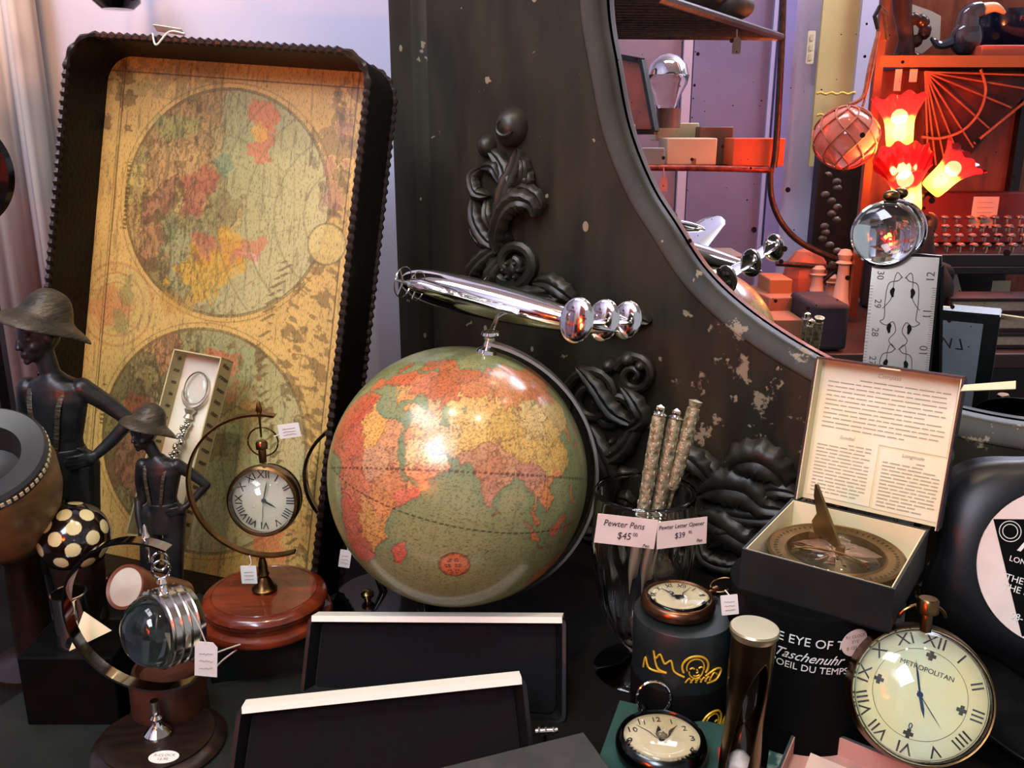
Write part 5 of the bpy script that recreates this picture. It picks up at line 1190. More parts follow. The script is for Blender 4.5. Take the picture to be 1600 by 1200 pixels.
# ------------------------------------------------------------------ sundial compass box
zt = .20; cq = [G(1243, 780, zt), G(1462, 830, zt), G(1387, 918, zt), G(1153, 855, zt)]
cen = sum(cq, Vector()) / 4; eX = ((cq[1] - cq[0]) + (cq[2] - cq[3])).normalized(); eY = Vector((-eX.y, eX.x, 0)); BW = ((cq[1] - cq[0]).length + (cq[2] - cq[3]).length) / 2; BD = ((cq[0] - cq[3]).length + (cq[1] - cq[2]).length) / 2
SM = frame((cen.x, cen.y, .159), eX, eY, (0, 0, 1)); bh = zt - .159
t = thing('sundial_box', 'dark green square card box with cream lined lid open, holding a brass sundial', 'box', SM)
b = MB(); tk = .002
b.box((0, 0, tk / 2), (BW, BD, tk))
for (x, y, w_, d_) in ((0, BD / 2 - tk / 2, BW, tk), (0, -BD / 2 + tk / 2, BW, tk), (BW / 2 - tk / 2, 0, tk, BD - 2 * tk), (-BW / 2 + tk / 2, 0, tk, BD - 2 * tk)): b.box((x, y, bh / 2), (w_, d_, bh))
part('tray', b, BOXG, t)
b = MB(); ik = .001
b.box((0, 0, tk + ik), (BW - 2 * tk, BD - 2 * tk, ik))
for (x, y, w_, d_) in ((0, BD / 2 - tk - ik, BW - 2 * tk, ik), (0, -BD / 2 + tk + ik, BW - 2 * tk, ik), (BW / 2 - tk - ik, 0, ik, BD - 2 * tk), (-BW / 2 + tk + ik, 0, ik, BD - 2 * tk)): b.box((x, y, bh / 2 + .0005), (w_, d_, bh - .002))
part('lining', b, CREAM, t)
# lid from the photograph corners
tl = P(1272, 557, .861); tr = P(1497, 594, .7865); bl, br = cq[0], cq[1]
LX = (br - bl).normalized(); LYv = ((tl - bl) + (tr - br)) / 2; LW = ortho(bl, LX, LYv); inv = SM.inverted() ; lw_ = (br - bl).length; lh_ = LYv.length; ld = .022
LMt = inv @ LW      # z towards the viewer
b = MB(); b.box((lw_ / 2, lh_ / 2, -ld), (lw_ + .004, lh_, .002), LMt)
b.box((-.001, lh_ / 2, -ld / 2), (.002, lh_, ld), LMt); b.box((lw_ + .001, lh_ / 2, -ld / 2), (.002, lh_, ld), LMt)
for xa, xb in ((0, lw_ * .44), (lw_ * .60, lw_)): b.box(((xa + xb) / 2, lh_ + .001, -ld / 2), (xb - xa + .002, .002, ld), LMt)
b.box((lw_ / 2, lh_ + .001, -ld * .75), (lw_ * .2, .002, ld * .5), LMt)
lid = part('lid', b, BOXG, t)
b = MB(); b.box((lw_ / 2, lh_ / 2, -ld + .0015), (lw_, lh_, .001), LMt); b.box((.0005, lh_ / 2, -ld / 2), (.001, lh_, ld - .002), LMt); b.box((lw_ - .0005, lh_ / 2, -ld / 2), (.001, lh_, ld - .002), LMt); b.box((lw_ * .5, lh_ - .0005, -ld * .55), (lw_, .001, ld * .85), LMt)
part('lid_lining', b, CREAM, lid)
b = MB(); b.box((lw_ * .45, lh_ * .50, -ld - .0013), (lw_ * .86, lh_ * .84, .0008), LMt); bl_ = part('back_label', b, pm('blue_grey_card', '76868e', '82929a', 12, .55), lid, label='blue-grey label on the outside of the lid')
b = MB(); b.text('LW 7A', .022, LMt @ T(lw_ * .5, lh_ * .70, -ld - .0018) @ RY(180), depth=.0001, shear=.3); b.tube([LMt @ Vector((lw_ * .55, lh_ * .42, -ld - .002)), LMt @ Vector((lw_ * .25, lh_ * .58, -ld - .002))], .0022, 8); part('handwriting', b, INK, bl_)
b = MB(); z_ = -ld + .0024; b.box((lw_ / 2, lh_ * .72, z_), (lw_ * .94, lh_ * .50, .0005), LMt); b.box((lw_ * .27, lh_ * .27, z_), (lw_ * .47, lh_ * .47, .0006), LMt); b.box((lw_ * .75, lh_ * .24, z_), (lw_ * .45, lh_ * .42, .0004), LMt)
sh_ = part('instruction_sheet', b, pm('printed_sheet', 'e6dcc0', 'dccfa8', 14, .7), lid)
b = MB(); rr = random.Random(5)
def para(x0, x1, y0, y1, nl):
    for i in range(nl):
        y = y1 - (y1 - y0) * (i + .5) / nl; x = x0 + (.03 if i == 0 else 0); xe = x1 - (rr.uniform(.1, .3) * (x1 - x0) if i == nl - 1 or rr.random() < .12 else 0)
        while x < xe - .004:
            w_ = min(rr.uniform(.004, .014), xe - x); b.box((x + w_ / 2, y, z_ + .0006), (w_, .0011, .0002), LMt); x += w_ + .0016
para(lw_ * .07, lw_ * .93, lh_ * .52, lh_ * .90, 12); para(lw_ * .06, lw_ * .46, lh_ * .06, lh_ * .44, 15); para(lw_ * .55, lw_ * .95, lh_ * .05, lh_ * .40, 14)
b.text('Compass', .0058, LMt @ T(lw_ * .5, lh_ * .935, z_ + .0006), depth=.0001, shear=.3); b.text('Sundial', .005, LMt @ T(lw_ * .27, lh_ * .475, z_ + .0006), depth=.0001, shear=.3); b.text('Longitude', .005, LMt @ T(lw_ * .75, lh_ * .43, z_ + .0006), depth=.0001, shear=.3)
part('printed_text', b, pm('grey_print', 'a49a80', rough=.7), sh_)
SDc = G(1302, 868, .190); SR = min(BW, BD) / 2 - .004
sc_ = SM @ Vector((0, -.002, 0)); SDW = frame((sc_.x, sc_.y, .162), eX, eY, (0, 0, 1)); sdh = .026
t = thing('brass_sundial', 'aged brass sundial compass with raised gnomon lying in the open box', 'sundial', SDW)
ABR = pm('old_brass', '8a7048', '6a5636', 30, .36, .85)
b = MB().lathe([(0, 0), (SR * .95, 0), (SR * .98, .004), (SR * .98, sdh - .002), (SR, sdh), (SR * .96, sdh + .0015), (SR * .93, sdh), (SR * .74, sdh - .001), (SR * .71, sdh + .0005), (SR * .69, sdh - .003), (SR * .69, sdh - .014), (0, sdh - .015)], 72); part('ring', b, ABR, t)
b = MB().lathe([(0, sdh - .012), (SR * .68, sdh - .012)], 48); part('compass_card', b, pm('reflection_tinted_card', 'b8806a', '9c9478', 12, .5), t)  # pinkish beige reflections are put into the card's own colour
b = MB()
for k in range(8): b.prism([(0, -.0015), (SR * .55 * (1 if k % 2 == 0 else .7), 0), (0, .0015)], 0, .0003, T(0, 0, sdh - .0118) @ RZ(45 * k))
part('compass_rose', b, BRASS, t)
b = MB().lathe([(0, sdh - .002), (SR * .68, sdh - .002)], 48); part('glass', b, THING, t).modifiers.new('thick', 'SOLIDIFY').thickness = .001
b = MB()
for k in range(60): b.box((SR * .87, 0, sdh + .0002), (SR * .05, .0005, .0004), RZ(6 * k))
part('hour_scale', b, INK, t)
# gnomon: a plate standing along the line from the back hinge to the front post
gi = SDW.inverted(); g0 = gi @ P(1275, 853, sc_.y); 
ga = gi @ G(1273, 838, .186); gb_ = gi @ G(1312, 866, .187); gt = gi @ P(1275, 756, (SDW @ ga).y - .002)
ga.z = sdh; gb_.z = sdh + .003
b = MB(); dirn = (gb_ - ga).normalized(); side = dirn.cross(Vector((0, 0, 1))).normalized() * .0012
top_ = Vector((gt.x, gt.y, gt.z)); pl_ = [ga + Vector((0, 0, .002)), ga + Vector((0, 0, .002)) + dirn * .012, gb_, gb_ + Vector((0, 0, .004)), top_ + dirn * .003, top_, top_ + Vector((0, 0, -.012)) , ga.lerp(top_, .45) + dirn * .004, ga.lerp(top_, .25) - dirn * .004]
vs = [p + side for p in pl_] + [p - side for p in pl_]; n = len(pl_); b.add(vs, [tuple(range(n)), tuple(range(n, 2 * n))[::-1]] + [(i, i + n, (i + 1) % n + n, (i + 1) % n) for i in range(n)])
b.box((0, 0, .0), (.010, .006, .006), T(ga)); b.box((0, 0, 0), (.007, .006, .008), T(gb_)); part('gnomon', b, ABR, t, fixn=True)
b = MB().tube([Vector((SR * .6 * math.cos(a), -.030 + SR * .42 * math.sin(a), sdh + .002)) for a in np.linspace(R_(20), R_(160), 20)], .0010, 6); part('latitude_arm', b, BRASSL, t)

# big crystal ball clock bottom right
kc = P(1437, 1085, .640); KR = .0555; kf = Vector((-.22, -.86, .46)).normalized(); KM = T(kc) @ zto(kf) @ RZ(-14)
t = thing('crystal_ball_clock', 'big brass and crystal ball clock with roman numerals at the bottom right', 'clock', T(kc.x, kc.y, 0))
b = MB().lathe([(KR * .96, .010), (KR * .985, .0105), (KR * 1.0, .008), (KR * 1.01, 0), (KR * 1.04, -.006), (KR * 1.0, -.016), (KR * .9, -.02), (KR * .88, -.02)], 72, KM); part('case', b, BRASS, t, world=True)
b = MB().lathe([(0, 0), (KR * .96, 0)], 64, KM); part('dial', b, pm('aqua_cream_dial', 'c6dcb8', 'e2da90', 9, .45), t, world=True)
b = MB(); numerals(b, KR * .80, KR * .25, KM, sx=1.1); b.lathe([(KR * .655, .0004), (KR * .662, .0004)], 64, KM); b.lathe([(KR * .93, .0004), (KR * .94, .0004)], 64, KM)
for k in range(4): b.text('+', KR * .22, KM @ RZ(90 * k) @ T(0, KR * .58, .0004), depth=.0002, bold=.001)
b.text('METROPOLITAN', KR * .105, KM @ T(0, KR * .37, .0004), depth=.0002)
part('numerals', b, pm('dial_ink', '3a3a30', rough=.6), t, world=True)
b = MB(); hand(b, KR * .34, .0022, 205, KM); hand(b, KR * .50, .0014, 22, KM); hand(b, KR * .55, .0006, -132, KM); b.lathe([(0, .002), (.0024, .0018), (.0024, 0)], 16, KM)
b.text('0', .007, KM @ T(KR * .0, -KR * .48, .0006)); part('hands', b, pm('blued_steel', '1f3f5c', rough=.25, metal=.6), t, world=True)
b = MB().lathe([(KR * .97 * math.cos(a), .008 + KR * .50 * math.sin(a)) for a in np.linspace(0, math.pi / 2, 20)], 72, KM); dm = part('front_crystal', b, THING, t, world=True, weld=True); dm.modifiers.new('thick', 'SOLIDIFY').thickness = .0022
b = MB().lathe([(KR * .9 * math.cos(a), -.019 - KR * .42 * math.sin(a)) for a in np.linspace(0, math.pi / 2, 16)], 64, KM); part('back_shell', b, STEEL, t, world=True)
cdir = (KM.to_3x3() @ Vector((math.sin(R_(17)), math.cos(R_(17)), 0))).normalized(); cdir = (P(1450, 940, kc.y + .01) - kc).normalized(); CM = T(kc + cdir * KR * 1.0) @ zto(cdir)
b = MB().lathe([(0, 0), (.0045, 0), (.0045, .012), (.004, .014), (.0085, .016), (.0085, .026), (.007, .028), (0, .028)], 28, CM); part('crown', b, BRASS, t, world=True)
b = MB(); cb = kc + cdir * (KR + .005); b.tube([cb + Vector((.019 * math.cos(a), .008, .012 * math.sin(a) + .002)) for a in np.linspace(0, math.pi, 20)], .0015, 8); part('bow', b, BRASS, t, world=True)
# pink lined box at the bottom
z = .042; ap = G(1248, 1122, z); rt_ = G(1455, 1205, z); lf = G(1196, 1245, z); e1 = (rt_ - ap); e2 = (lf - ap); 
t = thing('pink_lined_box', 'grey cardboard box with pink lining and a card, at the bottom edge', 'box', T(ap.x, ap.y, 0))
PW = Matrix(((e1.normalized().x, e2.normalized().x, 0, ap.x), (e1.normalized().y, e2.normalized().y, 0, ap.y), (0, 0, 1, 0), (0, 0, 0, 1))); pw_, pd_ = e1.length, e2.length
b = MB()
for (x, y, w2, d2) in ((pw_ / 2, .001, pw_, .002), (pw_ / 2, pd_ - .001, pw_, .002), (.001, pd_ / 2, .002, pd_), (pw_ - .001, pd_ / 2, .002, pd_)): b.box((x, y, z / 2), (w2, d2, z), PW)
b.box((pw_ / 2, pd_ / 2, .02), (pw_, pd_, .002), PW); part('walls', b, pm('slate_card', '3a4242', rough=.5), t, world=True, fixn=True)
b = MB()
for (x, y, w2, d2) in ((pw_ / 2, .0026, pw_ - .004, .001), (.0026, pd_ / 2, .001, pd_ - .004)): b.box((x, y, z / 2 + .01), (w2, d2, z - .022), PW)
b.box((pw_ / 2, pd_ / 2, .0225), (pw_ - .004, pd_ - .004, .001), PW); part('lining', b, pm('dusty_pink', 'b98a7c', rough=.7), t, world=True, fixn=True)
b = MB().box((pw_ * .55, pd_ * .55, .0255), (pw_ * .8, pd_ * .75, .003), PW); cp = part('card', b, pm('pale_pink', 'd9bfae', rough=.7), t, world=True, fixn=True)
b = MB(); [b.tube([PW @ Vector((pw_ * (.3 + .04 * i), pd_ * (.45 + .1 * r_) + .001 * math.sin(i * 2.2), .0273)) for i in range(9)], .0003, 4) for r_ in range(3)]; part('handwriting', b, INKF, cp, world=True)
b = MB(); c4 = [G(1205, 1148, .02), G(1238, 1145, .02), G(1240, 1260, .02), G(1190, 1260, .02)]; b.hexa([Vector((p.x, p.y, 0)) for p in c4], (0, 0, .02)); 
solo('patterned_box', b, pm('marbled_green', '2b4a45', '7d8f82', 55, .5, contrast=(.45, .55)), 'small green marbled box between the hourglass and the pink lined box', 'box', T(c4[0].x, c4[0].y, 0), world=True, fixn=True)

# ------------------------------------------------------------------ ruler with magnifier
ruY = .984; rq = [P(1336, 395, ruY), P(1433, 395, ruY)]; rW = (rq[1] - rq[0]).length; rtop = P(1384, 395, ruY)
tp_ = P(1376, 400, ruY); bt_ = P(1370, 575, ruY - .036)
dv = (tp_ - bt_).normalized(); lenr = tp_.z / dv.z; foot_ = tp_ - dv * lenr
RM = ortho(foot_, (1, -.35, 0), dv)      # x right, y up, z to viewer
t = thing('engraved_ruler', 'tall engraved steel ruler with cut-outs and a round magnifier, behind the sundial box', 'ruler', RM)
rw = rW * .98
b = MB(); b.box((0, lenr / 2, 0), (rw, lenr, .0016)); pl = part('blade', b, pm('satin_steel', '757068', '827c74', 8, .30, .9), t)
b = MB(); b.box((rw * .46, lenr / 2 - .005, -.006), (rw * .16, lenr - .01, .009)); part('black_backing', b, BLACK, t)
inch = 57 * ruY / P(0, 0, 1).y / F_PX * 1.0
b = MB(); y12 = lenr - (430 - 400) * inch / 57
for k in range(0, 12):
    yy = y12 - k * inch
    if yy < .02: break
    b.text(str(12 - k), .0115, T(rw * .40, yy, .0012) @ RZ(90), depth=.0001); 
    for j in range(16): b.box((rw * .47, yy - .012 - j * inch / 16, .001), (rw * (.08 if j % 4 == 0 else .05), .0004, .0004))
for k in range(0, 12):
    yy = lenr - .022 - k * inch * .78
    if yy < .02: break
    b.text(str(30 - k), .010, T(-rw * .36, yy, .0012) @ RZ(-90), depth=.0001)
    for j in range(10): b.box((-rw * .475, yy - .012 - j * inch / 12, .001), (rw * .05, .0004, .0004))
def rp(x, y): return Vector(((x - .0) * rw, lenr - y * inch, .0012))
for s_ in (-1, 1):
    for k in range(4):
        o_y = .55 + k * 1.95
        b.tube(smooth_path([rp(s_ * .03, o_y), rp(s_ * .08, o_y + .12), rp(s_ * .22, o_y + .22), rp(s_ * .25, o_y + .7), rp(s_ * .24, o_y + 1.15), rp(s_ * .30, o_y + 1.25), rp(s_ * .2, o_y + 1.35), rp(s_ * .1, o_y + 1.25), rp(s_ * .05, o_y + 1.5), rp(s_ * .14, o_y + 1.75), rp(s_ * .05, o_y + 1.95)], 5), .00045, 5)
        b.tube(smooth_path([rp(s_ * .02, o_y + .05), rp(s_ * .10, o_y - .1), rp(s_ * .14, o_y + .1), rp(s_ * .16, o_y + .6), rp(s_ * .28, o_y + .9)], 5), .0004, 5)
part('engraving', b, INK, pl)
b = MB()
for k in range(6):
    for s_ in (-1, 1):
        b = MB(); c_ = rp(s_ * .15, 1.0 + k * .98); b.prism([(.0022 * math.cos(a) * (1 + .3 * math.sin(3 * a + s_)) , .0055 * math.sin(a)) for a in np.linspace(0, 2 * math.pi, 16, endpoint=False)], 0, .0004, T(c_)); part('cut_out', b, BLACK, pl)
mc_ = P(1383, 366, ruY - .006); mM = T(mc_) @ zto((CAM - mc_)); mr_ = .0335
b = MB().lathe([(mr_, -.002), (mr_ + .0016, -.0015), (mr_ + .0018, .001), (mr_, .002)], 56, mM); ri = part('magnifier_rim', b, CHROME, t, world=True)
b = MB().sphere((0, 0, 0), (mr_, mr_, .009), 48, 24, mM); part('magnifier_lens', b, LENS, t, world=True)
b = MB().sphere((0, 0, 0), (.0088, .0070, .0066), 20, 12, T(mc_ + Vector((.002, 0, mr_ + .007)))); part('knob', b, BRASS, t, world=True)
b = MB().tube([rtop - dv * .0 + Vector((0, .001, 0)), mc_ + Vector((0, .004, -mr_))], .003, 8); part('neck', b, STEEL, t, world=True)

# ------------------------------------------------------------------ vinyl record bowls
def vinyl(label, c, face, R, RL, wall, texts, roll):
    M = T(c) @ zto(face) @ RZ(roll)
    t = thing('record_bowl', label, 'record bowl', M)
    n = 120; b = MB(); vs = []; fs = []; rows = [0, RL, R * .62, R * .8, R, R * 1.12, R * 1.22]
    zz = [0, 0, .0, -.001, -.006, -.014, -.026] if texts else [0, 0, .0, .001, .008, .018, .030]
    for r, z in zip(rows, zz):
        for k in range(n):
            a = 2 * math.pi * k / n; f = max(0, (r - R * .7) / R); w_ = 1 + f * .16 * math.sin(wall * a + 1); vs.append((r * w_ * math.cos(a), r * w_ * math.sin(a), z * (1 + .25 * math.sin(wall * a + 1)) ))
    for j in range(len(rows) - 1):
        for k in range(n): fs.append((j * n + k, j * n + (k + 1) % n, (j + 1) * n + (k + 1) % n, (j + 1) * n + k))
    b.add(vs, fs); o = part('vinyl', b, VINYL, t, weld=True); o.modifiers.new('thick', 'SOLIDIFY').thickness = .0016
    if texts:
        b = MB().lathe([(0, .0022), (RL, .0022), (RL, .001)], 72); lb = part('paper_label', b, PINKP, t, label='pink and black paper label')
        b = MB(); q = RL * 1.0
        b.prism([(-q * .93, q * .36), (q * .5, q * .80), (q * .85, -q * .5), (-q * .22, -q * .96)], .0022, .0028); part('black_panel', b, BLACK, lb)
        b = MB(); 
        for (s_, x, y, sz) in texts: b.text(s_, sz * q, T(x * q, y * q, .0030), depth=.0001, align='LEFT', bold=.0)
        for rr_ in (.125, .085): b.lathe([(rr_ * q, .0031), (rr_ * q + .0007, .0031)], 36, T(-q * .70, q * .27, 0))
        part('lettering', b, PAPER, lb)
    return t
rc1 = P(1656, 888, .765)
vinyl('black vinyl record bowl with a pink and black label at the right edge', rc1, (-.14, -.93, .32), .094, .0745, 5, [('A', -.56, .20, .46), ('LONG PLAYING', -.62, -.06, .10), ('THE', -.60, -.30, .12), ('THE SO', -.60, -.42, .12), ('98-', -.42, -.75, .12)], -14)
rc2 = G(1590, 1090, .02)
vinyl('plain black vinyl record bowl lying below the labelled one', Vector((rc2.x + .02, rc2.y - .02, .014)), (.05, -.25, .96), .085, .04, 6, [], 0)
q0 = P(1500, 612, .78); b = MB().prism([(0, 0), (.05, .002), (.052, .010), (.004, .006)], 0, .002, T(q0) @ RX(50)); solo('paper_slip', b, CREAM, 'cream paper edge sticking out above the record bowl', 'paper', T(q0), world=True)

# ================================================================== the shop seen in the mirror
VIRT = True
# walls and panels (built behind the camera's left shoulder)
b = MB().box((1.0, 3.62, .9), (3.2, .04, 3.4)); struct('wall_left', b, LAV)
def pan(x0_, x1_, y0_, y1_, Yv, mat, name, dpt=.02):
    a = P(x0_, y0_, Yv); c = P(x1_, y1_, Yv); a.x = P(x0_, 120, Yv).x; c.x = P(x1_, 120, Yv).x; b = MB().box(((a.x + c.x) / 2, Yv + dpt / 2, (a.z + c.z) / 2), (abs(c.x - a.x), dpt, abs(a.z - c.z))); struct(name, b, mat)
pan(1066, 1080, -60, 520, 3.55, pm('pale_strip', 'c9b2c2', rough=.6), 'trim_1'); pan(1082, 1200, -60, 520, 3.56, LAVD, 'trim_2'); pan(1202, 1208, -60, 520, 3.54, pm('strip_light', 'aaa6cc', rough=.5), 'trim_3')
pan(1212, 1236, -60, 520, 3.56, pm('violet_strip', '8580b4', rough=.6), 'trim_4'); pan(930, 1062, -60, 520, 3.57, pm('mauve_panel', '8d6f7c', '9d8490', 5, .6), 'trim_5')
YEL = pm('yellow_wall', 'c2b074', 'cebe84', 4, .7); pan(1276, 1336, -60, 260, 3.54, YEL, 'trim_6'); pan(1336, 1375, -60, 300, 3.50, LAV, 'trim_7')
def vthing(name, label, cat, p, group=None): return thing(name, label, cat, T(p), group)
def at(x, y, Y): return P(x, y, Y)
def vbox(name, label, cat, x0_, y0_, x1_, y1_, Yv, dpt, mat, yaw=0, group=None, taper=1, bev=.003):
    a = P(x0_, y1_, Yv); c = P(x1_, y0_, Yv); w_ = c.x - a.x; h_ = c.z - a.z
    W = T((a.x + c.x) / 2, Yv + dpt / 2, a.z) @ RZ(yaw); b = MB().box((0, 0, h_ / 2), (w_, dpt, h_), None, 0, taper); return solo(name, b, mat, label, cat, W, group, bevel=bev)
# switch plate
t = vthing('switch_plate', 'narrow cream switch plate on the lavender wall, seen in the mirror', 'switch', at(1266, 74, 3.54)); a = .024
b = MB().rrect(.028, .115, .004, -.004, .004, RX(90)); part('plate', b, pm('cream_plastic', 'd9cfae', rough=.4), t)
for k in range(3): part('button', MB().rrect(.012, .022, .003, 0, .003, T(0, -.004, .034 - .034 * k) @ RX(90)), pm('button_plastic', 'c4b996', rough=.4), t)
for k, (y, ln) in enumerate(((146, 58), (180, 36))):
    p0 = at(1277, y, 3.50); b = MB()
    for j in range(22 if k == 0 else 16): b.sphere((j * .0065, 0, .003 * math.sin(j)), .0052, 8, 6)
    solo('bead_strip', b, pm('gold_beads', 'd8b848', rough=.3), ('upper' if k == 0 else 'lower') + ' yellow beaded strip across the yellow wall in the mirror', 'trim', T(p0))
# iron shelf rack
t = vthing('iron_rack', 'wrought iron shelf rack with slatted shelves and a curved leg, seen in the mirror', 'rack', at(1100, 265, 2.7))
Yr = 2.7; zt_ = at(1222, 58, Yr).z
fr = [G(1222, 58, zt_), G(1040, 0, zt_), G(900, -44, zt_) if G(900, -44, zt_).y > 0 else G(940, -30, zt_), G(925, 45, zt_)]
cA = at(1222, 58, Yr); cB = at(925, 50, Yr - .05); cB.z = zt_; cC = at(1040, 0, 2.1); s_ = (zt_ - CAM.z) / (cC.z - CAM.z); cC = CAM + (cC - CAM) * s_
dA = (cC - cA); nearR = cA + dA * 1.05; nearL = cB + dA * 1.05
b = MB(); loop = [cA, nearR, nearL, cB]; b.tube(loop, .010, 8, closed=True); part('top_frame', b, IRON, t, world=True)
b = MB()
for k in range(1, 15): f = k / 15; p = cA.lerp(nearR, f); q_ = cB.lerp(nearL, f); b.tube([p, q_], .0055, 6)
part('slats', b, IRON, t, world=True)
def bar(name, pts, r, mat=IRON, Y=Yr): b = MB().tube(smooth_path([at(p[0], p[1], p[2] if len(p) > 2 else Y) for p in pts], 8), r, 10); return part(name, b, mat, t, world=True)
bar('post', [(1224, -60), (1221, 60), (1213, 215), (1208, 262)], .010); bar('shelf_rail', [(985, 262), (1100, 263), (1208, 266)], .009, RUSTR)
bar('curved_leg', [(1203, 262), (1205, 310), (1222, 350), (1255, 382), (1312, 408)], .009); bar('cross_bar', [(1212, 412), (1260, 415), (1310, 420)], .008); bar('brace', [(1255, 466), (1282, 442), (1308, 420)], .007); bar('leg', [(1311, 404), (1311, 440), (1310, 484)], .009)
bar('leg', [(985, 262, Yr + .05), (985, 480, Yr + .05)], .009)
b = MB(); a = at(985, 262, Yr); c = at(1207, 264, Yr); b.box(((a.x + c.x) / 2, Yr + .24, a.z - .004), (c.x - a.x, .48, .008)); part('shelf_board', b, IRON, t, world=True)
# things on the rack
Yb_ = Yr + .03
vbox('long_red_box', 'long orange-red box with dark brown side on the iron rack, seen in the mirror', 'box', 1143, 216, 1227, 260, Yb_, .12, pm('orange_box', 'c4502c', 'cf5c34', 8, .5))
vbox('brown_box', 'brown box behind the orange-red box on the iron rack', 'box', 1090, 198, 1146, 258, Yb_ + .13, .2, pm('brown_box', '6a4436', '573629', 8, .5))
t = vthing('archive_box', 'pale cream box with small round holes on the iron rack in the mirror', 'box', at(1080, 258, Yb_)); w_ = at(1120, 258, Yb_).x - at(1042, 258, Yb_).x; h_ = at(1080, 216, Yb_).z - at(1080, 258, Yb_).z
part('carton', MB().box((0, .09, h_ / 2), (w_, .16, h_)), pm('cream_card', 'd8c09c', 'ccb48e', 8, .6), t, bevel=.003)
b = MB().box((w_ * .05, .008, h_ * .12), (.012, .003, .02)); part('label_slot', b, pm('slot_brown', '8d5a3a', rough=.6), t)
vbox('small_grey_box', 'small grey box with pink end at the left of the cream box in the mirror', 'box', 990, 231, 1038, 258, Yb_ - .03, .05, pm('grey_green_box', '7a8078', '8b9088', 10, .6))
vbox('tall_cream_box', 'cream box standing behind the archive box on the iron rack', 'box', 1024, 192, 1092, 220, Yb_ + .2, .12, pm('cream_card2', 'c8b894', rough=.6))
vbox('white_carton', 'white carton against the framed picture on the iron rack', 'box', 972, 194, 992, 232, Yb_ + .02, .05, pm('white_carton', 'dfd6cc', rough=.6))
qf = [at(943, 84, Yr + .25), at(1003, 95, Yr + .12), at(1024, 206, Yr + .04), at(958, 206, Yr + .2)]
t = vthing('framed_picture', 'dark framed picture with red print leaning on the rack, seen in the mirror', 'picture', qf[3])
b = MB().hexa(qf, (0, .02, 0)); part('print', b, pm('red_print_picture', 'b35a44', '7c4a3c', 9, .4), t, world=True, fixn=True)
b = MB()
for i in range(4): b.tube([qf[i], qf[(i + 1) % 4]], .011, 4)
part('frame', b, pm('black_frame', '17100e', rough=.4), t, world=True)
for k, (x, y) in enumerate(((1000, 185), (1010, 205), (990, 192))): 
    pass
# glass dome figure
t = vthing('mirrored_bulb', 'large glass bulb with mirrored silver crown on the iron rack, seen in the mirror', 'bulb', at(1043, 200, Yr + .16)); bc_ = at(1043, 117, Yr + .16) - at(1043, 200, Yr + .16); r_ = .062
b = MB().lathe([(0, r_), (r_ * .5, r_ * .87), (r_ * .87, r_ * .5), (r_, 0)], 40, T(bc_)); part('mirrored_crown', b, CHROME, t)
b = MB().lathe([(r_, 0), (r_ * .92, -r_ * .4), (r_ * .68, -r_ * .85), (r_ * .52, -r_ * 1.3), (r_ * .48, -r_ * 1.6)], 40, T(bc_)); part('bulb_glass', b, THING, t).modifiers.new('thick', 'SOLIDIFY').thickness = .002
b = MB().lathe([(0, 0), (r_ * .6, 0), (r_ * .6, bc_.z - r_ * 1.55), (0, bc_.z - r_ * 1.55)], 32); part('base', b, pm('bulb_base', '5e4840', rough=.4), t)
for nm, x, y, Yq, ty, mt in (('grey tag', 1150, 70, 2.45, 28, pm('grey_tag', '8a7464', rough=.7)), ('pink tag', 1036, 287, 2.68, 262, pm('pink_tag', 'd8887a', rough=.7))):
    t = vthing('hanging_tag', 'small ' + nm + (' hanging from the slatted top of the iron rack' if y < 100 else ' hanging below the shelf rail of the iron rack'), 'tag', at(x, y, Yq))
    b = MB().prism([(-.011, -.022), (.011, -.022), (.011, .012), (0, .022), (-.011, .012)], -.001, .001, RX(90)); part('card', b, mt, t)
    b = MB().tube([Vector((0, 0, .018)), at(x, ty, Yq) - at(x, y, Yq)], .002, 6); part('string', b, mt, t)
# dark items on the rack top
b = MB()
for k, (x, y, r) in enumerate([(1125, 2, .03), (1145, 10, .035), (1105, -6, .04)]): b.sphere(at(x, y, 2.5), (r * 1.6, r, r), 14, 8)
o = solo('dark_bundle', b, pm('bundle_brown', '4a3c30', '2c2420', 30, .6), 'dark bundle lying on top of the iron rack, cut by the top edge', 'bundle', T(at(1130, 15, 2.5)), world=True)
# back counter under everything on the right
t = vthing('shop_counter', 'brown counter carrying cartons and books, seen in the mirror', 'counter', Vector((1.42, 2.75, -.78)))
part('counter_top', MB().box((0, .0, .76), (1.66, 1.04, .04)), pm('brown_counter', '4a342a', '38271f', 8, .4), t, bevel=.004); part('cabinet', MB().box((0, .02, .37), (1.58, .94, .74)), DARKW, t)
CART = pm('kraft_carton', 'b0765a', 'a0684e', 6, .6)
# cartons
vbox('kraft_carton', 'kraft carton with torn flap at the lower left of the counter, seen in the mirror', 'box', 1165, 500, 1255, 540, 2.3, .2, CART)
vbox('kraft_carton', 'larger kraft carton stacked behind the torn one, seen in the mirror', 'box', 1188, 465, 1250, 524, 2.42, .2, CART, yaw=8)
vbox('small_kraft_box', 'small orange kraft box on top of the carton stack in the mirror', 'box', 1200, 437, 1238, 468, 2.48, .12, pm('orange_kraft', 'bb7848', rough=.6))
vbox('grey_cloth_box', 'dark grey cloth covered box between cartons and ruler, seen in the mirror', 'box', 1263, 476, 1330, 549, 2.25, .2, pm('grey_cloth', '2e2830', '3a333a', 20, .8), bev=.012)
vbox('low_carton', 'low pale carton at the far back of the counter, seen in the mirror', 'box', 1110, 400, 1165, 425, 2.9, .2, pm('pale_kraft', 'a88c78', rough=.6))
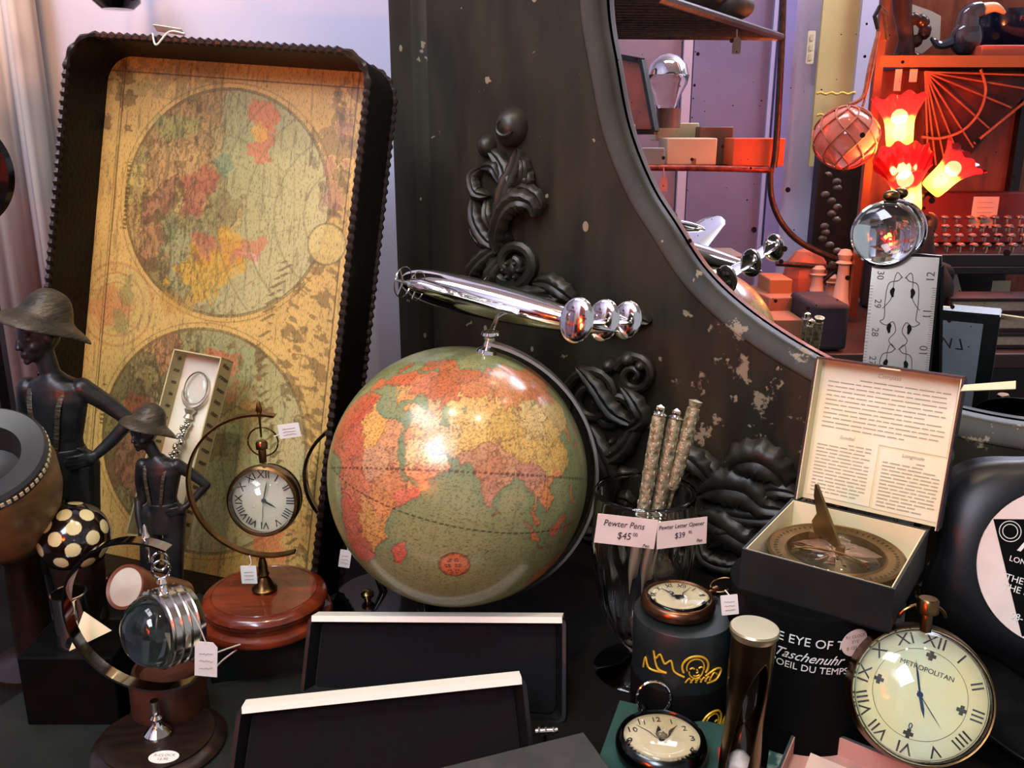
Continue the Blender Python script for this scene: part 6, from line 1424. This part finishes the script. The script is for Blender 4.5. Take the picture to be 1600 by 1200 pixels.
# pink salt block, white chess figures
b = MB().sphere((0, 0, .06), (.07, .05, .09), 9, 6); o = solo('salt_rock', b, pm('pink_salt', 'd8785c', 'c46448', 10, .5), 'rough pink salt rock beside the cartons, seen in the mirror', 'rock', T(at(1255, 462, 2.75)), flatshade=True)
def chess(x, y, Yv, hgt, label, grp='white chess-like figures'):
    p = at(x, y, Yv); b = MB().lathe([(0, 0), (.035, 0), (.036, .01), (.024, .03), (.018, hgt * .5), (.016, hgt * .72), (.026, hgt * .76), (.016, hgt * .8), (.022, hgt * .9), (.014, hgt * .98), (0, hgt)], 28)
    solo('chess_figure', b, pm('ivory_figure', 'd8b8a4', rough=.4), label, 'figure', T(p), grp)
chess(1312, 480, 2.65, .175, 'tall ivory turned figure left of the ruler, seen in the mirror'); chess(1273, 475, 2.7, .12, 'short ivory turned figure beside the salt rock, seen in the mirror'); chess(1296, 478, 2.8, .10, 'lowest ivory turned figure between the other two, seen in the mirror')
# dark column with hanging chains
b = MB().box((0, 0, 0), (.24, .06, .62)); solo('folding_screen', b, pm('dark_panel_wood', '1a120f', '241a14', 10, .4), 'dark tall screen behind the glass float, seen in the mirror', 'screen', T(at(1318, 340, 3.35)), bevel=.004)
b = MB(); rr = random.Random(9)
for k in range(26): b.sphere((rr.uniform(-.035, .035), 0, .30 - k * .022), (.016, .01, .012), 8, 6)
solo('shell_garland', b, pm('shell_grey', '6d6258', '3a332e', 40, .4), 'grey shell garland hanging on the dark panel, seen in the mirror', 'garland', T(at(1300, 340, 3.2)))

# right cabinet with shelf edge coloured as if lit orange
CX0, CX1 = 1372, 1760; Yc = 2.62
t = vthing('display_cabinet', 'dark wooden cabinet with an orange-lit shelf edge, seen in the mirror at the upper right', 'cabinet', at(1560, 470, Yc))
a = at(CX0, 96, Yc); c = at(CX1, 96, Yc); wdt = c.x - a.x
REDW = pm('red_lit_wood', 'a8583a', '7c3a26', 6, .5, stretch=(5, 1, 1))  # dark wood with the red lamp glow put into its colour
xb_ = at(CX0 + 4, 96, Yc + .30).x; b = MB().box(((xb_ + c.x) / 2, Yc + .30, .71), (c.x - xb_, .03, 1.38)); part('back', b, REDW, t, world=True)
b = MB().box(((xb_ + c.x) / 2, Yc + .14, a.z), (c.x - xb_, .28, .018)); part('shelf', b, pm('shelf_wood', '3a1f16', rough=.4), t, world=True, bevel=.002)
b = MB().box(((a.x + c.x) / 2, Yc - .006, a.z), (wdt, .012, .03)); part('shelf_edge', b, pm('orange_lit_edge', 'b8643a', rough=.25, metal=.7), t, world=True, label='metal shelf edge with orange light painted in')  # metal edge, the orange lamp light on it is part of the colour
b = MB().box((a.x, Yc - .0, .71), (.022, .022, 1.38)); part('post', b, pm('copper_post', '8a4a30', rough=.3, metal=.6), t, world=True)
b = MB().box((at(1580, 300, Yc + .27).x, Yc + .27, .50), (.03, .03, .94)); part('inner_post', b, pm('black_post', '1a0d0a', rough=.4), t, world=True)
# bamboo parasol
hub = at(1445, 112, Yc + .05)
t = vthing('bamboo_parasol', 'open bamboo parasol frame hanging under the glowing shelf, seen in the mirror', 'parasol', hub)
BAM = pm('bamboo', 'b8764c', rough=.5); ribs = [(1600, 138), (1580, 168), (1545, 200), (1520, 230), (1500, 250), (1478, 262), (1462, 258), (1640, 118), (1450, 262)]
for (x, y) in ribs: part('rib', MB().tube([hub, at(x, y, Yc + .12)], .0028, 6), BAM, t, world=True)
b = MB().tube(smooth_path([at(1440, 214, Yc + .08), at(1470, 216, Yc + .08), at(1505, 203, Yc + .08), at(1530, 175, Yc + .08), at(1540, 140, Yc + .08), at(1532, 108, Yc + .08)], 8), .004, 8); part('stretcher_ring', b, BAM, t, world=True)
b = MB().tube([at(1522, 224, Yc + .1), at(1600, 160, Yc + .1), at(1680, 110, Yc + .1)], .004, 8); part('handle', b, BAM, t, world=True)
ol = at(1640, 112, Yc + .13); b = MB(); outer = [at(x, y, Yc + .14) for x, y in ((1640, 112), (1605, 145), (1580, 172), (1545, 206), (1520, 238), (1490, 262), (1462, 272), (1445, 268))]; vs = [hub + Vector((0, .03, 0))] + outer; b.add(vs, [(0, i, i + 1) for i in range(1, len(outer))]); o = part('canopy', b, pm('oiled_paper', '6e2f1e', '54200f', 10, .6), t, world=True); o.modifiers.new('thick', 'SOLIDIFY').thickness = .002
# strips of paper by the lamp
for k, (x, y) in enumerate(((1403, 122), (1427, 122))): vbox('paper_tag', ('left' if k == 0 else 'right') + ' small white tag hanging under the glowing shelf in the mirror', 'tag', x - 7, y - 14, x + 7, y + (20 if k == 0 else 6), 2.66, .004, pm('tag_white', 'c9b9a4', rough=.6), bev=0)

# tulip lamp: three red glass shades on stems
SHADE = bpy.data.materials.new('red_amber_glass'); SHADE.use_nodes = True; n3 = SHADE.node_tree; n3.nodes.clear()
out3 = n3.nodes.new('ShaderNodeOutputMaterial'); tl3 = n3.nodes.new('ShaderNodeBsdfTranslucent'); gl3 = n3.nodes.new('ShaderNodeBsdfGlossy'); gl3.inputs['Roughness'].default_value = .08; tr3 = n3.nodes.new('ShaderNodeBsdfTransparent')
at3 = n3.nodes.new('ShaderNodeVertexColor'); at3.layer_name = 'paint'; m1 = n3.nodes.new('ShaderNodeMixShader'); m1.inputs[0].default_value = .25; m2 = n3.nodes.new('ShaderNodeMixShader'); m2.inputs[0].default_value = .08
n3.links.new(at3.outputs[0], tl3.inputs[0]); n3.links.new(at3.outputs[0], tr3.inputs[0]); n3.links.new(tl3.outputs[0], m1.inputs[1]); n3.links.new(tr3.outputs[0], m1.inputs[2]); n3.links.new(m1.outputs[0], m2.inputs[1]); n3.links.new(gl3.outputs[0], m2.inputs[2]); n3.links.new(m2.outputs[0], out3.inputs[0])
BULB = pm('lit_bulb', 'ffffff', emit='ffc860', estr=30)
LB = at(1415, 420, 2.4)
t = vthing('tulip_lamp', 'table lamp with three glowing red frilled glass shades, seen in the mirror', 'lamp', LB)
stem_c = at(1420, 330, 2.42)
def shade(bx_, by_, tx, ty, Yb2, Yt2, R0):
    base_ = at(bx_, by_, Yb2); tip = at(tx, ty, Yt2); ln = (tip - base_).length; M = T(base_) @ zto(tip - base_, (0, 1, 0)); n = 72
    pr = [(.30, 0), (.42, .03), (.46, .2), (.48, .42), (.53, .58), (.64, .72), (.82, .88), (.98, .98)]; b = MB(); vs = []; cols = []
    prs = smooth_path([(p[0], 0, p[1]) for p in pr], 4)
    for p in prs:
        f = max(0, (p.z - .45) / .55)
        for k in range(n):
            a = 2 * math.pi * k / n; rr_ = R0 * p.x * (1 + .045 * f * math.sin(11 * a) + .03 * f * math.sin(4 * a)); vs.append((rr_ * math.cos(a), rr_ * math.sin(a), ln * (p.z + .035 * f * math.sin(11 * a + 1) + .03 * f * math.sin(4 * a + 2))))
            g = min(1, max(0, (p.z - .42) / .2)); cols.append([1.0 - .45 * g, .72 * (1 - g) + .012 * g, .25 * (1 - g) + .018 * g, 1])
    fs = [(j * n + i, j * n + (i + 1) % n, (j + 1) * n + (i + 1) % n, (j + 1) * n + i) for j in range(len(prs) - 1) for i in range(n)]
    b.add(vs, fs, M=M); b.c = np.array(cols); s_o = part('glass_shade', b, SHADE, t, world=True, label='frilled red and amber glass shade')
    b = MB().sphere((0, 0, ln * .30), (R0 * .24, R0 * .24, ln * .20), 20, 12, M); part('bulb', b, BULB, t, world=True)
    b = MB().lathe([(0, -ln * .08), (R0 * .3, -ln * .07), (R0 * .34, 0), (R0 * .3, .002)], 24, M); part('shade_holder', b, BRASS, t, world=True)
    b = MB().tube(smooth_path([M @ Vector((0, 0, -ln * .07)), (M @ Vector((0, 0, -ln * .3))).lerp(stem_c, .4), stem_c], 8), .006, 8); part('arm', b, BRASS, t, world=True)
    wp = REFL @ (M @ Vector((0, 0, ln * .62))); lamp('tulip_bulb_light', 'POINT', wp, 15, (1, .26, .07), .02)
shade(1405, 232, 1405, 152, 2.40, 2.42, .072); shade(1420, 330, 1410, 248, 2.30, 2.22, .070); shade(1452, 298, 1512, 242, 2.44, 2.40, .068)
b = MB().lathe([(0, 0), (.06, 0), (.062, .008), (.02, .02), (.009, .03), (.008, stem_c.z - LB.z - .02), (.014, stem_c.z - LB.z), (0, stem_c.z - LB.z + .01)], 32, T(LB.x, LB.y, LB.z)); part('base', b, BRASS, t, world=True)
b = MB().box((0, .15, 0), (.5, .34, .03)); b.v = [v + Vector((.10, 0, 0)) for v in b.v]
# netted glass float
fc = at(1321, 215, 2.32); fr_ = .078
t = vthing('glass_float', 'pink glass fishing float in a rope net hanging on a cord, seen in the mirror', 'float', fc)
b = MB().sphere((0, 0, 0), (fr_, fr_, fr_ * .95), 36, 20); part('ball', b, pm('pink_glass', 'ffc0a8', 'f0987c', 10, .05, trans=.5, ior=1.3, coat=.5), t)
ROPE = pm('pink_rope', 'c87858', 'a85c44', 60, .7); b = MB()
for k in range(8):
    for s_ in (-1, 1):
        pts = []
        for j in range(25):
            th_ = R_(4 + 172 * j / 24); ph = 2 * math.pi * k / 8 + s_ * th_ * .9; pts.append(Vector((fr_ * 1.03 * math.sin(th_) * math.cos(ph), fr_ * 1.03 * math.sin(th_) * math.sin(ph), fr_ * .98 * math.cos(th_))))
        b.tube(pts, .0022, 6)
part('net', b, ROPE, t)
b = MB(); hk = at(1372, 50, 2.36); top_f = fc + Vector((0, 0, fr_)); b.tube(smooth_path([top_f, at(1348, 150, 2.33), at(1358, 105, 2.34), hk], 8), .005, 8); b.tube(smooth_path([top_f + Vector((.03, 0, -.02)), at(1352, 150, 2.33), at(1364, 100, 2.34), hk], 8), .003, 6); part('cord', b, ROPE, t, world=True)
b = MB().tube([at(1371, 45, 2.36), at(1366, 25, 2.36), at(1374, 10, 2.36), at(1384, 20, 2.42), at(1386, 60, 2.5)], .005, 8); b.tube([at(1386, 60, 2.5), at(1386, 60, 2.86)], .004, 6); part('hook', b, IRON, t, world=True)

# typewriter
tx0 = at(1440, 400, 2.45); tx1 = at(1700, 400, 2.45); tz = at(1500, 398, 2.4).z
t = vthing('typewriter', 'black typewriter with rows of round glass keys lit red, seen in the mirror', 'typewriter', Vector((tx0.x, 2.45, tz - .02)))
b = MB().box(((tx1.x - tx0.x) / 2, .17, .0), (tx1.x - tx0.x, .40, .035)); part('chassis', b, pm('typewriter_black', '160c0b', rough=.35), t, bevel=.004)
b = MB(); wv_ = tx1.x - tx0.x; b.add([(0, .20, .02), (wv_, .20, .02), (wv_, .30, .16), (.03, .30, .16), (0, .36, .0), (wv_, .36, .0), (wv_, .36, .16), (.03, .36, .16)], [(0, 1, 2, 3), (3, 2, 6, 7), (0, 4, 5, 1), (0, 3, 7, 4), (1, 5, 6, 2), (4, 7, 6, 5)]); part('housing', b, pm('typewriter_red_lit_black', '6a2018', rough=.4), t, fixn=True, bevel=.006)  # black housing, red lamp light is painted into its colour
KT = pm('key_top', '8a4a3a', rough=.08, coat=.8); KRM = pm('key_rim', 'b89a8a', rough=.15, metal=1)  # key tops carry the red lamp tint in their colour
pitch_ = .036; proto = None
for r in range(4):
    for k in range(9):
        x = .03 + k * pitch_ + (r % 2) * pitch_ / 2; y = .0 + r * .05; z = .035 + r * .012
        if proto is None:
            b = MB().lathe([(.0, 0), (.0035, 0), (.0035, z), (.012, z), (.013, z + .003), (.0125, z + .006), (.0105, z + .0055)], 16); b2_ = MB().lathe([(.0112, z + .005), (.009, z + .0085), (.005, z + .0105), (0, z + .011)], 16)
            o = part('key', b, KRM, t); oc = part('key_cap', b2_, KT, o); proto = (o, oc)
        else:
            o = proto[0].copy(); COL.objects.link(o); o.parent = t; oc = proto[1].copy(); COL.objects.link(oc); oc.parent = o
        o.location = (-x, y, .020 * r)
b = MB().box((0, 0, 0), (at(1558, 330, 2.6).x - at(1518, 330, 2.6).x, .002, at(1518, 308, 2.6).z - at(1518, 357, 2.6).z)); b.text('PLEASE', .014, T(0, -.0015, .02) @ RX(90), 1); b.text('ASK', .014, T(0, -.0015, 0) @ RX(90), 1)
b = MB().box((0, 0, 0), (at(1558, 330, 2.6).x - at(1518, 330, 2.6).x, .002, at(1518, 308, 2.6).z - at(1518, 357, 2.6).z)); cdp = at(1538, 332, 2.61)
b2_ = b
t = vthing('notice_card', 'white handwritten card propped on the red lit typewriter, seen in the mirror', 'card', cdp); part('card', b, pm('card_white', 'd0b8ac', rough=.6), t)
b = MB(); [b.tube([Vector((x, -.002, .028 - .014 * k + .001 * math.sin(x * 900))) for x in np.linspace(-.024, .02 + .004 * (k % 2), 14)], .0007, 4) for k in range(5)]; part('handwriting', b, INKF, t)
# shelf below the typewriter with books
t = vthing('low_shelf', 'dark low shelf unit under the typewriter, seen in the mirror', 'shelf', Vector((at(1590, 400, 2.6).x, 2.6, 0)))
zs = tz - .045; xa = at(1445, 400, 2.45).x; xb = tx1.x
b = MB().box(((xa + xb) / 2, 2.64, zs), (xb - xa, .46, .02)); part('board', b, pm('shelf_black', '120c0b', rough=.4), t, world=True, bevel=.002)
b = MB().box(((xa + xb) / 2, 2.86, zs / 2), (xb - xa, .02, zs)); part('back_panel', b, pm('shelf_back', '1c100d', rough=.6), t, world=True)
b = MB().box((xa + .01, 2.66, zs / 2), (.02, .40, zs - .02)); part('side_panel', b, pm('shelf_black2', '120c0b', rough=.4), t, world=True)
vbox('small_note', 'small cream note on the dark shelf under the typewriter, seen in the mirror', 'card', 1548, 439, 1580, 458, 2.74, .004, CREAM, bev=0)
def book(label, x0_, y0_, x1_, y1_, Yv, cov, tk=.004):
    a = P(x0_, y1_, Yv); c = P(x1_, y0_, Yv); w_ = c.x - a.x; h_ = c.z - a.z; d_ = .1
    t = thing('book', label, 'book', T(a.x, Yv, a.z), 'books on the shop counter'); tk = h_ * .22
    b = MB(); b.box((w_ / 2, d_ / 2, tk / 2), (w_, d_, tk)); b.box((w_ / 2, d_ / 2, h_ - tk / 2), (w_, d_, tk)); b.box((tk / 2, d_ / 2, h_ / 2), (tk, d_, h_)); part('cover', b, cov, t, bevel=.002)
    b = MB().box((w_ / 2 + tk / 2, d_ / 2 + .004, h_ / 2), (w_ - tk, d_ - .01, h_ - 2 * tk)); part('pages', b, pm('book_pages', 'bfae94', 'ae9c82', 80, .7), t)
BK = pm('black_cloth_cover', '1c1214', '2a1a1a', 20, .6)
book('lowest black book of the counter stack at the right, seen in the mirror', 1490, 521, 1720, 546, 2.28, BK); book('middle black book of the counter stack at the right, seen in the mirror', 1488, 493, 1720, 520.5, 2.29, BK); book('topmost black book of the counter stack at the right, seen in the mirror', 1480, 466, 1720, 492.5, 2.30, pm('brown_cloth_cover', '3a2020', '2a1818', 20, .6))
# upright open white frame
q4 = [at(1452, 446, 2.5), at(1492, 420, 2.62), at(1505, 470, 2.62), at(1475, 530, 2.5)]
b = MB().hexa(q4, (.015, .03, 0)); solo('white_album', b, pm('album_white', 'cbb5a2', 'd5c0ac', 8, .6), 'pale album standing tilted left of the books, seen in the mirror', 'album', T(q4[3]), world=True, fixn=True, bevel=.002)
# driftwood behind the ruler
b = MB()
for pts, rs in [([(1446, 352, 2.35), (1440, 400, 2.35), (1462, 450, 2.35), (1450, 500, 2.35), (1455, 534, 2.35)], [.02, .035, .045, .03, .03]), ([(1440, 380, 2.35), (1456, 345, 2.36), (1448, 335, 2.36)], [.02, .015, .006]), ([(1450, 420, 2.35), (1478, 425, 2.37), (1482, 440, 2.37)], [.025, .02, .01])]:
    b.tube(smooth_path([at(*p) for p in pts], 6), lerp_list(rs, (len(pts) - 1) * 6 + 1), 10)
o = solo('driftwood', b, pm('black_driftwood', '1c1310', '33241c', 20, .6, bump=1, bscale=30), 'gnarled dark driftwood piece right of the ruler, seen in the mirror', 'driftwood', T(at(1455, 534, 2.35)), world=True)
# things on the glowing shelf
zsh = at(1500, 92, Yc).z + .012
def on(x, Yv=Yc + .08): p = at(x, 92, Yv); return Vector((p.x, Yv, zsh))
t = vthing('toucan_figurine', 'dark glass bird figurine with a pale beak on the glowing shelf, seen in the mirror', 'figurine', on(1505))
b = MB().sphere((0, 0, .05), (.045, .04, .05), 24, 14); b.tube(smooth_path([(0, 0, .07), (.0, 0, .11), (.03, 0, .125)], 6), lerp_list([.035, .03, .024], 13), 14); b.tube(smooth_path([(-.02, 0, .05), (-.07, 0, .03), (-.10, 0, .05)], 5), lerp_list([.02, .012, .004], 11), 8); part('body', b, pm('smoke_glass', '3a3a44', rough=.05, coat=.8, metal=.3), t)
b = MB().tube(smooth_path([(.035, 0, .125), (.07, 0, .13), (.10, 0, .115)], 5), lerp_list([.018, .013, .004], 11), 12); part('beak', b, pm('pale_beak', 'd8a070', rough=.3), t)
t = vthing('blue_bowl', 'dark blue bowl with red lettering on the glowing shelf, seen in the mirror', 'bowl', on(1575, Yc + .2))
b = MB().lathe([(0, 0), (.06, 0), (.10, .03), (.125, .09), (.13, .13), (.125, .13), (.12, .09), (.09, .035), (0, .015)], 48); part('body', b, pm('navy_glaze', '141a33', rough=.15, coat=.5), t)
b = MB(); wrap_text(b, 'FREEMAN', .02, -92, .10, .1285); part('lettering', b, pm('red_letter', 'a03038', rough=.5), t)
vbox('orange_case', 'long orange case lying at the right end of the glowing shelf in the mirror', 'case', 1532, 70, 1700, 90, Yc + .01, .06, pm('orange_case', 'c8583c', rough=.4))
t = vthing('dark_figurine', 'dark bronze tree-like figurine at the left end of the glowing shelf', 'figurine', on(1412))
b = MB().tube([(0, 0, 0), (0, 0, .05), (-.02, 0, .12), (-.03, 0, .2)], [.03, .02, .025, .03], 14); 
for k in range(12): b.sphere((.02 + .03 * math.cos(k), 0, .07 + .03 * math.sin(k)), .018, 10, 6)
for k in range(4): b.tube([(0, 0, .02), (.03 * math.cos(k * 1.6), -.02, .0)], [.01, .006], 6)
part('body', b, pm('brown_bronze', '4a2a1c', '2a1710', 20, .35, .4), t)
a = on(1450); b = MB().prism([(-.055, .0), (.0, -.02), (.05, .02), (.05, .085), (.02, .10), (-.04, .12)], -.001, .001, RX(80)); solo('paper_sheet', b, pm('sheet_white', 'c9b8a8', rough=.7), 'crumpled white paper between the bronze figurine and the bird on the glowing shelf', 'paper', T(a + Vector((0, .05, .03))))
VIRT = False
